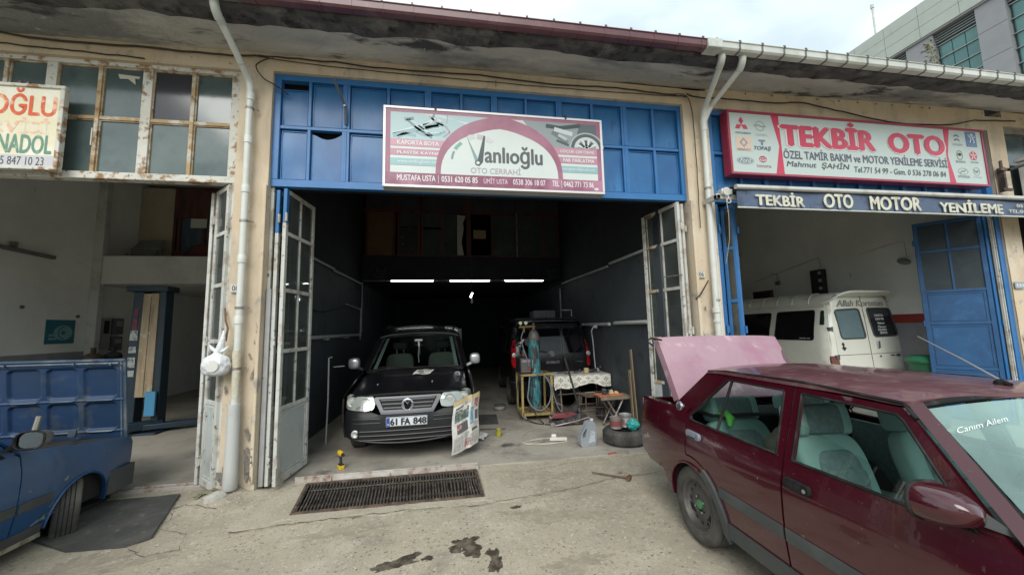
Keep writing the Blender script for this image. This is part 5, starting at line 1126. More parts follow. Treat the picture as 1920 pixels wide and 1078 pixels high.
    part('grille_panel', G().sheet(lambda u, v: (NX((2*u-1)*.70)-.01, (2*u-1)*.70, .48+.30*v), 10, 2, (-.02,0,0)), m_trub, T, sm=60)
    for s in (-1,1): lp = part('headlight', G().sheet(lambda u, v: (NX((.42+.28*u))+.004, s*(.42+.28*u), .60+.16*v), 4, 2, (-.012,0,0)), m_lens, T, sm=60)
    if front_bumper:
        bp = G().sheet(lambda u, v: (NX((2*u-1)*.78)+.05-.26*max(0,abs(2*u-1)-.93)/.07*.5, (2*u-1)*.80, .30+.21*v), 24, 4, (-.07,0,0))
        for s in (-1,1): bp.sheet(lambda u, v: (2.82+.36*u, s*(.795+.012*sin(u*3)), .30+.22*v+.0*u), 6, 3, (0,-s*.05,0))
        part('bumper', bp, m_trim, T, sm=50)
    if bonnet == 'closed':
        part('bonnet', drape([(1.95,-.73),(3.14,-.71),(3.19,-.3),(3.195,0),(3.19,.3),(3.14,.71),(1.95,.73),(2.0,0)], lambda x, y: (x, y, .935-.105*((x-1.95)/1.2)-.03*((x-1.95)/1.2)**3+.022*(1-(y/.73)**2)), .10, depth=(0,0,-.02)), P, T, sm=60)
    # wheels
    for cx in (0, 2.49):
        for s in (-1, 1): wheel(T, (cx, s*(.70 if cx == 0 else .695), .28), .286, .165, s, m_rim or m_wheel, steer=steer if cx else 0, hubm=hubm, lugs=1)
    return T
def euler_from(head, pitch, roll):
    f = Vector((cos(head)*cos(pitch), sin(head)*cos(pitch), sin(pitch))); l = Vector((-sin(head)*cos(roll), cos(head)*cos(roll), sin(roll))); l = (l-f*l.dot(f)).normalized(); u = f.cross(l)
    return Matrix((f, l, u)).transposed().to_euler()
V1 = thing('parked_car', 'maroon saloon car with its boot lid raised, lid outside in pink primer', 'car', (2.704,-1.758,-.026), euler_from(-1.605,.007,-.015))
m_gcap = mat('green_hub_cap', (.05,.22,.08), .5, var=[((.12,.12,.1), 20, .5, .6)])
saloon(V1, m_mar_p, m_mar_roof, boot='open', front_bumper=True, hubm=m_gcap)
# badge, mirror, aerial, window sticker, cloth bundle
wy = -(Wz(-.2,1.0)); part('pillar_badge', G().lathe([(.042,wy+.004),(.042,wy-.008),(.036,wy-.013),(.030,wy-.010),(.004,wy-.010)],22,(-.208,0,1.003),'y'), m_chrome, V1)
part('badge_crest', G().prism([(-.222,1.012),(-.194,1.012),(-.194,.998),(-.208,.985),(-.222,.998)], wy-.016, wy-.011), mat('crest_blue', (.06,.08,.16), .4), V1, sm=0)
def mirror(T, c, s, m, m_base, sc=1.):
    c = Vector(c)
    def shell(u, v):
        a = 2*pi*u; t = v; r = sqrt(max(0,1-(1-t)**2.2)) if t < 1 else 1
        x = .075-.125*t; e = lambda q: (abs(q)**.72)*(1 if q > 0 else -1)
        return c + Vector((x*1.15, s*.080*r*e(cos(a)), .060*r*e(sin(a))+.006*cos(a)))*sc
    mh = part('mirror_housing', G().grid(shell, 24, 8), m, T, sm=70)
    part('mirror_rim', G().tube([shell(k/20,1) for k in range(20)], .007*sc, 6, closed=True), m_trub, mh)
    part('mirror_glass', G().add([tuple(Vector(shell(k/20,1))*.98+c*.02+Vector((.012,0,0))) for k in range(20)], [tuple(range(20))]), mat('mirror_glass', (.7,.72,.74), .03, 1.), mh, sm=0)
    part('mirror_foot', G().add([c+Vector((.03,-s*.09,.0)),c+Vector((-.05,-s*.09,-.01)),c+Vector((-.10,-s*.165,-.085)),c+Vector((.10,-s*.165,-.085)),c+Vector((.02,-s*.07,-.05)),c+Vector((-.03,-s*.07,-.05))],[(0,1,2,3),(0,3,4),(1,5,2),(2,5,4,3)]), m_base, mh, sm=60)
mirror(V1, (1.735,-.885,1.02), -1, m_mar_p, m_trim, 1.1); mirror(V1, (1.73,.90,1.035), 1, m_mar_p, m_trim, 1.08)
ab = part('aerial_base', G().lathe([(.022,1.378),(.020,1.392),(.010,1.402),(.004,1.404)],14,(1.36,.05,0)).tube([(1.40,.05,1.378),(1.36,.05,1.396)],.012,8), m_trub, V1)
part('aerial', G().tube([(1.36,.05,1.40),(1.20,.09,1.49),(.90,.243,1.607)],[.0055,.004,.003],6), mat('aerial_grey', (.35,.35,.35), .4, .6), ab)
WS = lambda u, v: (1.478+.38*v+.05*(1-(2*u-1)**2)*(.3+.7*v)+.006, (2*u-1)*(.600+.105*v), 1.318-.375*v+.035*(1-(2*u-1)**2)*(1-v)+.006)
m_sticker = mat('white_sticker', (.72,.74,.74), .6)
text_on('Canım Ailem', lambda a, b: WS(a, b-(a-.03)*.25), .04, .26, .272, .232, m_sticker, V1, bold=-.008, shear=.5, name='sticker')
cl_ = G().grid(lambda u, v: (.50+.24*cos(2*pi*u)*sin(pi*v)*(1+.18*nz(u*3,v*3,1,2)), -.22+.26*sin(2*pi*u)*sin(pi*v)*(1+.2*nz(u*3,v*3,4,2)), .80-.22*cos(pi*v)*1.0+.05*nz(u*4,v*4,2,2)), 30, 18)
m_cloth = mat('khaki_cloth', (.17,.155,.11), .95, var=[((.12,.11,.08), 4, .45, .65)], bump=(14,.8,.03))
single('cloth_bundle', cl_, m_cloth, 'crumpled khaki cloth bundle on the rear seat of the maroon car', 'cloth', loc=V1.location[:], rot=tuple(V1.rotation_euler), sm=80)
g = G().tube([(-.02,-.52,.965),(.04,-.48,.975),(.10,-.50,.95),(.13,-.53,.90)],[.012,.03,.035,.01],8)
single('green_scarf', g, mat('bright_green_cloth', (.12,.45,.08), .9, bump=(30,.6)), 'bright green cloth behind the rear seat of the maroon car', 'cloth', loc=V1.location[:], rot=tuple(V1.rotation_euler), sm=80)
# ---------------------------------------------------------------- blue saloon
m_blu_p = mat('blue_car_paint', (.010,.058,.155), .34, var=[((.014,.075,.20), 1.2, .4, .7), ((.03,.065,.12), 3, .55, .75, (1,1,1), .6), ((.16,.17,.17), 3.5, .70, .74, (.35,1,1.6), .7)], coat=.3, bump=(4,.07,.03))
m_bin = mat('blue_inner_bonnet', (.008,.030,.075), .5, var=[((.012,.04,.11), 1.3, .4, .65), ((.055,.065,.07), 2.4, .56, .72, (1,1,1), .7), ((.14,.14,.12), 5, .66, .76)], bump=(8,.3))
m_rib = mat('worn_blue_rib', (.055,.085,.12), .35, var=[((.16,.18,.19), 3, .48, .64), ((.02,.04,.08), 5, .55, .7)], bump=(15,.3))
V2 = thing('parked_car', 'worn blue saloon car with its front hinged bonnet standing open', 'car', (-3.909,-2.933,-.008), euler_from(1.668,-.055,.011))
saloon(V2, m_blu_p, m_blu_p, bonnet='open', steer=.60, glass_down=False)
mirror(V2, (1.80,-.90,1.04), -1, mat('grey_mirror_shell', (.10,.10,.10), .45), m_trub, 1.12)
mirror(V2, (1.80,.90,1.04), 1, MATS['grey_mirror_shell'], m_trub, 1.12)
# bonnet: hinged at the nose, underside towards the windscreen
H0 = Vector((3.17, 0, .775)); ha = radians(12)
def bon(u, v, d=0.):    # u across 0..1, v up 0..1, d towards the windscreen
    y = (1-2*u)*.70; return (H0.x - v*.86*sin(ha) - d*cos(ha) + .02*(1-(2*u-1)**2), y, H0.z + v*.86 - d*sin(ha)*.3)
Bo = part('bonnet', G().sheet(lambda u, v: bon(u, v, .0), 24, 12, (.02,0,.004)), m_blu_p, V2, sm=60)
def relief(u, v):
    ss = lambda t: max(0, min(1, t))**2*(3-2*max(0, min(1, t)))
    h = 0.
    for (a, b) in ((.045,.262),(.292,.487),(.515,.708),(.738,.955)):
        for (c_, d) in ((.13,.475),(.53,.905)):
            du = min(u-a, b-u)*1.40; dv = (min(v-c_, d-v))*.86
            cr = .05; e = min(du, dv) if (du > cr or dv > cr) else cr-hypot(cr-du, cr-dv) if du > 0 and dv > 0 else -1
            h = max(h, ss(e/.016))
    r = .030-.024*h
    for vv_ in (.502,.115,.93): r += .010*max(0, 1-abs(v-vv_)/.016)
    return r
part('inner_skin', G().grid(lambda u, v: bon(.01+.98*u, .015+.965*v, relief(.01+.98*u, .015+.965*v)), 210, 120), m_bin, Bo, sm=60)
part('edge_flange', G().sheet(lambda u, v: bon(.0+1.0*u, .985+.025*v, .040-.03*v), 30, 1, (.02,0,0)), m_rib, Bo, sm=60)
part('edge_flange', G().sheet(lambda u, v: bon(.975+.03*u, .01+.98*v, .035-.02*u), 2, 14, (.015,0,0)), m_rib, Bo, sm=60)
part('seam_bead', G().tube([bon(.03+.94*k/20, .955, .040) for k in range(21)], .012, 8), m_rib, Bo, sm=60)
for vv_ in (.502,.115):
    for (a, b) in ((.05,.262),(.292,.487),(.515,.708),(.738,.95)): part('bead', G().tube([bon(a+.01, vv_+.018, .036),bon(a+.03, vv_, .040)]+[bon(a+.03+(b-a-.06)*k/6, vv_, .041) for k in range(1,6)]+[bon(b-.03, vv_, .040),bon(b-.01, vv_+.018, .036)], [.002,.006]+[.008]*5+[.006,.002], 7), m_rib, Bo, sm=60)
for u, v in ((.30,.955),(.93,.945),(.70,.955)): part('catch', G().prism(rrect(-.02,.02,-.012,.012,.006), .0, .014).move(d=bon(u, v, .05)), m_rib, Bo)
part('latch_plate', G().box(3.02,3.04,-.34,-.27,.84,.92), m_bin, Bo, bevel=.006)
part('hinge_strut', G().tube([(2.92,-.06,.83),(2.98,-.05,1.08)],.025,8), mat('gas_strut', (.22,.21,.17), .6, .3), Bo)
part('engine_bay', G().box(1.95,3.10,-.72,.72,.55,.66).box(1.95,3.10,-.735,-.69,.3,.79).box(1.95,3.10,.69,.735,.3,.79).box(3.06,3.13,-.72,.72,.40,.80).box(2.2,2.8,-.2,.25,.6,.82).box(2.9,2.98,-.4,.4,.5,.80), m_under, V2, bevel=.02)
m_scr = mat('scrape_grey', (.20,.21,.21), .7, var=[((.02,.06,.13), 30, .46, .56)])
for k, (x, z, rx, rz) in enumerate(((2.30,.62,.05,.010),(2.18,.44,.045,.016),(2.86,.50,.05,.02),(2.75,.72,.03,.006),(2.12,.36,.10,.02),(1.95,.62,.03,.006))):
    part('scrape', drape(blob(x, z, rx, rz, .15, k*2.3, .7), lambda a, b: (a, -(Wz(a,b)+.0015), b), .03), m_scr, V2, sm=0)
part('sill_rust', drape([(1.25,.215),(2.14,.215),(2.12,.255),(1.25,.25)], lambda x, z: (x, -(Wz(x,z)+.018), z), .06), mat('bare_sill', (.35,.33,.26), .8, var=[((.15,.1,.06), 8, .5, .65)]), V2, sm=0)
# ================================================================ VANS
m_blk = mat('black_van_paint', (.006,.006,.0075), .24, var=[((.014,.014,.016), 3, .5, .8)], coat=.25, bump=(5,.03,.02))
m_blk2 = mat('black_bumper_plastic', (.009,.0095,.011), .42, var=[((.018,.018,.02), 5, .5, .75)], spec=.35)
m_gril = mat('grey_grille_surround', (.07,.073,.08), .35, .3)
m_slat = mat('grille_slat', (.075,.08,.085), .4, .3)
m_vglass = glass('van_glass', (.55,.62,.60), 1.0, .01)
m_dkg = mat('black_tinted_glass', (.004,.004,.006), .03, spec=.35)
m_lamp_in = mat('headlamp_reflector', (.55,.57,.55), .25, .5); m_lamp_b = mat('headlamp_body', (.36,.38,.35), .3)
m_sil = mat('silver_mirror_paint', (.42,.43,.43), .3, .6)
# ---------------------------------------------------------------- black compact van facing the street
V3 = thing('parked_van', 'black compact van facing the street with silver mirrors, newspaper taped to its wing', 'van', (-.547,.643,.003), euler_from(-1.589,.012,.010))
# local: x forward, nose at x=0, y left, z up
NXc = [(.15,-.06),(.22,-.005),(.30,.02),(.40,.025),(.50,.015),(.60,.0),(.63,-.03),(.70,-.06),(.80,-.10),(.84,-.13)]
def CF(y, z):       # front fascia
    r = .30; w = .87; ay = abs(y); x = sspl(NXc, z) - .085*(ay/.87)**2
    if ay > w-r: t = min(1, (ay-(w-r))/r); x -= r*(1-sqrt(max(0, 1-t*t*.985)))*.95
    return (x, y, z)
def CW(x, z):       # side width
    t = [(.15,.80),(.25,.86),(.45,.885),(.65,.89),(.85,.88),(1.0,.86),(1.08,.84)]
    w = smooth(t, z) if z < 1.08 else .84-.24*(z-1.08)-.25*max(0, z-1.60)**1.2*1.5
    if x > -.30:
        q = (x+.30)/.30; w -= .18*min(1,q)**2
    return w
def cs(s): return lambda x, z: (x, s*CW(x, z), z)
def hood(x, y):
    t = max(0, (x+.13)/-.95); w = .76; return (x, y, .835+.235*t**.85-.0+.030*(1-(y/w)**2)-.055*max(0,(abs(y)-.55)/.25)**2)
def fpoly(pts, step, m, name, par, dx=0, dep=(-.02,0,0), **k):
    return part(name, drape(pts, lambda y, z: (CF(y,z)[0]+dx, y, z), step, depth=dep), m, par, sm=50, **k)
bm_ = fpoly([(-.83,.335),(-.66,.275),(0,.235),(.66,.275),(.83,.335),(.86,.62),(.80,.655),(.47,.635),(.36,.60),(-.36,.60),(-.47,.635),(-.80,.655),(-.86,.62)], .05, m_blk2, 'bumper', V3)
for z in (.43,.375,.32): part('intake_slot', drape([(-.58,z-.024),(.58,z-.024),(.60,z+.012),(-.60,z+.012)], lambda y, q: (CF(y,q)[0]+.004, y, q), .08), m_under, bm_, sm=50)
for z in (.405,.35,.295): part('intake_bar', G().tube([(CF(y,z)[0]+.012, y, z) for y in [k*.1-.6 for k in range(13)]], .008, 6), mat('dark_bar', (.03,.032,.034), .4), bm_)
for s in (-1,1):
    for z in (.555,.505): part('bumper_rib', G().tube([(CF(s*y,z)[0]+.006, s*y, z) for y in (.34,.42,.50,.58,.66,.70)], .006, 6), mat('dark_bar', (.03,.032,.034), .4), bm_)
    part('fog_lamp', G().lathe([(.052,.0),(.05,.018),(.035,.022),(.004,.012)],18,(CF(.66,.375)[0]-.01,s*.66,.375),'x'), m_lamp_in if s < 0 else m_blk2, bm_)
lipg = G().tube([(CF(y,.25)[0]+.012, y, .248+.085*abs(y/.8)**2.2) for y in [k*.08-.80 for k in range(21)]], .012, 6); part('chin', lipg, m_blk2, bm_)
gs = fpoly([(-.42,.815),(.42,.815),(.45,.80),(.335,.605),(-.335,.605),(-.45,.80)], .05, m_gril, 'grille_surround', V3, .006)
gh_ = [(-.38,.79),(.38,.79),(.31,.655),(-.31,.655)]
part('grille_void', drape(gh_, lambda y, z: (CF(y,z)[0]+.010, y, z), .08), m_under, gs, sm=50)
for z in (.775,.728,.680):
    w = .36-(.79-z)*.45; part('grille_slat', G().sheet(lambda u, v: (CF((2*u-1)*w,z)[0]+.020-.01*v, (2*u-1)*w, z-.007+.014*v), 14, 1, (-.012,0,0)), m_slat, gs)
bx = CF(0,.71)[0]+.03
part('badge', G().lathe([(.080,bx-.012),(.080,bx+.004),(.072,bx+.008),(.066,bx+.004),(.004,bx+.003)],28,(0,0,.71),'x'), m_chrome, gs)
bd = lambda pts, w: [part('badge_letter', G().tube([(bx+.009, y, z) for y, z in pts], w, 5), m_chrome, gs)]
part('badge_field', G().lathe([(.058,bx+.0045),(.004,bx+.0045)],24,(0,0,.71),'x'), m_under, gs, sm=0)
bd([(-.032,.765),(0,.722),(.032,.765)], .0055); bd([(-.060,.735),(-.032,.655),(0,.703),(.032,.655),(.060,.735)], .0055)
# headlights
for s in (-1, 1):
    hp = [(s*.462,.826),(s*.60,.842),(s*.80,.846),(s*.852,.81),(s*.856,.70),(s*.81,.664),(s*.52,.650),(s*.44,.664),(s*.420,.74)]
    hp = rounded(hp, .018, 2)
    hb = part('headlight', drape(hp, lambda y, z: (CF(y,z)[0]+.004, y, z), .04, depth=(-.03,0,0)), m_lamp_b, V3, sm=60)
    for yy, zz, r_ in ((.555,.745,.070),(.735,.760,.066)):
        x0 = CF(s*yy,zz)[0]
        part('reflector', G().lathe([(r_,x0+.012),(r_*.93,x0+.016),(r_*.6,x0+.010),(r_*.55,x0+.018),(.004,x0+.020)],24,(0,s*yy,zz),'x'), m_lamp_in, hb)
        part('bulb_ring', G().tube([(x0+.018,s*yy+r_*.97*cos(a*pi/12),zz+r_*.97*sin(a*pi/12)) for a in range(24)],.004,5,closed=True), m_lamp_b, hb)
    x0 = CF(s*.65,.685)[0]; part('indicator', G().lathe([(.026,x0+.01),(.02,x0+.016),(.004,x0+.018)],14,(0,s*.645,.692),'x'), mat('amber_grey', (.30,.25,.2), .3), hb)
    part('lamp_lens', drape(hp, lambda y, z: (CF(y,z)[0]+.026, y, z), .05), m_lens, hb, sm=60)
# plate
pz = .515; px_ = CF(0,pz)[0]+.028
pt = part('number_plate', G().box(px_-.01,px_,-.262,.262,pz-.06,pz+.06), mat('plate_white', (.62,.65,.68), .35), V3, bevel=.004)
part('plate_border', G().box(px_,px_+.0012,-.258,.258,pz-.056,pz-.051).box(px_,px_+.0012,-.258,.258,pz+.051,pz+.056).box(px_,px_+.0012,.253,.258,pz-.051,pz+.051), MATS['dark_lettering'], pt, sm=0)
part('plate_band', G().box(px_,px_+.0018,-.258,-.215,pz-.056,pz+.056), mat('plate_blue', (.03,.07,.28), .4), pt, sm=0)
text_on('TR', lambda u, v: (px_+.003,u,v), -.250,-.223,pz-.042,pz-.022, m_sticker, pt, bold=.02)
for t, a, b in (('61',-.205,-.125),('FA',-.068,.04),('848',.085,.245)): text_on(t, lambda u, v: (px_+.003,u,v), a, b, pz-.040, pz+.040, MATS['dark_lettering'], pt, bold=.09)
# bonnet, scuttle, windscreen, pillars
hp = [(-.13,-.44),(-.14,-.55),(-.20,-.74),(-.30,-.79),(-1.02,-.77),(-1.08,-.4),(-1.10,0),(-1.08,.4),(-1.02,.77),(-.30,.79),(-.20,.74),(-.14,.55),(-.13,.44),(-.105,0)]
part('bonnet', drape(hp, hood, .07, depth=(0,0,-.025)), m_blk, V3, sm=60)
for x, y in ((-.42,-.46),(-.42,.30)): part('washer_jet', G().ball((x,y,hood(x,y)[2]+.005),.012,8,6), m_chrome, V3)
def cws(u, v):   # v 0 at bottom
    y = (2*u-1)*(.735-.115*v); return (-1.10-.72*v-.10*(2*u-1)**2*(1-.3*v)+.04, y, 1.085+.515*v+.02*(1-(2*u-1)**2))
wv = part('windscreen', G().grid(lambda u, v: cws(.03+.94*u, .03+.94*v), 14, 8), m_vglass, V3, sm=80)
part('windscreen_rubber', G().tube([cws(k/12,0) for k in range(13)]+[cws(1,k/4) for k in range(1,5)]+[cws(1-k/12,1) for k in range(1,13)]+[cws(0,1-k/4) for k in range(1,4)],.016,6,closed=True), m_trub, wv)
for ua, ub in ((.035,.075),(.925,.965)): part('pillar_trim', G().grid(lambda u, v: tuple(Vector(cws(ua+(ub-ua)*u, .04+.92*v))+Vector((-.03,0,-.01))), 2, 8), mat('grey_green_trim', (.24,.29,.27), .7), V3, sm=60)
part('scuttle', G().sheet(lambda u, v: (-1.02-.10*v-.08*(2*u-1)**2, (2*u-1)*.76, 1.07+.01*v), 12, 1, (0,0,-.02)), m_trub, V3)
for q in ((.45,.10,.16,.04),(.60,.95,.22,.06)):
    a, b = cws(q[0],.0), cws(q[1],q[3]); part('wiper', G().bar((a[0]+.03,a[1],a[2]+.01),(b[0]+.03,b[1],b[2]+.015),.014,.012), m_trub, wv)
part('mirror_stalk', G().box(-1.60,-1.56,-.07,.07,1.51,1.55), m_sil, V3, bevel=.01)
part('bead_string', G().tube([(-1.52,0,1.51),(-1.515,.01,1.40),(-1.51,0,1.30),(-1.51,.01,1.15)],.008,6).tube([(-1.52,.02,1.51),(-1.51,.025,1.28)],.005,5), mat('bead_white', (.5,.5,.5), .4), V3)
def croof(u, v):   # u across, v back
    y = (2*u-1)*(.69-.0*v); return (-1.80-2.2*v, y, 1.625+.14*min(1,v*4)**.6*1.0+.045*(1-(2*u-1)**2)-.09*max(0,abs(2*u-1)-.75)**1.4*2)
part('roof', G().sheet(croof, 20, 16, (0,0,-.02)), m_blk, V3, sm=60)
for s in (-1,1):
    part('roof_rail', G().tube([(-2.1,s*.62,1.74),(-2.15,s*.62,1.79),(-3.6,s*.60,1.80),(-3.7,s*.60,1.76)],.015,8), m_blk2, V3)
    part('pillar', G().sheet(lambda u, v: tuple(Vector(cws(0 if s < 0 else 1, u))*(1-v)+Vector((-1.13-.80*u-.0, s*(CW(-1.3,1.08+.55*u)), 1.08+.55*u))*v), 8, 2, (-.01,0,-.01)), m_blk, V3, sm=60)
    A = arc(-.87,.30,.345,-2,182)
    part('wing', drape([(-.24,.64),(-.24,.80),(-.30,.83),(-1.10,1.05),(-1.16,1.05),(-1.24,.26),(-1.225,.26)]+A[::-1][:]+[(-.50,.26),(-.30,.28),(-.26,.45)], cs(s), .06, depth=(0,-s*.02,0)), m_blk, V3, sm=50)
    win = [(-1.42,1.12),(-2.20,1.12),(-2.20,1.55),(-1.85,1.55)]
    dr = part('front_door', drape([(-1.25,.26),(-1.17,1.06),(-1.86,1.62),(-2.26,1.64),(-2.28,.26)], cs(s), .06, [win], (0,-s*.02,0)), m_blk, V3, sm=50)
    part('window', drape(win, lambda x, z: (x, s*(CW(x,z)-.012), z), .3), m_vglass, dr)
    part('side_panel', drape([(-2.29,.26),(-2.27,1.64),(-3.95,1.66),(-4.1,1.0),(-4.12,.26),(-3.9,.26)]+arc(-3.55,.30,.345,0,180)+[], cs(s), .08, depth=(0,-s*.02,0)), m_blk, V3, sm=50)
    for cx in (-.87,-3.55): wheel(V3, (cx, s*.77, .31), .315, .195, s, m_wheel, slots=10); part('wheel_well', G().sheet(lambda u, v: (cx+.35*cos(pi*u), s*(.55+.29*v), .30+.35*sin(pi*u)), 14, 1, (0,0,.004)), m_under, V3)
    # mirror
    mg = G(); 
    def ms(u, v): a = 2*pi*u; b = -pi/2+pi*v; e = lambda t, q: (abs(t)**q)*(1 if t > 0 else -1); return (-1.13+.075*e(cos(b),.6)*e(cos(a),.6), s*.955+.085*e(cos(b),.6)*e(sin(a),.6), 1.205+.088*e(sin(b),.7))
    mh = part('mirror', mg.grid(ms, 28, 16), m_sil, V3, sm=80)
    part('mirror_foot', G().bar((-1.15,s*.82,1.10),(-1.13,s*.93,1.15),.07,.045), m_blk2 if s < 0 else m_sil, mh, bevel=.01)
part('rear_panel', G().box(-4.12,-4.08,-.80,.80,.3,1.75), m_blk, V3, bevel=.02)
part('floor_pan', G().box(-4.0,-.2,-.55,.55,.20,.24).box(-1.0,-.35,-.50,.50,.22,.60), m_under, V3, sm=0)
part('dashboard', G().prism([(-1.15,.7),(-1.15,1.04),(-1.45,1.05),(-1.62,.95),(-1.62,.7)], -.75, .75), m_inn, V3, bevel=.02)
for s in (-1, 1):
    so_ = G()
m_vseat = mat('olive_grey_seat', (.12,.13,.11), .9, var=[((.15,.16,.14), 5, .4, .7)])
for s in (-.38,.38):
    def pd(cx, cy, cz, sx, sy, sz, nm, m):
        e = lambda t, q: (abs(t)**q)*(1 if t > 0 else -1)
        return part(nm, G().grid(lambda u, v: (cx+sx/2*e(cos(-pi/2+pi*v),.4)*e(cos(2*pi*u),.4), cy+sy/2*e(cos(-pi/2+pi*v),.4)*e(sin(2*pi*u),.4), cz+sz/2*e(sin(-pi/2+pi*v),.5)), 28, 16), m, V3, sm=80)
    b_ = pd(-2.05, s, .98, .16, .50, .62, 'seat', m_vseat); 
    for q in (-.06,.06): part('headrest_post', G().tube([(-2.05,s+q,1.26),(-2.05,s+q,1.36)],.008,6), m_chrome, b_)
    pd(-2.05, s, 1.43, .10, .26, .14, 'headrest', m_inn)
# masking on the front left wing and newspaper
part('wing_masking', drape([(-.26,.68),(-.22,.84),(-.45,.95),(-.75,1.03),(-.90,1.0),(-.86,.70),(-.5,.60)], lambda x, z: (x, CW(x,z)+.010, z), .06), mat('filler_patch', (.28,.32,.30), .6, var=[((.42,.45,.42), 3, .42, .6), ((.12,.15,.15), 6, .6, .7)]), V3, sm=60)
m_news = mat('newsprint', (.56,.54,.50), .9, var=[((.46,.45,.42), 30, .5, .6)])
inks = [mat('ink_dark', (.10,.10,.10), .9), mat('ink_red', (.36,.10,.09), .9, var=[((.5,.45,.42), 22, .5, .6)]), mat('ink_blue', (.12,.27,.36), .9, var=[((.3,.4,.45), 20, .5, .6)]), mat('ink_grey', (.26,.26,.25), .9, var=[((.12,.12,.12), 26, .5, .6)]), mat('ink_green', (.09,.12,.08), .9, var=[((.25,.26,.22), 24, .48, .58), ((.05,.10,.14), 11, .5, .6)])]
def newspaper(name, label, fn, items, lines, loc, rot):
    T = thing(name, label, 'newspaper', loc, rot)
    part('sheet', G().sheet(lambda u, v: fn(u, v, 0), 24, 30, (.0015,0,0)), m_news, T, sm=70)
    for a, b, c_, d, k in items: part('picture', G().grid(lambda u, v: fn(a+(b-a)*u, c_+(d-c_)*v, .0035), 6, 4), inks[k], T, sm=70)
    for a, b, c_, d in lines:
        n = int((d-c_)/.022); g = G()
        for i in range(n): g.grid(lambda u, v: fn(a+(b-a)*u, c_+.022*i+.010*v, .003), 3, 1)
        if n > 0: part('print_lines', g, inks[3], T, sm=70, kind='stuff')
    return T
def nfn(u, v, e):     # hangs from the lamp corner to the floor: u across, v up
    y = .60+.365*u; z = .045+.085*u+(.60+.045*u)*v; x0 = CF(min(y,.80),max(.35,min(.8,z)))[0]+.05 if u < .7 else CF(.78,.6)[0]+.05-.35*(u-.7)
    return (x0+.03*sin(v*5+u*3)+.015*nz(u*3,v*3,1,1)+.05*(1-v)*.6+e, y-.035*(1-v)+.01*sin(v*7), z)
newspaper('newspaper', 'colour newspaper page hanging from the headlight corner of the black van to the floor', nfn, [(.10,.62,.62,.86,4),(.66,.80,.45,.80,2),(.82,.96,.76,.98,1),(.18,.58,.38,.57,0),(.20,.34,.46,.54,1),(.45,.75,.06,.22,1),(.52,.70,.10,.20,3),(.72,.93,.30,.36,0),(.10,.40,.88,.92,0),(.86,.97,.50,.70,0)],
          [(.06,.40,.04,.34),(.44,.62,.24,.36),(.64,.80,.10,.28),(.82,.97,.05,.28),(.10,.55,.58,.61),(.82,.96,.38,.48),(.44,.80,.90,.97)], V3.location[:], tuple(V3.rotation_euler))
part('masking_tape', G().sheet(lambda u, v: tuple(Vector(nfn(u, .97, .006))+Vector((0,0,.06*v))), 16, 2, (.001,0,0)), mat('tan_tape', (.50,.40,.22), .7), V3, sm=60)
def nfh(u, v, e): 
    x = -.72-.22*v; y = .02+.26*u+.05*v-.03; return (x, y, hood(x, y)[2]+.010+.006*sin(u*7+v*4)+e)
newspaper('newspaper', 'folded newspaper lying on the bonnet of the black compact van', nfh, [(.12,.5,.45,.75,0),(.55,.9,.5,.85,3),(.1,.9,.84,.93,0),(.3,.6,.2,.35,0)], [(.1,.9,.06,.16),(.62,.92,.2,.45)], V3.location[:], tuple(V3.rotation_euler))
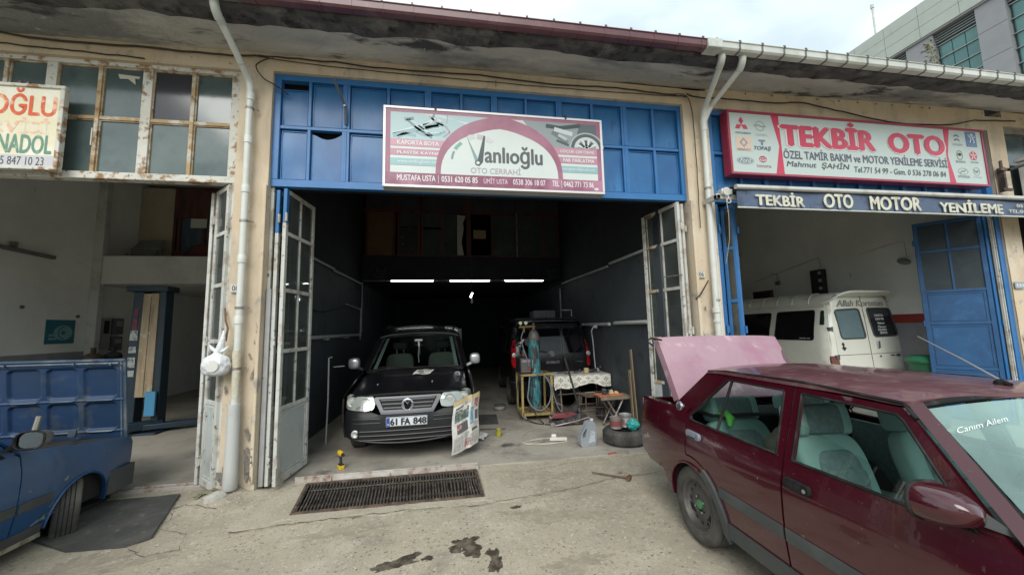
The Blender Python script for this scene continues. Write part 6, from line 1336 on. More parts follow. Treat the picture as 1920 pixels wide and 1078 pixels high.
# ---------------------------------------------------------------- generic van rear with rounded corners
def van(T, P, wt, xt, roofz, rp, L_, belt, sidewins, rdoors, glassm, wheels, archr, cr=.16, wr=.31, rib=False, wy=.78, sm_=None):
    """x forward from the rear face; wt: half width by height; xt: rear face x by height"""
    def W(z): return sspl(wt, z)
    def X(z): return sspl(xt, z)
    def side(s):
        def f(x, z):
            w = W(z); d = x-X(z)
            if d < cr: w -= cr-sqrt(max(0, cr*cr-(cr-max(0,d))**2))
            return (x, s*w, z)
        return f
    def rear(y, z):
        w = W(z); ay = abs(y); x = X(z)
        if ay > w-cr: t = min(ay-(w-cr), cr); x += cr-sqrt(max(0, cr*cr-t*t))
        return (x, y, z)
    zt = roofz-rp
    # roof: rounded shoulders
    def rf(u, v):
        y = (2*u-1); w = W(zt); k = abs(y); xx = X(zt)+.02+(L_-.5)*v
        ang = max(0, (k-.72)/.28)*pi/2; yy = min(k,.72)/.72*(w-rp)+rp*sin(ang); zz = zt+rp*cos(ang)+.02*(1-min(1,k/.72)**2)
        if v < .06: zz -= .03*(1-v/.06)**2
        if rib and k < .9 and v > .12 and (v*L_*1.0 % .36) < .10: zz += .014
        return (xx, (1 if y > 0 else -1)*yy if k > 0 else 0, zz)
    part('roof', G().sheet(rf, 32, 110 if rib else 30, (0,0,-.012)), P, T, sm=35)
    for s in (-1, 1):
        f = side(s); wins = [rounded(w_, .05, 3) for w_ in sidewins]
        pl = [(X(.3)+cr*.3,.30)] + [(X(z)+cr*.3, z) for z in (.6,.9,1.2,1.5,1.8) if z < zt-.05] + [(X(zt)+cr*.3, zt), (L_-1.05, zt), (L_-.55,1.2), (L_,1.0),(L_,.30)]
        for cx in wheels[::-1]: pl += arc(cx,.32,archr,0,180,14)
        sd = part('side_panel', drape(pl, f, .09, wins, (0,-s*.02,0)), P, T, sm=50)
        for w_ in wins:
            part('window', drape(w_, lambda x, z: (x, f(x,z)[1]-s*.006, z), .2, depth=(0,-s*.01,0)), glassm, sd, sm=60)
            part('window_seal', G().tube([(x, f(x,z)[1]+s*.002, z) for x, z in w_],.010,6,closed=True), m_trub, sd)
        for cx in wheels: wheel(T, (cx, s*wy, wr-.005), wr, .20, s, m_wheel, slots=10); part('wheel_well', G().sheet(lambda u, v: (cx+(archr+.01)*cos(pi*u), s*(.5+(W(.5)-.52)*v), .32+(archr+.01)*sin(pi*u)), 12, 1, (0,0,.004)), m_under, T)
    part('floor_pan', G().box(.1,L_,-.7,.7,.26,.30), m_under, T, sm=0)
    part('nose', G().sheet(lambda u, v: (L_-1.05+1.0*v**.7, (2*u-1)*W(1.0)*.95, zt-.02-(zt-1.0)*v), 8, 6, (0,0,-.02)), glassm, T)
    part('front_panel', G().box(L_-.02,L_,-W(.9)*.95,W(.9)*.95,.3,1.0), P, T, bevel=.02)
    return side, rear, W, X, rf
# ---------------------------------------------------------------- black van seen from behind
V4 = thing('parked_van', 'black van parked tail outwards deep in the dark centre garage', 'van', (2.096,3.032,.004), euler_from(1.52,0,0))
wt = [(.2,.80),(.4,.845),(.7,.86),(1.0,.855),(1.2,.84),(1.5,.78),(1.72,.72),(1.83,.69)]
xt = [(.2,.02),(.42,.0),(.8,.02),(1.0,.03),(1.2,.06),(1.5,.14),(1.83,.25)]
side, rear, W_, X_, rf_ = van(V4, m_blk, wt, xt, 1.83, .09, 4.1, 1.1, [[(.42,1.14),(1.35,1.14),(1.35,1.56),(.50,1.56)],[(1.5,1.14),(2.35,1.14),(2.3,1.56),(1.5,1.56)]], None, m_dkg, (.85,3.3), .36, wy=.755)
def rdr(pts, m, nm, par=V4, dx=-.0, step=.06, holes=(), depth=(.02,0,0), **k): return part(nm, drape(pts, lambda y, z: (rear(y,z)[0]+dx, y, z), step, holes, depth), m, par, sm=50, **k)
wl = rounded([(-.215,1.14),(.70,1.14),(.66,1.64),(-.215,1.66)][::1], .05, 3); wr_ = rounded([(-.27,1.14),(-.70,1.14),(-.65,1.64),(-.27,1.66)], .05, 3)
dl = rdr([(-.235,.60),(.76,.60),(.775,1.1),(.68,1.70),(-.235,1.74)], m_blk, 'rear_door', holes=[wl]); dr_ = rdr([(-.245,.60),(-.76,.60),(-.775,1.1),(-.68,1.70),(-.245,1.74)], m_blk, 'rear_door', holes=[wr_])
rdr(wl, m_dkg, 'rear_window', dl, .006); rdr(wr_, m_dkg, 'rear_window', dr_, .006)
rdr([(-.74,1.70),(.74,1.70),(.70,1.76),(-.70,1.76)], m_blk, 'roof_edge')
for s in (-1, 1):
    rdr([(s*.77,.30),(s*.85,.30),(s*.86,1.1),(s*.76,1.70),(s*.68,1.72),(s*.775,1.1)], m_blk, 'rear_corner')
    lp = rdr(rounded([(s*.74,.88),(s*.80,.86),(s*.84,.95),(s*.83,1.25),(s*.79,1.44),(s*.745,1.40),(s*.755,1.1)],.03,2), m_redl, 'tail_lamp', dx=-.014, depth=(.03,0,0))
    c_ = rear(s*.785,1.12); part('round_lamp', G().lathe([(.048,-.012),(.045,-.022),(.03,-.026),(.004,-.024)],18,(c_[0]-.005,s*.785,1.12),'x'), m_lamp_in, lp)
rdr([(-.86,.28),(.86,.28),(.86,.58),(-.86,.58)], m_blk2, 'bumper', dx=-.05, depth=(.06,0,0))
rdr([(-.86,.575),(.86,.575),(.86,.592),(-.86,.592)], m_gril, 'bumper_step', dx=-.052)
c_ = rear(0,1.14); part('badge', G().lathe([(.062,-.0),(.062,-.012),(.052,-.018),(.046,-.014),(.004,-.014)],24,(c_[0]-.004,.0,1.14),'x'), m_chrome, dl)
text_on('DOBLO', lambda u, v: (rear(0,v)[0]-.004, -u, v), -.115, .15, .935, .985, m_chrome, dl, bold=.04, name='lettering'); text_on('1.3 Multijet', lambda u, v: (rear(0,v)[0]-.004, -u, v), .50, .66, .945, .975, m_chrome, dr_, bold=.0)
part('wiper', G().bar((X_(1.15)-.01,.1,1.17),(X_(1.22)-.02,.48,1.24),.012,.014), m_trub, dl)
for x in (.5,1.6): part('roof_bar', G().box(x,x+.04,-.68,.68,1.86,1.89), m_blk2, V4, bevel=.005)
# roof load behind
T = thing('roof_load', 'grey crate and rails lying on the roof bars of the dark van', 'crate', (2.0,3.6,1.9), 1.52)
g = G().box(0,.5,-.35,.15,0,.16)
part('crate', g, mat('grey_crate', (.10,.11,.12), .7), T, bevel=.008)
for y in (-.30,-.22,-.14,-.06,.02,.1): part('crate_rib', G().box(-.012,0,y-.012,y+.012,0,.15), m_gril, T)
part('rail', G().tube([(0,-.72,.02),(0,-.72,.16),(0,-.50,.16)],.012,6), m_pvc, T)
# ---------------------------------------------------------------- white minibus
m_cream = mat('off_white_van_paint', (.70,.70,.62), .32, var=[((.62,.62,.54), 1.5, .45, .7), ((.48,.45,.36), 5, .62, .76)], coat=.3, bump=(6,.04,.02))
V5 = thing('parked_van', 'off white minibus with black side windows parked in the right garage', 'van', (8.007,1.482,.009), euler_from(1.653,0,0))
V5.scale = (1.0,1.0,1.0)
wt = [(.2,.92),(.5,.98),(1.0,1.0),(1.3,.985),(1.5,.945),(1.9,.83),(2.05,.78),(2.35,.72)]
xt = [(.2,.0),(.6,-.02),(1.0,.0),(1.3,.02),(1.9,.07),(2.3,.12)]
side, rear, W_, X_, rf_ = van(V5, m_cream, wt, xt, 2.22, .20, 4.6, 1.1, [[(.33,1.31),(1.16,1.31),(1.16,1.88),(.36,1.89)],[(1.30,1.31),(2.15,1.31),(2.15,1.86),(1.30,1.87)],[(2.3,1.31),(3.1,1.31),(3.0,1.84),(2.3,1.85)]], None, m_dkg, (1.0,3.7), .38, cr=.17, rib=True, wy=.86)
V5p = V5
def rd5(pts, m, nm, par=V5p, dx=0., step=.07, holes=(), depth=(.02,0,0), **k): return part(nm, drape(pts, lambda y, z: (rear(y,z)[0]+dx, y, z), step, holes, depth), m, par, sm=50, **k)
wL = rounded([(.05,1.33),(.72,1.33),(.735,1.40),(.735,1.84),(.16,1.90),(.10,1.88)][:0] or [(.075,1.33),(.70,1.33),(.74,1.88),(.13,1.90)], .07, 3); wR = rounded([(-.14,1.35),(-.78,1.36),(-.70,1.90),(-.07,1.91)], .07, 3)
D5a = rd5([(.022,.55),(.84,.55),(.85,1.0),(.84,1.5),(.76,2.02),(.62,2.13),(.022,2.16)], m_cream, 'rear_door', holes=[wL]); D5b = rd5([(-.022+.03,.55),(-.84,.55),(-.85,1.0),(-.84,1.5),(-.76,2.02),(-.62,2.13),(.008,2.16)], m_cream, 'rear_door', holes=[wR])
for s in (-1, 1): rd5([(s*.85,.30),(s*.95,.30),(s*.955,1.0),(s*.90,1.5),(s*.78,2.0),(s*.74,2.03),(s*.845,1.5),(s*.86,1.0)], m_cream, 'rear_corner')
rd5([(-.62,2.14),(.62,2.14),(.58,2.21),(-.58,2.21)], m_cream, 'roof_edge')
m_bgl = mat('grey_blue_rear_glass', (.13,.19,.21), .12, var=[((.17,.23,.25), 1.5, .4, .7)])
rd5(wL, m_bgl, 'rear_window', D5a, .008); rd5(wR, mat('dark_rear_glass', (.02,.026,.03), .08), 'rear_window', D5b, .008)
for wv_, dd in ((wL, D5a), (wR, D5b)): part('window_seal', G().tube([(rear(y,z)[0]-.004,y,z) for y, z in wv_],.014,6,closed=True), m_trim, dd)
RT = lambda u, v: (rear(-u,v)[0]-.008, -u, v); RT2 = lambda u, v: (rear(-u,v)[0]-.012, -u, v)
text_on('Allah Korusun', RT, -.66, .55, 1.95, 2.065, MATS['dark_lettering'], D5a, bold=.06, shear=.35); text_on('Allah Korusun', RT2, -.655, .545, 1.955, 2.06, mat('pale_letter', (.42,.42,.38), .5), D5a, bold=.01, shear=.35)
RG = lambda u, v: (rear(-u,v)[0]-.001, -u, v)
for k, (a, b, z) in enumerate(((.27,.50,1.76),(.27,.50,1.69),(.31,.49,1.61),(.30,.52,1.54),(.28,.52,1.48),(.32,.52,1.42))): text_on(('HASTA','CAN VER','Mehmet','Ömür','YOLUNDA','SEVDA')[k], RG, a, b, z-.02, z+.025, m_sticker, D5b, bold=.05)
part('door_gap', G().tube([(rear(.015,z)[0]-.002,.015,z) for z in (.56,1.0,1.4,1.8,2.15)],.005,5), m_trub, D5a)
for a, b in ((.04,.82),(-.02,-.82)): part('swage_line', G().tube([(rear(a+(b-a)*k/6,1.03)[0]-.001,a+(b-a)*k/6,1.03) for k in range(7)],.005,5), m_trim, D5a if a > 0 else D5b)
hz = rear(-.2,1.2)[0]; part('handle', G().prism(rrect(-.225,-.165,1.13,1.27,.02), hz-.03, hz, 'x'), m_chrome, D5b, bevel=.006); part('recess', G().prism(rrect(-.215,-.175,1.15,1.25,.015), hz-.033, hz-.030, 'x'), m_trim, D5b)
part('lock', G().lathe([(.02,-.012),(.016,-.018),(.004,-.016)],12,(rear(-.2,.98)[0],-.2,.98),'x'), m_trim, D5b)
part('badge', G().prism(ellipse(-.68,.985,.055,.022,16), rear(-.68,.985)[0]-.014, rear(-.68,.985)[0], 'x').box(rear(-.5,.985)[0]-.012,rear(-.5,.985)[0],-.58,-.48,.975,.995), m_trim, D5b)
part('sticker', G().prism([(.70,1.27),(.66,1.23),(.68,1.19),(.62,1.16),(.68,1.10),(.74,1.16),(.70,1.19),(.73,1.23)], rear(.7,1.2)[0]-.006, rear(.7,1.2)[0], 'x'), MATS['dark_lettering'], D5a, sm=0)
for s in (-1, 1):
    for z in (1.52,1.0): hc = rear(s*.88,z); part('hinge', G().box(hc[0]-.02,hc[0]+.04,s*.88-.03,s*.88+.03,z-.035,z+.035).tube([(hc[0]-.025,s*.86,z-.045),(hc[0]-.025,s*.86,z+.045)],.010,6), m_gb, V5p, bevel=.004)
    lp = rd5([(s*.855,.72),(s*.965,.72),(s*.965,1.02),(s*.86,1.02)], mat('brown_red_lens', (.16,.05,.04), .2), 'tail_lamp', dx=-.012, depth=(.03,0,0))
    for k in range(9):
        vv_ = .10+.085*k; part('roof_rib', G().tube([tuple(Vector(rf_(.5+s*q, vv_))+Vector((0,0,.004))) for q in (.5,.49,.47,.45,.43,.40,.36,.30)], .014, 6), m_cream, V5p, sm=60)
    part('gutter_rail', G().tube([(X_(1.97)+.10+k*.4, s*(W_(1.96)+.012), 1.965) for k in range(10)], .012, 6), m_cream, V5p)
part('roof_spoiler', G().sheet(lambda u, v: (.02-.13*v+.20*abs(2*u-1)**6, (2*u-1)*(.83-.04*v), 2.175+.055*v-.16*abs(2*u-1)**8+.01), 28, 4, (0,0,-.035)), m_cream, V5p, sm=60)
f5 = side(1); wq = rounded([(.155,1.60),(.235,1.60),(.25,1.88),(.19,1.88)], .03, 3)
part('quarter_window', drape(wq, lambda x, z: (f5(x,z)[0], f5(x,z)[1]+.004, z), .05, depth=(0,-.01,0)), mat('green_black_glass', (.012,.03,.02), .05), V5p, sm=60)
text_on('Damar Var', lambda u, v: (1.16-u+.33, f5(1.0,v)[1]+.004, v), .88, 1.10, 1.335, 1.355, m_sticker, V5p, bold=.02, shear=.2, name='sticker')
part('bumper', G().box(-.10,.0,-.92,.92,.36,.54), m_trim, V5p, bevel=.03)
# ================================================================ THINGS ON THE GROUND AND IN THE CENTRE GARAGE
def rock(c, r, seed, sc=(1,1,.6)):
    g = G().ball((0,0,0), 1, 22, 14); g.v = [tuple(Vector((v[0]*sc[0]*r, v[1]*sc[1]*r, v[2]*sc[2]*r))*(1+.22*noise.noise(Vector(v)*1.6+Vector((seed,0,0)))+.07*noise.noise(Vector(v)*5))+Vector(c)) for v in g.v]; return g
m_stone = mat('pale_stone', (.45,.43,.39), .9, var=[((.34,.32,.28), 7, .45, .65), ((.24,.23,.18), 14, .58, .7)], bump=(40,.6))
single('stone', rock((0,0,0),.098,3,(1.15,.8,.72)), m_stone, 'pale grey stone lying in front of the foot of the left downpipe', 'stone', loc=(-2.34,-.17,.045), rot=.5, sm=80)
m_moss = mat('moss', (.15,.15,.075), .95, var=[((.30,.27,.18), 16, .42, .6)], bump=(50,.9,.02))
single('moss', drape(blob(-2.50,-.06,.10,.06,0,3.3,.6), lambda x, y: (x, y, gh(x,y)+.008+.016*nz(x,y,1,30)), .014), m_moss, 'patch of yellow green moss on the mound beside the stone', 'moss', sm=80, kind='stuff')
random.seed(31); g = G()
for k in range(520):
    if k < 330: x, y = random.uniform(-3.4,1.7), random.uniform(-2.2,.2)
    elif k < 430: x, y = random.gauss(-2.2,.25), random.gauss(-.12,.12)
    else: x, y = random.gauss(-1.9,.2), random.gauss(.12,.08)
    if GX0-.1 < x < GX1+.1 and GY0-.05 < y < GY1+.05: continue
    s = random.uniform(.003,.010); z = gh(x,y)+s*.4; a = random.uniform(0,6)
    g.add([(x+s*cos(a+q),y+s*sin(a+q),z-s*.3) for q in (0,2.1,4.2)]+[(x,y,z+s*.6)], [(0,1,3),(1,2,3),(2,0,3)])
single('gravel', g, mat('grit', (.34,.31,.26), .9, var=[((.55,.53,.48), 9, .5, .6), ((.15,.13,.11), 7, .56, .66)]), 'scattered grit and tiny stones on the concrete forecourt', 'gravel', sm=0, kind='stuff')
# hanging bag and stick
random.seed(8)
def bagf(u, v):
    a = 2*pi*u; t = v
    r = sspl([(0,.02),(.05,.085),(.2,.122),(.5,.135),(.72,.105),(.86,.045),(1,.012)], t)
    r *= 1+.10*nz(cos(a)*2, sin(a)*2, t*4, 1.6)+.05*nz(cos(a)*5, sin(a)*5, t*3, 2)
    return (r*cos(a)*1.0, r*.75*sin(a), .02+.27*t+.0)
m_bag = mat('white_plastic_bag', (.62,.63,.64), .35, var=[((.72,.73,.74), 9, .45, .6), ((.50,.48,.44), 5, .58, .68)], bump=(14,.8,.02))
T = thing('plastic_bag', 'knotted white plastic bag hanging on the left folding door', 'bag', (-2.43,-.12,1.24))
part('bag_body', G().grid(bagf, 44, 30), m_bag, T, sm=80)
part('bag_knot', G().tube([(0,0,.26),(.03,.01,.33),(.05,.0,.42),(.045,.02,.50)],[.03,.038,.024,.008],9).tube([(0,0,.27),(-.05,0,.31),(-.075,0,.345)],[.018,.022,.006],7).tube([(.02,0,.27),(.07,0,.29),(.11,0,.33)],[.016,.02,.005],7), m_bag, T, sm=60)
part('carton', G().lathe([(.062,-.095),(.058,-.101),(.004,-.102)],20,(0.01,0,.13),'y'), mat('cream_disc', (.60,.59,.56), .5), T)
single('wall_stick', G().tube([(-2.43,-.02,1.98),(-2.40,-.05,1.84),(-2.37,-.06,1.76),(-2.375,-.08,1.62)],.011,6), mat('brown_stick', (.16,.09,.05), .8), 'rusty brown stick poking out above the white plastic bag', 'stick')
# cordless drill standing on its battery
m_yel = mat('tool_yellow', (.62,.42,.02), .4); m_tb = mat('tool_black', (.02,.02,.02), .5)
T = thing('cordless_drill', 'yellow and black cordless drill standing on the floor near the left door', 'drill', (-1.34,.56,.006), -1.0); T.scale = (.82,.82,.9)
part('battery', G().prism(rounded([(-.06,-.038),(.06,-.038),(.06,.038),(-.06,.038)],.012), 0, .05, 'z'), m_yel, T, bevel=.005)
part('battery_clip', G().box(-.055,.055,-.03,.03,.05,.065), m_tb, T, bevel=.004)
part('grip', G().tube([(0,0,.06),(-.008,0,.12),(-.014,0,.17)],[.022,.019,.022],12), m_tb, T)
part('motor_housing', G().lathe([(.02,-.075),(.034,-.07),(.036,.0),(.034,.05),(.026,.075)],18,(-.01,0,.20),'x'), m_yel, T)
part('chuck', G().lathe([(.024,.075),(.024,.10),(.016,.125),(.006,.128)],14,(-.01,0,.20),'x'), m_tb, T)
part('trigger', G().box(.008,.022,-.008,.008,.12,.15), m_tb, T, bevel=.003)
# silver jug
m_jug = mat('silver_plastic', (.36,.39,.43), .32, .35, var=[((.28,.31,.35), 8, .5, .7)])
T = thing('oil_jug', 'silver grey plastic oil jug standing on the floor behind the hammer', 'jug', (1.93,.70,.006), .15)
out = rounded([(-.12,0),(.12,0),(.125,.20),(.115,.315),(.06,.345),(.03,.345),(-.02,.31),(-.10,.20),(-.13,.15)], .03); hole = rounded([(-.085,.15),(-.03,.15),(-.005,.265),(-.02,.272),(-.075,.195)],.015)
hole = rounded([(-.092,.125),(-.050,.125),(-.022,.235),(-.035,.25),(-.085,.185)],.012)
part('jug_body', G().add(*(lambda d: (d.v, d.f))(drape(out, lambda x, z: (x,-.045,z), .05, [hole]))).add(*(lambda d: (d.v, [f[::-1] for f in d.f]))(drape(out, lambda x, z: (x,.045,z), .05, [hole]))).add(*(lambda a: ([(x,-.045,z) for x, z in a]+[(x,.045,z) for x, z in a], [(i,(i+1) % len(a),(i+1) % len(a)+len(a),i+len(a)) for i in range(len(a))]))(out)).add(*(lambda a: ([(x,-.045,z) for x, z in a]+[(x,.045,z) for x, z in a], [(i,(i+1) % len(a),(i+1) % len(a)+len(a),i+len(a)) for i in range(len(a))]))(hole)), m_jug, T, sm=30)
part('label', G().prism(rounded([(-.01,.045),(.10,.045),(.10,.19),(.05,.22)],.01), -.0475, -.0460), mat('jug_label', (.42,.45,.48), .4, var=[((.22,.28,.36), 14, .52, .58)]), T, sm=0)
part('cap', G().lathe([(.026,.345),(.026,.375),(.004,.376)],16,(.08,0,-.01)), mat('jug_cap', (.50,.53,.56), .4), T)
# hammer, red stick, little dark leaf
T = thing('hammer', 'rusty long handled hammer lying on the forecourt concrete', 'hammer', (1.86,-.44,-.005), radians(-38))
part('handle', G().tube([(-.30,.0,.016),(.10,.0,.016)],[.008,.011],8), m_rust, T)
part('hammer_head', G().lathe([(.018,-.055),(.022,-.045),(.022,.045),(.018,.055)],12,(.12,0,.022),'y').box(.10,.14,-.02,.02,.004,.04), mat('hammer_rust', (.17,.09,.05), .8, .3, bump=(60,.6)), T)
single('red_stick', G().bar((-.06,0,.008),(.07,.01,.008),.022,.012), mat('red_plastic', (.45,.04,.03), .5), 'small bright red plastic strip on the concrete near the hammer', 'strip', loc=(2.12,.30,.0), rot=.15)
# tyre with cans and teal bag
T = thing('loose_tyre', 'worn tyre lying flat by the maroon car with paint cans on it', 'tyre', (2.50,.72,.006))
rr = .30
part('tyre', G().lathe([(.17,.02),(.20,.0),(.26,.0),(.295,.03),(.30,.06),(.30,.14),(.295,.17),(.26,.20),(.20,.20),(.17,.18),(.165,.16),(.18,.10),(.165,.04)],48,(0,0,0),'z',cap=False), m_tyre, T, sm=50)
for k in range(44):
    a = 2*pi*k/44; part('tread_block', G().bar((rr*cos(a)*1.0,rr*sin(a)*1.0,.045),(rr*cos(a+.09)*1.0,rr*sin(a+.09)*1.0,.155),.026,.010,(cos(a),sin(a),0)), m_tyre, T, sm=0)
def can(name, label, loc, r, h, m, group=None, lid=True, mm=None):
    T = thing(name, label, 'can', loc, random.random()*3)
    part('can_body', G().lathe([(r,0),(r,.006),(r*.985,.010),(r*.985,h-.010),(r*1.01,h-.006),(r*1.01,h),(r*.94,h),(r*.94,h-.012),(.004,h-.012)],28,(0,0,0)), m, T, sm=40)
    part('can_rim', G().tube([(r*cos(k*pi/14),r*sin(k*pi/14),h) for k in range(28)],.004,5,closed=True), m_steel, T)
    if mm: part('can_label', G().lathe([(r*.99,h*.2),(r*.99,h*.75)],28,(0,0,0),cap=False), mm, T, sm=60)
    return T
can('paint_can', 'dull red and grey paint can on the flat tyre, left of the metal tin', (2.40,.76,.206), .085, .15, mat('can_grey', (.28,.26,.25), .5, .3, var=[((.2,.1,.08), 8, .5, .6)]), mm=mat('can_red_label', (.22,.06,.05), .6, var=[((.3,.27,.25), 9, .5, .6)]))
can('paint_can', 'bright metal paint can on the flat tyre beside the teal bag', (2.58,.82,.206), .095, .17, mat('can_bright', (.5,.5,.5), .4, .6, var=[((.25,.2,.2), 6, .5, .65)]), mm=mat('can_pale_label', (.42,.40,.38), .6, var=[((.2,.12,.12), 16, .52, .58)]))
tb = G().ball((0,0,0),1,26,16); tb.v = [tuple(Vector((v[0]*.085,v[1]*.07,v[2]*.075))*(1+.45*noise.noise(Vector(v)*2.3)+.25*noise.noise(Vector(v)*6))) for v in tb.v]
single('teal_bag', tb, mat('teal_plastic', (.03,.30,.29), .3, var=[((.08,.42,.40), 20, .5, .6)]), 'crumpled teal plastic bag on the flat tyre in front of the cans', 'bag', loc=(2.60,.62,.27), sm=80)
can('yellow_can', 'small yellow can standing among broken glass by the black van', (.76,1.48,.005), .048, .11, mat('can_yellow', (.33,.31,.04), .45, var=[((.16,.15,.03), 14, .5, .6)]))
can('flat_tin', 'low round tin with a pale lid on the floor by the dark van wheel', (1.03,3.42,.005), .12, .10, mat('tin_dark', (.12,.12,.12), .5, .3), mm=mat('tin_label', (.33,.33,.32), .5))
# crumpled paper, shards
pp = drape(blob(.42,1.42,.20,.13,.3,6.1), lambda x, y: (x, y, .02+.045*max(0,nz(x,y,1,9))+.02*nz(x,y,2,22)+.02), .02)
single('crumpled_paper', pp, mat('white_paper', (.58,.57,.54), .9, bump=(30,.6)), 'crumpled white masking paper on the floor beside the hanging newspaper', 'paper', sm=0)
random.seed(77); g = G()
for k in range(900):
    x, y = random.gauss(.72,.34), random.gauss(1.22,.36)
    if k > 760: x, y = random.uniform(-.2,2.3), random.uniform(.35,2.0)
    s = random.uniform(.003,.012); z = .009; a = random.uniform(0,6); t = random.uniform(-.6,.6)
    g.add([(x+s*cos(a+q), y+s*sin(a+q), z+s*.5*(1+sin(a*3+q)*t)) for q in (0,1.9+t,4.2)], [(0,1,2)])
single('debris', g, mat('pale_shards', (.55,.56,.55), .3, var=[((.25,.24,.22), 6, .5, .6)]), 'scattered pale shards and plaster crumbs on the floor beside the black van', 'debris', sm=0, kind='stuff')
single('floor_mat', drape([(.42,2.25),(.85,2.22),(.90,2.95),(.50,3.0)], lambda x, y: (x,y,.016+.006*nz(x,y,1,4)), .1, depth=(0,0,-.01)), m_rubber, 'small dark mat on the floor between the two black vans', 'mat', sm=50)
single('floor_rail', G().bar((.10,1.98,.012),(.92,1.86,.012),.02,.014), m_rubber, 'thin dark strip on the floor behind the hanging newspaper', 'strip')
# extension lead
m_lead = mat('cream_lead', (.46,.42,.33), .6)
P = [Vector((1.42+.33*cos(t*.35+.4)*(1+.12*sin(t)), 1.02+.13*sin(t*.35+.4)+.02*sin(t*.9), .014)) for t in range(34)] 
T = thing('extension_lead', 'cream extension lead looped on the floor in front of the trolley jack', 'cable', (1.5,1.0,.005), world=True)
part('lead', G().tube(P,.006,6).tube([(1.13,1.13,.013),(1.10,1.35,.013),(1.25,1.62,.013),(1.48,1.78,.013),(1.62,1.95,.013)],.006,6), m_lead, T)
part('socket_block', G().bar((1.46,1.03,.035),(1.72,.99,.035),.065,.045), mat('cream_plug', (.58,.56,.50), .5), T, bevel=.01)
part('plug', G().bar((1.50,1.06,.075),(1.57,1.04,.078),.05,.045), mat('white_plug', (.62,.62,.60), .5), T, bevel=.01)
# welding cart with cylinder
m_cart = mat('yellow_cart_paint', (.36,.27,.10), .6, var=[((.25,.18,.08), 5, .5, .66), ((.13,.09,.06), 9, .6, .7)])
T = thing('welding_cart', 'yellow tube frame welding cart on castors holding the gas cylinder', 'cart', (1.58,2.5,.005), world=True)
X0c, X1c, Y0c, Y1c = 1.31, 1.86, 2.30, 2.85
for x in (X0c, X1c):
    for y in (Y0c, Y1c): part('post', G().box(x-.02,x+.02,y-.02,y+.02,.09,.82 if y == Y0c else .80), m_cart, T, bevel=.003)
part('top_frame', G().bar((X0c,Y0c,.82),(X1c,Y0c,.83),.04,.035).bar((X0c,Y1c,.81),(X1c,Y1c,.81),.04,.035).bar((X0c,Y0c,.815),(X0c,Y1c,.81),.04,.035).bar((X1c,Y0c,.825),(X1c,Y1c,.81),.04,.035), m_cart, T)
part('base_frame', G().bar((X0c,Y0c,.12),(X1c,Y0c,.12),.04,.045).bar((X0c,Y1c,.12),(X1c,Y1c,.12),.04,.045).bar((X0c,Y0c,.12),(X0c,Y1c,.12),.04,.045).bar((X1c,Y0c,.12),(X1c,Y1c,.12),.04,.045).box(X0c,X1c,Y0c,Y1c,.095,.105), m_cart, T)
for x in (X0c+.03, X1c-.02):
    for y in (Y0c, Y1c): part('castor', G().lathe([(.02,-.016),(.042,-.014),(.042,.014),(.02,.016)],18,(x,y,.042),'y').box(x-.02,x+.02,y-.02,y+.02,.075,.095), mat('castor_grey', (.22,.21,.2), .6), T)
T = thing('gas_cylinder', 'tall flaking blue green gas cylinder standing in the yellow cart', 'cylinder', (1.60,2.52,.11))
m_cyl = mat('flaking_cylinder', (.06,.25,.28), .55, .1, var=[((.03,.12,.15), 4, .42, .62, (2,2,.5)), ((.045,.04,.035), 9, .50, .56, (1.6,1.6,.45)), ((.22,.46,.50), 8, .58, .66, (2,2,.5))], bump=(30,.5))
m_cyln = mat('cylinder_grey', (.17,.16,.15), .6, .4, var=[((.08,.07,.06), 8, .5, .65)])
part('cylinder_body', G().lathe([(.09,0),(.112,.01),(.112,1.34),(.110,1.36)],32,cap=False), m_cyl, T)
part('cylinder_foot', G().lathe([(.118,-.0),(.122,.01),(.122,.10),(.113,.11)],32,cap=True), m_cyln, T)
part('cylinder_shoulder', G().lathe([(.1125,1.335),(.105,1.42),(.08,1.49),(.045,1.53),(.03,1.54),(.03,1.57),(.004,1.57)],32,cap=False), m_cyln, T)
part('valve', G().lathe([(.016,1.57),(.018,1.62),(.004,1.64)],10).bar((-.06,0,1.60),(.03,0,1.60),.022,.022).lathe([(.026,1.64),(.026,1.66),(.004,1.661)],12), mat('brass', (.30,.22,.09), .4, .8), T)
T = thing('pressure_regulator', 'pair of round gauges with a hose left of the cylinder valve', 'gauge', (1.42,2.46,1.72), world=True)
part('manifold', G().bar((1.30,2.46,1.70),(1.58,2.50,1.71),.028,.028).tube([(1.40,2.46,1.70),(1.40,2.46,1.60)],.022,10), MATS['brass'], T)
for x in (1.325, 1.43):
    gb = part('gauge', G().lathe([(.034,2.44),(.036,2.43),(.034,2.405),(.030,2.404)],22,(x,0,1.775),'y').tube([(x,2.44,1.70),(x,2.44,1.745)],.008,6), MATS['brass'], T)
    part('dial', G().lathe([(.030,2.403),(.004,2.402)],20,(x,0,1.775),'y'), mat('dial_face', (.62,.66,.50), .4), gb, sm=0)
m_hose = mat('grey_hose', (.17,.19,.20), .6)
def hose(pts, r, n=8): 
    P = []; L_ = len(pts)
    for i in range(L_-1):
        p0, p1, p2, p3 = [Vector(pts[max(0,min(L_-1,i+k))]) for k in (-1,0,1,2)]
        for k in range(n): t = k/n; P.append(.5*((2*p1)+(p2-p0)*t+(2*p0-5*p1+4*p2-p3)*t*t+(3*p1-p0-3*p2+p3)*t**3))
    P.append(Vector(pts[-1])); return G().tube(P, r, 7)
part('hose', hose([(1.38,2.42,1.62),(1.33,2.38,1.5),(1.36,2.36,1.3),(1.42,2.32,1.1),(1.45,2.30,.98)],.010), m_hose, T)
T = thing('welder', 'dark boxy welding machine on top of the yellow cart beside the cylinder', 'welder', (1.38,2.62,.83))
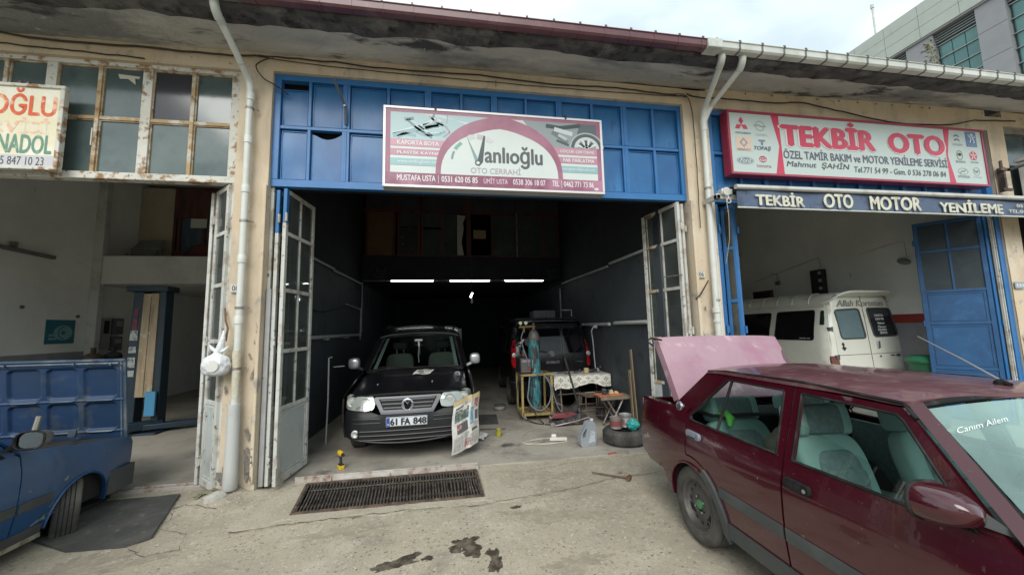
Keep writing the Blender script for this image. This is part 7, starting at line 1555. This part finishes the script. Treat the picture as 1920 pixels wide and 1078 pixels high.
part('machine_case', G().box(-.09,.13,-.25,.22,0,.30), mat('welder_black', (.03,.03,.032), .5), T, bevel=.02)
part('front_plate', G().box(-.07,.115,-.262,-.251,.03,.28), mat('welder_front', (.11,.105,.11), .5), T, bevel=.004)
part('label_strip', G().box(-.05,.10,-.268,-.263,.22,.26), mat('faded_label', (.35,.26,.28), .6), T, sm=0)
part('knob', G().lathe([(.02,-.262),(.018,-.285),(.004,-.286)],12,(.09,0,.10),'y').lathe([(.014,-.262),(.012,-.28),(.004,-.281)],12,(.05,0,.10),'y'), mat('red_knob', (.5,.04,.03), .4), T)
part('carry_handle', G().tube([(.02,-.18,.30),(.02,-.18,.36),(.02,.14,.36),(.02,.14,.30)],.012,6), MATS['welder_black'], T)
T = thing('welding_torch', 'brown and chrome torch head resting on the dark welding machine', 'torch', (1.40,2.50,1.14))
part('torch_head', G().lathe([(.035,0),(.045,.04),(.03,.09),(.01,.11)],12), mat('torch_brown', (.17,.09,.05), .6), T); part('torch_cap', G().lathe([(.03,.09),(.034,.12),(.02,.14),(.004,.14)],12,(-.02,-.01,0)), m_chrome, T)
T = thing('welding_hoses', 'grey hoses and leads looped over the yellow welding cart', 'hose', (1.6,2.3,.4), world=True)
for pts, r, m in (([(1.45,2.28,.80),(1.42,2.25,.6),(1.40,2.24,.4),(1.50,2.22,.24),(1.64,2.22,.20),(1.78,2.24,.30),(1.84,2.25,.5),(1.80,2.26,.70),(1.70,2.28,.82)],.013,m_hose),([(1.48,2.30,.85),(1.50,2.25,.6),(1.46,2.24,.35),(1.36,2.28,.22),(1.28,2.4,.30)],.011,m_cable),([(1.55,2.3,.83),(1.62,2.27,.84),(1.72,2.28,.82),(1.84,2.27,.62),(1.90,2.28,.42),(1.98,2.30,.2),(2.05,2.3,.12)],.012,m_hose),([(1.3,2.5,.86),(1.24,2.44,.6),(1.22,2.4,.3),(1.26,2.3,.1),(1.5,2.05,.02),(1.8,1.85,.02)],.010,m_cable),([(1.44,2.28,.80),(1.44,2.25,.5),(1.47,2.24,.3),(1.55,2.22,.1),(1.62,2.0,.02)],.009,m_cable)):
    part('hose', hose(pts, r), m, T)
# table with patterned cloth
T = thing('work_table', 'narrow steel legged table under the patterned white cloth', 'table', (2.5,2.62,.005), world=True)
part('table_top', G().box(2.0,3.02,2.42,2.95,.735,.765), m_ply, T)
for x, y in ((2.08,2.50),(2.95,2.50),(2.05,2.9),(2.98,2.9)): part('leg', G().tube([(x,y,.735),(x+(.03 if x < 2.5 else -.02),y,.01)],.016,8), m_steel, T)
part('stretcher', G().tube([(2.05,2.52,.40),(2.95,2.52,.42)],.010,6).tube([(1.9,2.5,.30),(2.12,2.5,.20)],.012,6), m_steel, T)
def clothm():
    m = bpy.data.materials.new('patterned_oilcloth'); m.use_nodes = True; nt = m.node_tree; N = nt.nodes; K = nt.links.new; p = N['Principled BSDF']; p.inputs['Roughness'].default_value = .6
    uv = N.new('ShaderNodeUVMap'); sx = N.new('ShaderNodeSeparateXYZ'); K(uv.outputs[0], sx.inputs[0])
    def M_(op, a, b=None, c=None):
        n = N.new('ShaderNodeMath'); n.operation = op
        for i, q in enumerate((a, b, c)):
            if q is None: continue
            if isinstance(q, (int, float)): n.inputs[i].default_value = q
            else: K(q, n.inputs[i])
        return n.outputs[0]
    def cell(sc, off):
        u = M_('SUBTRACT', M_('FRACT', M_('ADD', M_('MULTIPLY', sx.outputs[0], sc), off)), .5); v = M_('SUBTRACT', M_('FRACT', M_('ADD', M_('MULTIPLY', sx.outputs[1], sc), off)), .5)
        au, av = M_('ABSOLUTE', u), M_('ABSOLUTE', v); return u, v, au, av
    u, v, au, av = cell(5.6, 0.)
    s_ = M_('ADD', au, av); d1 = M_('LESS_THAN', s_, .085)
    # four petals round a small gap
    pu = M_('ABSOLUTE', M_('SUBTRACT', s_, .20)); q1 = M_('LESS_THAN', pu, .072); df = M_('ABSOLUTE', M_('SUBTRACT', au, av)); q2 = M_('GREATER_THAN', df, .10); pet = M_('MULTIPLY', q1, q2)
    u2, v2, au2, av2 = cell(5.6, .5); r = M_('SQRT', M_('ADD', M_('MULTIPLY', u2, u2), M_('MULTIPLY', v2, v2)))
    ring = M_('LESS_THAN', M_('ABSOLUTE', M_('SUBTRACT', r, .17)), .035); dot = M_('LESS_THAN', r, .09)
    sq = M_('LESS_THAN', M_('ADD', M_('ABSOLUTE', M_('SUBTRACT', au2, .33)), av2), .07)
    dark = M_('MAXIMUM', M_('MAXIMUM', pet, d1), M_('MULTIPLY', sq, .8)); gold = M_('MULTIPLY', M_('MAXIMUM', ring, dot), .75)
    x1 = N.new('ShaderNodeMix'); x1.data_type = 'RGBA'; K(gold, x1.inputs['Factor']); x1.inputs[6].default_value = (.72,.70,.62,1); x1.inputs[7].default_value = (.25,.23,.17,1)
    x2 = N.new('ShaderNodeMix'); x2.data_type = 'RGBA'; K(dark, x2.inputs['Factor']); K(x1.outputs[2], x2.inputs[6]); x2.inputs[7].default_value = (.05,.048,.045,1)
    K(x2.outputs[2], p.inputs['Base Color']); return m
cx0, cx1, cy0, cy1 = 1.96, 3.04, 2.34, 2.97
fl_ = []; vv = []; uvs = []
NU, NV = 70, 46; pass
for j in range(NV+1):
    for i in range(NU+1):
        a = i/NU*(cx1-cx0+.22)-.16; b = j/NV*(cy1-cy0+.24)-.24+0
        x = max(cx0, min(cx1, cx0+a)); y = max(cy0, cy0+b); z = .775
        if b < 0: z = .775+b*(.80+.16*sin(x*9)+.35*max(0,2.25-x)*3); y = cy0-.006-.02*sin(x*20+1)*(-b/.24)-.03*(-b/.24)
        if a < 0: z = min(z, .775)+a*1.1; x = cx0-.008-.018*sin(y*22)*(-a/.16); 
        if b < 0 and a < 0: z = .775-max(-a*1.1,-b)*1.05; x -= .03; y -= .02
        z += .004*nz(x,y,0,6)
        vv.append((x-2.5,y-2.62,z-.005)); uvs.append((a, b))
ff = [(j*(NU+1)+i, j*(NU+1)+i+1, (j+1)*(NU+1)+i+1, (j+1)*(NU+1)+i) for j in range(NV) for i in range(NU)]
g = G(); g.add(vv, ff); o = single('tablecloth', g, clothm(), 'white oilcloth with dark flower pattern draped over the narrow table', 'tablecloth', loc=(2.5,2.62,.005), sm=80)
ul = o.data.uv_layers.new(name='UVMap')
for lp in o.data.loops: ul.data[lp.index].uv = uvs[lp.vertex_index]
# things on the table
def roll(name, label, loc, r, h, m, cat):
    return single(name, G().lathe([(r*.55,0),(r,0),(r,h),(r*.55,h),(r*.55,0)],24,cap=False), m, label, cat, loc=loc)
roll('tape_roll', 'tan roll of masking tape standing on the patterned cloth', (2.66,2.60,.782), .05, .09, MATS['tan_tape'], 'tape')
m_tool = mat('tool_dark', (.05,.05,.055), .45, .3, var=[((.16,.16,.17), 9, .5, .65)])
T = thing('angle_grinder', 'grey and dark angle grinder on the cloth right of the tape roll', 'grinder', (2.82,2.62,.785), .3)
part('grinder_body', G().lathe([(.02,-.12),(.034,-.10),(.034,.06),(.028,.08)],14,(0,0,.035),'x'), m_tool, T); part('gear_head', G().lathe([(.035,.0),(.04,.02),(.035,.07),(.01,.08)],14,(.10,0,0)), m_steel, T); part('side_handle', G().tube([(.10,0,.05),(.09,-.07,.09),(.07,-.12,.11)],.012,8), m_tool, T); part('disc', G().lathe([(.055,-.002),(.058,0),(.055,.002)],20,(.10,0,-.004)), m_steel, T)
random.seed(5)
for nm, lb, pts, r, m, loc in (('pliers','dark pliers lying at the left end of the patterned cloth',[(-.09,.02,.012),(0,0,.014),(.09,.03,.012)],.010,m_tool,(2.16,2.62,.785)),
    ('wrench','long grey wrench lying on the cloth behind the jack handle',[(-.12,.0,.012),(.12,.02,.012)],.010,m_steel,(2.36,2.66,.785)),
    ('screwdriver','short red handled screwdriver lying near the front edge of the cloth',[(-.07,.0,.014),(.02,.01,.014)],.013,mat('red_tool', (.25,.04,.04), .5),(2.26,2.50,.785)),
    ('spray_gun','black spray gun lying in the middle of the patterned cloth',[(-.08,.0,.02),(.02,.0,.03),(.05,.01,.06),(.07,.02,.02)],.018,m_tool,(2.48,2.60,.785))):
    single(nm, G().tube(pts, r, 8), m, lb, nm.replace('_',' '), loc=loc)
T = thing('work_lamp', 'thin upright stick lamp standing behind the cloth covered table', 'lamp', (2.93,2.80,.785))
part('pole', G().tube([(.0,0,0),(-.03,0,.62),(-.05,0,.80),(-.02,-.01,.88)],.012,8), m_duct, T); part('lamp_head', G().lathe([(.012,-.03),(.035,.0),(.045,.04),(.004,.045)],14,(.02,0,.89),'x'), m_duct, T); part('foot', G().lathe([(.06,0),(.05,.02),(.01,.025)],16), m_tool, T)
# trolley jack
T = thing('trolley_jack', 'red and black trolley jack on the floor with its long handle upright', 'jack', (2.0,1.90,.005), world=True)
m_jr = mat('jack_red', (.19,.045,.05), .5, var=[((.28,.10,.10), 5, .5, .65), ((.05,.04,.04), 9, .58, .68)])
for s in (-1,1): part('side_plate', G().prism([(1.70,.03),(2.30,.03),(2.36,.10),(2.30,.20),(2.16,.19),(2.0,.14),(1.72,.08)], 1.90+s*.10-.005, 1.90+s*.10+.005), m_tool, T)
part('lifting_arm', G().prism([(1.72,.16),(1.78,.20),(2.10,.21),(2.22,.16),(2.10,.12),(1.76,.13)], 1.83, 1.97), m_jr, T, bevel=.008)
part('saddle', G().lathe([(.05,0),(.055,.02),(.03,.03)],14,(1.76,1.90,.19)), m_steel, T)
for x, r, y in ((1.72,.040,1.78),(1.72,.040,2.02),(2.30,.045,1.77),(2.30,.045,2.03)): part('jack_wheel', G().lathe([(r*.5,-.018),(r,-.016),(r,.016),(r*.5,.018)],18,(x,y,r),'y'), m_steel, T)
part('handle_socket', G().tube([(2.27,1.90,.12),(2.235,1.92,.26)],.030,10), m_tool, T)
part('handle', G().tube([(2.245,1.91,.22),(2.17,1.97,.62),(2.06,2.05,1.12)],.017,10).tube([(2.10,2.03,.94),(2.055,2.055,1.14)],.024,10), m_cable, T)
part('release_bar', G().tube([(1.76,1.76,.03),(2.1,1.72,.09),(2.36,1.75,.14)],.010,6), m_steel, T)
# small table with orange board, and a stool frame
T = thing('folding_stand', 'small crossed leg metal stand carrying the orange board', 'stand', (2.80,1.62,.005), world=True)
part('stand_top', G().box(2.46,3.02,1.42,1.78,.50,.515).box(2.46,3.02,1.42,1.445,.47,.50), mat('worn_brown_top', (.19,.15,.11), .8, var=[((.3,.24,.17), 6, .5, .65)]), T, bevel=.003)
for y in (1.46,1.74):
    part('leg', G().tube([(2.56,y,.50),(2.86,y,.01)],.013,8), m_steel, T); part('leg', G().tube([(2.88,y,.50),(2.60,y,.01)],.013,8), m_steel, T)
part('foot_bar', G().tube([(2.86,1.46,.015),(2.86,1.74,.015)],.013,6).tube([(2.60,1.46,.015),(2.60,1.74,.015)],.013,6).tube([(2.72,1.46,.25),(2.72,1.74,.25)],.010,6), m_steel, T)
m_or2 = mat('orange_board', (.42,.13,.05), .5, var=[((.52,.22,.10), 5, .5, .65)])
single('orange_board', G().box(-.22,.22,-.12,.12,0,.022), m_or2, 'thin orange board lying on the small metal stand', 'board', loc=(2.66,1.60,.517), rot=.06, bevel=.004)
single('tool_tray', G().lathe([(.05,0),(.06,.02),(.055,.025),(.04,.012),(.004,.01)],20), m_tool, 'dark shallow dish on the orange board', 'dish', loc=(2.60,1.58,.540))
for x, lb in ((2.72,'pale pointed filler block on the orange board'),(2.81,'small cream block beside the pointed one on the orange board')): single('filler_block', G().prism([(-.04,0),(.04,0),(.01,.07 if x < 2.8 else .04),(-.02,.05 if x < 2.8 else .04)], -.03, .03), mat('cream_block', (.55,.42,.24), .7), lb, 'block', loc=(x,1.60,.540), bevel=.006)
T = thing('stool_frame', 'rusty wire stool frame left of the orange board stand', 'stool', (2.52,1.95,.005), world=True)
for x, y in ((2.34,1.82),(2.70,1.82),(2.34,2.14),(2.70,2.14)): part('leg', G().tube([(x,y,.46),(x,y,.0)],.011,6), m_rust, T)
for z in (.46,.28,.14): part('rail', G().tube([(2.34,1.82,z),(2.70,1.82,z),(2.70,2.14,z),(2.34,2.14,z)],.009,6,closed=True), m_rust, T)
for k in range(4): part('seat_bar', G().tube([(2.34,1.86+k*.08,.465),(2.70,1.86+k*.08,.465)],.007,5), m_rust, T)
T = thing('loose_tyre', 'black tyre leaning in the shade under the cloth covered table', 'tyre', (2.30,2.72,.28), (0,radians(12),0))
part('tyre', G().lathe([(.17,-.08),(.26,-.09),(.285,-.05),(.285,.05),(.26,.09),(.17,.08),(.17,-.08)],36,(0,0,0),'y',cap=False), m_tyre, T, sm=50)
# engine parts and planks
T = thing('engine_part', 'dark greasy engine casting stacked behind the orange board', 'engine part', (2.86,2.12,.005))
part('casting', G().box(-.18,.16,-.14,.14,0,.20).box(-.15,.12,-.10,.12,.20,.44).lathe([(.05,.44),(.05,.52),(.03,.53)],12,(-.05,0,0)).lathe([(.04,.44),(.04,.50),(.03,.51)],12,(.06,.02,0)), m_tool, T, bevel=.012)
for k in range(5): part('bolt', G().lathe([(.012,.44),(.012,.475)],6,(-.13+.06*k,-.08,0)), m_steel, T)
part('pipe', G().tube([(.16,-.1,.1),(.22,-.12,.3),(.16,-.1,.45),(.05,-.1,.5)],.02,8), m_tool, T)
m_wood = mat('old_plank', (.24,.18,.11), .85, var=[((.16,.12,.08), 4, .45, .65, (3,3,.3))], bump=(20,.4))
for x, dx, z, lb in ((2.90,.04,1.28,'taller wooden plank leaning against the right wall behind the door'),(2.84,.06,.95,'shorter wooden plank leaning against the right wall beside the taller one')):
    single('plank', G().bar((x-2.9,0,0),(x-2.9+dx,.18,z),.06,.016,(1,0,0)), m_wood, lb, 'plank', loc=(2.92,1.12,.01))
single('metal_rod', G().tube([(0,0,0),(.01,.02,.6),(.0,.04,1.28),(.05,.04,1.29)],.012,6), m_duct, 'thin pale rod leaning beside the left flank of the black compact van', 'rod', loc=(-1.86,1.70,.01))
single('metal_rod', G().tube([(0,0,0),(.16,0,.01)],.007,6), m_duct, 'short pale rod sticking out beside the left mirror of the black van', 'rod', loc=(-1.78,1.72,1.15))
# ================================================================ LEFT GARAGE
T = thing('car_lift', 'dark blue car lift post with wooden plank facing in the left garage', 'car lift', (-5.25,3.3,.005), world=True)
m_lb = mat('lift_blue', (.010,.026,.042), .5, var=[((.02,.04,.06), 4, .5, .7)]); m_lw = mat('lift_plank', (.42,.33,.22), .85, var=[((.26,.20,.13), 3, .45, .65, (3,3,.3)), ((.5,.46,.38), 7, .58, .7)], bump=(20,.4))
part('post', G().prism([(-5.74,0),(-5.52,0),(-5.50,2.5),(-5.66,2.5)], 3.25, 3.45), m_lb, T, bevel=.01)
part('plank', G().prism([(-5.50,.62),(-5.23,.62),(-5.23,2.46),(-5.47,2.46)], 3.20, 3.24), m_lw, T, bevel=.004)
part('plank', G().prism([(-5.365,.64),(-5.36,.64),(-5.345,2.4),(-5.35,2.4)], 3.196, 3.199), m_under, T, sm=0)
part('rear_post', G().prism([(-5.235,.1),(-5.12,.1),(-5.12,2.5),(-5.235,2.5)], 3.22, 3.42), m_lb, T, bevel=.01)
part('top_cap', G().box(-5.74,-5.08,3.18,3.50,2.50,2.60), m_lb, T, bevel=.015)
part('base_plate', G().box(-5.8,-5.0,3.0,3.6,0,.04), m_lb, T, bevel=.01); part('lift_arm', G().bar((-5.3,3.1,.12),(-4.3,3.6,.10),.16,.10).bar((-5.5,2.9,.16),(-5.1,3.3,.14),.18,.14), m_lb, T, bevel=.015)
part('bright_strip', G().box(-5.28,-5.12,3.12,3.16,.30,.72), mat('light_blue_strip', (.06,.26,.45), .5), T, bevel=.004)
part('lettering_panel', G().prism([(-5.65,1.75),(-5.58,1.75),(-5.56,2.2),(-5.63,2.2)], 3.243, 3.248), mat('red_decal', (.22,.03,.05), .6, var=[((.03,.04,.06), 16, .48, .52)]), T, sm=0)
for k, (z, c_) in enumerate(((1.62,'sticker_a'),(1.40,'sticker_b'),(1.14,'sticker_c'),(.98,'sticker_d'))): part('sticker', G().box(-5.68,-5.56,3.238,3.243,z,z+(.18 if k in (0,2) else .11)).move(d=(.02*(z-1.0),0,0)), mat(c_, (.42,.44,.42), .6, var=[((.12,.16,.18), 12, .50, .56)]), T, sm=0)
T = thing('wall_lamp', 'long grey tube lamp fixed on the left wall of the left garage', 'lamp', (-7.76,3.5,3.3), world=True)
part('fitting', G().bar((-7.74,2.2,3.34),(-7.74,4.15,3.28),.07,.07), mat('grey_fitting', (.16,.16,.16), .6), T, bevel=.01); part('bracket', G().box(-7.78,-7.70,3.4,3.46,3.33,3.44), m_steel, T)
T = thing('poster', 'teal and pale blue poster on the wall of the left garage', 'poster', (-7.78,4.45,1.85), world=True)
part('sheet', G().box(-7.795,-7.788,4.18,4.77,1.58,2.06), mat('poster_teal', (.03,.15,.20), .5), T, sm=0)
part('print', G().prism(ellipse(4.53,1.80,.19,.15,24), -7.787,-7.786,'x').box(-7.787,-7.786,4.25,4.40,1.66,1.70).box(-7.787,-7.786,4.25,4.38,1.73,1.77), mat('poster_pale', (.20,.36,.40), .5), T, sm=0)
part('print_detail', G().prism(ellipse(4.53,1.80,.04,.04,12), -7.785,-7.784,'x').prism(arcband(4.55,1.80,.11,.13,90,270), -7.785,-7.784,'x'), MATS['poster_teal'], T, sm=0)
for y, z, lb in ((3.72,2.28,'small dark socket on the left garage wall, left of the poster'),(4.80,2.14,'small dark fitting on the left garage wall above the poster corner')): single('wall_socket', G().lathe([(.035,0),(.03,.025),(.004,.027)],12,(0,0,0),'x'), m_gb, lb, 'socket', loc=(-7.79,y,z))
for y0, y1, z0, z1, lb, m in ((5.28,5.52,1.42,2.12,'pale open switch box under the mezzanine of the left garage',mat('box_pale', (.30,.30,.28), .6)),(5.60,5.86,1.75,2.12,'upper black meter box right of the pale switch box',m_gb),(5.60,5.86,1.38,1.70,'lower black meter box right of the pale switch box',m_gb)):
    T = thing('switch_box', lb, 'switch box', (-7.7,(y0+y1)/2,z0), world=True); part('box_case', G().box(-7.80,-7.70,y0,y1,z0,z1), m, T, bevel=.01); part('box_window', G().box(-7.699,-7.69,y0+.05,y1-.05,(z0+z1)/2,z1-.06), m_under if m is not m_gb else MATS['box_pale'], T, bevel=.004)
T = thing('workbench', 'small cluttered workbench at the foot of the left garage wall', 'bench', (-7.4,4.9,.005), world=True)
part('bench_top', G().box(-7.78,-7.0,4.5,5.6,1.16,1.20), m_wood, T, bevel=.004)
for x, y in ((-7.1,4.6),(-7.1,5.5)): part('leg', G().box(x-.03,x+.03,y-.03,y+.03,0,1.16), m_wood, T)
for y, c_, lb in ((4.62,(.10,.07,.05),'brown vice on the cluttered workbench'),(5.1,(.05,.05,.05),'dark motor lying on the cluttered workbench')):
    single('bench_tool', rock((0,0,0),.13,y*2,(1,1.3,.7)).box(-.03,.03,-.03,.03,.0,.2), mat('tool_%d' % int(y*10), c_, .7), lb, 'tool', loc=(-7.3,y,1.28), sm=50)
# mezzanine furniture
T = thing('folded_table', 'grey folded table leaning on the mezzanine of the left garage', 'table', (-7.2,5.6,3.0), world=True)
part('table_top', G().add([(-7.75,5.55,3.4),(-7.05,5.55,3.4),(-7.0,5.9,4.05),(-7.52,5.9,4.05)],[(0,1,2,3)]).add([(-7.75,5.58,3.4),(-7.05,5.58,3.4),(-7.0,5.93,4.05),(-7.52,5.93,4.05)],[(3,2,1,0)]), mat('grey_tabletop', (.16,.17,.17), .7), T, sm=0)
part('frame', G().tube([(-7.4,5.4,3.4),(-7.35,5.4,3.75),(-6.75,5.4,3.73),(-6.72,5.4,3.4)],.014,6), m_steel, T)
T = thing('chair', 'dark red chair behind the mezzanine parapet of the left garage', 'chair', (-6.1,5.7,2.98), world=True)
part('back', G().prism([(-6.45,3.5),(-5.75,3.5),(-5.85,3.95),(-6.2,3.95)], 5.75, 5.80), mat('red_upholstery', (.12,.035,.03), .8), T, bevel=.01); part('frame', G().tube([(-6.5,5.6,3.45),(-6.2,5.6,3.85),(-5.7,5.6,3.87),(-5.65,5.6,3.45)],.016,6), m_cable, T); part('seat', G().box(-6.4,-5.8,5.35,5.75,3.38,3.44), MATS['red_upholstery'], T, bevel=.01)
T = thing('workshop_chair', 'dark chair standing far back in the left garage', 'chair', (-5.9,7.4,.01))
for x, y in ((-.2,-.2),(.2,-.2),(-.2,.2),(.2,.2)): part('leg', G().tube([(x,y,0),(x,y,.45 if y < 0 else 1.0)],.014,6), m_steel, T)
part('seat', G().box(-.22,.22,-.22,.22,.44,.48), m_wood, T); part('backrest', G().box(-.2,.2,.19,.22,.7,1.0), m_wood, T)
T = thing('shelf', 'dark shelf with small bottles at the back of the left garage', 'shelf', (-6.2,10.3,1.3), world=True)
part('board', G().box(-7.2,-4.4,10.1,10.4,1.25,1.3).box(-7.2,-4.4,10.1,10.4,1.85,1.9), m_wood, T)
for k in range(9): single('bottle', G().lathe([(.05,0),(.05,.16),(.02,.2),(.02,.25)],10), (m_duct, m_jr, m_steel)[k % 3], ('white','red','grey')[k % 3]+' bottle on the '+('lower' if k % 2 else 'upper')+' board of the dark back shelf, '+('far left','left of the middle','middle','right of the middle','far right')[k//2], 'bottle', group='bottles on the back shelf', loc=(-7.0+.3*k,10.2,1.3 if k % 2 else 1.9))
# ================================================================ RIGHT GARAGE
T = thing('wall_lamp', 'oval grey lamp with a wire on the wall of the right garage', 'lamp', (8.78,1.28,2.78), world=True)
lg = G().ball((0,0,0),.11,20,12,(.5,1,.55)); lg.move(mtx=Matrix.Rotation(.35,4,'X')).move(d=(8.74,1.28,2.80)); part('lamp_shade', lg, mat('grey_lamp', (.20,.21,.21), .4), T, sm=80)
part('wire', G().tube([(8.79,1.25,2.86),(8.79,1.27,3.2),(8.79,1.55,3.18),(8.79,2.1,3.10)],.003,5), m_steel, T)
pipework('wall_conduit', 'thin grey wire along the wall of the right garage above the van', [[(8.79,5.0,2.85),(8.79,3.0,3.20),(8.79,2.98,2.95)]], .005, m_steel)
T = thing('tool_cabinet', 'black wall cabinet with papers on the wall behind the off white van', 'cabinet', (8.7,2.95,2.4), world=True)
part('cabinet_case', G().box(8.66,8.79,2.86,3.16,2.25,2.90), m_tb, T, bevel=.01)
for z in (2.78,2.60,2.42): part('label', G().box(8.65,8.659,2.88,2.95,z,z+.07), m_duct, T, sm=0)
T = thing('notice_board', 'dark red framed board on the wall of the right garage', 'board', (8.7,4.7,2.4), world=True)
part('frame', G().box(8.74,8.79,4.38,5.04,2.26,2.56), mat('maroon_frame', (.10,.02,.025), .6), T, bevel=.01); part('board', G().box(8.735,8.739,4.44,4.98,2.31,2.51), m_under, T, sm=0)
single('wall_socket', G().box(-.03,.0,-.06,.06,-.05,.05).tube([(0,0,.05),(0,0,.25),(0,.2,.3)],.006,5), m_gb, 'small grey socket on the wall left of the black wall cabinet', 'socket', loc=(8.78,4.2,2.72))
T = thing('waste_bin', 'green plastic bin in the right garage behind the off white van', 'bin', (8.50,.95,.05))
part('bin_body', G().lathe([(.20,0),(.27,.85),(.28,.86),(.004,.84)],24), mat('green_bin', (.02,.12,.06), .5), T, bevel=.005); part('bin_lid', G().lathe([(.30,.86),(.31,.90),(.24,.97),(.004,.99)],24), mat('green_lid', (.025,.17,.08), .45), T)
# ================================================================ TREES AND A WALL ACROSS THE STREET (seen in reflections)
m_bark = mat('bark', (.10,.08,.06), .9); m_leaf = mat('leaf', (.045,.075,.025), .7, var=[((.07,.11,.035), 1.5, .4, .7)])
random.seed(12)
for i, (x, y, h) in enumerate(((-15,-27,8),(-9,-30,9),(-4.5,-26,6.5),(3.5,-28,7.5),(9,-30,9.5),(15,-27,8),(22,-30,9))):
    T = thing('street_tree', ('leafy broad tree across the street behind the viewer, number one from the west','taller leafy tree across the street next to the westernmost','small leafy tree across the street facing the left garage','round leafy tree across the street facing the centre garage','tall leafy tree across the street facing the right garage','leafy tree across the street beyond the maroon car','easternmost leafy tree across the street')[i].replace(', number one from the west',', the westernmost'), 'tree', (x,y,-.05))
    part('trunk', G().tube([(0,0,0),(.1,0,h*.3),(0,.1,h*.6)],[.25,.18,.08],8), m_bark, T)
    g = G()
    for k in range(1500):
        a, b = random.uniform(0,6.283), random.uniform(-1,1); r_ = random.random()**.4; c_ = Vector((cos(a)*sqrt(1-b*b), sin(a)*sqrt(1-b*b), b*.9))*r_*h*.36; c_ *= 1+.35*noise.noise(c_*.5+Vector((i*3,0,0))); c_.z += h*.64
        d = Vector((random.uniform(-1,1),random.uniform(-1,1),random.uniform(-1,1))).normalized()*.30; e_ = d.cross(Vector((0,0,1))).normalized()*.2; g.add([c_-d,c_+e_,c_+d,c_-e_],[(0,1,2,3)])
    part('crown', g, m_leaf, T, sm=0, kind='stuff')

# broken plaster and dirt at the feet of the pillars
m_chip = mat('broken_plaster', (.20,.18,.155), .95, var=[((.30,.27,.23), 9, .45, .65), ((.09,.085,.08), 14, .55, .68)], bump=(30,.8,.02))
for k, (x, z, rx, rz, rot) in enumerate(((-2.12,.30,.035,.14,.1),(-2.14,.62,.02,.07,.2),(-2.35,.18,.05,.10,.3),(-2.13,1.25,.012,.05,-.2),(-2.16,1.45,.010,.035,.4),(-2.12,1.6,.008,.03,.2),(-2.10,1.75,.010,.05,.1),(3.40,.30,.05,.12,0),(3.36,1.55,.018,.05,.2),(3.45,1.35,.02,.04,.5),(3.42,1.9,.012,.03,0),(8.98,1.3,.02,.09,.2),(9.1,.9,.05,.12,.1),(-2.38,1.1,.012,.04,.1))):
    b_ = blob(x, z, rx, rz, rot, k*1.7+.3, .5)
    part('plaster_chip', drape(b_, lambda a, c_: (a, -.016-.006*abs(nz(a,c_,0,9))-(.02 if -2.105 < a < -2.066 else 0), c_), .03), m_chip, B_, sm=60)
random.seed(4)
for x in (4.0,4.35,4.8,5.6,6.0,6.35,6.7,7.0,7.35,7.6,7.75): single('wall_hole', G().lathe([(.012,0),(.010,-.004),(.002,-.004)],8,(0,0,0),'y'), m_black, 'small dark anchor hole in the plaster above the red bordered sign', 'hole', group='anchor holes above the long sign', loc=(x,-.012,5.06+.01*(x-4)))
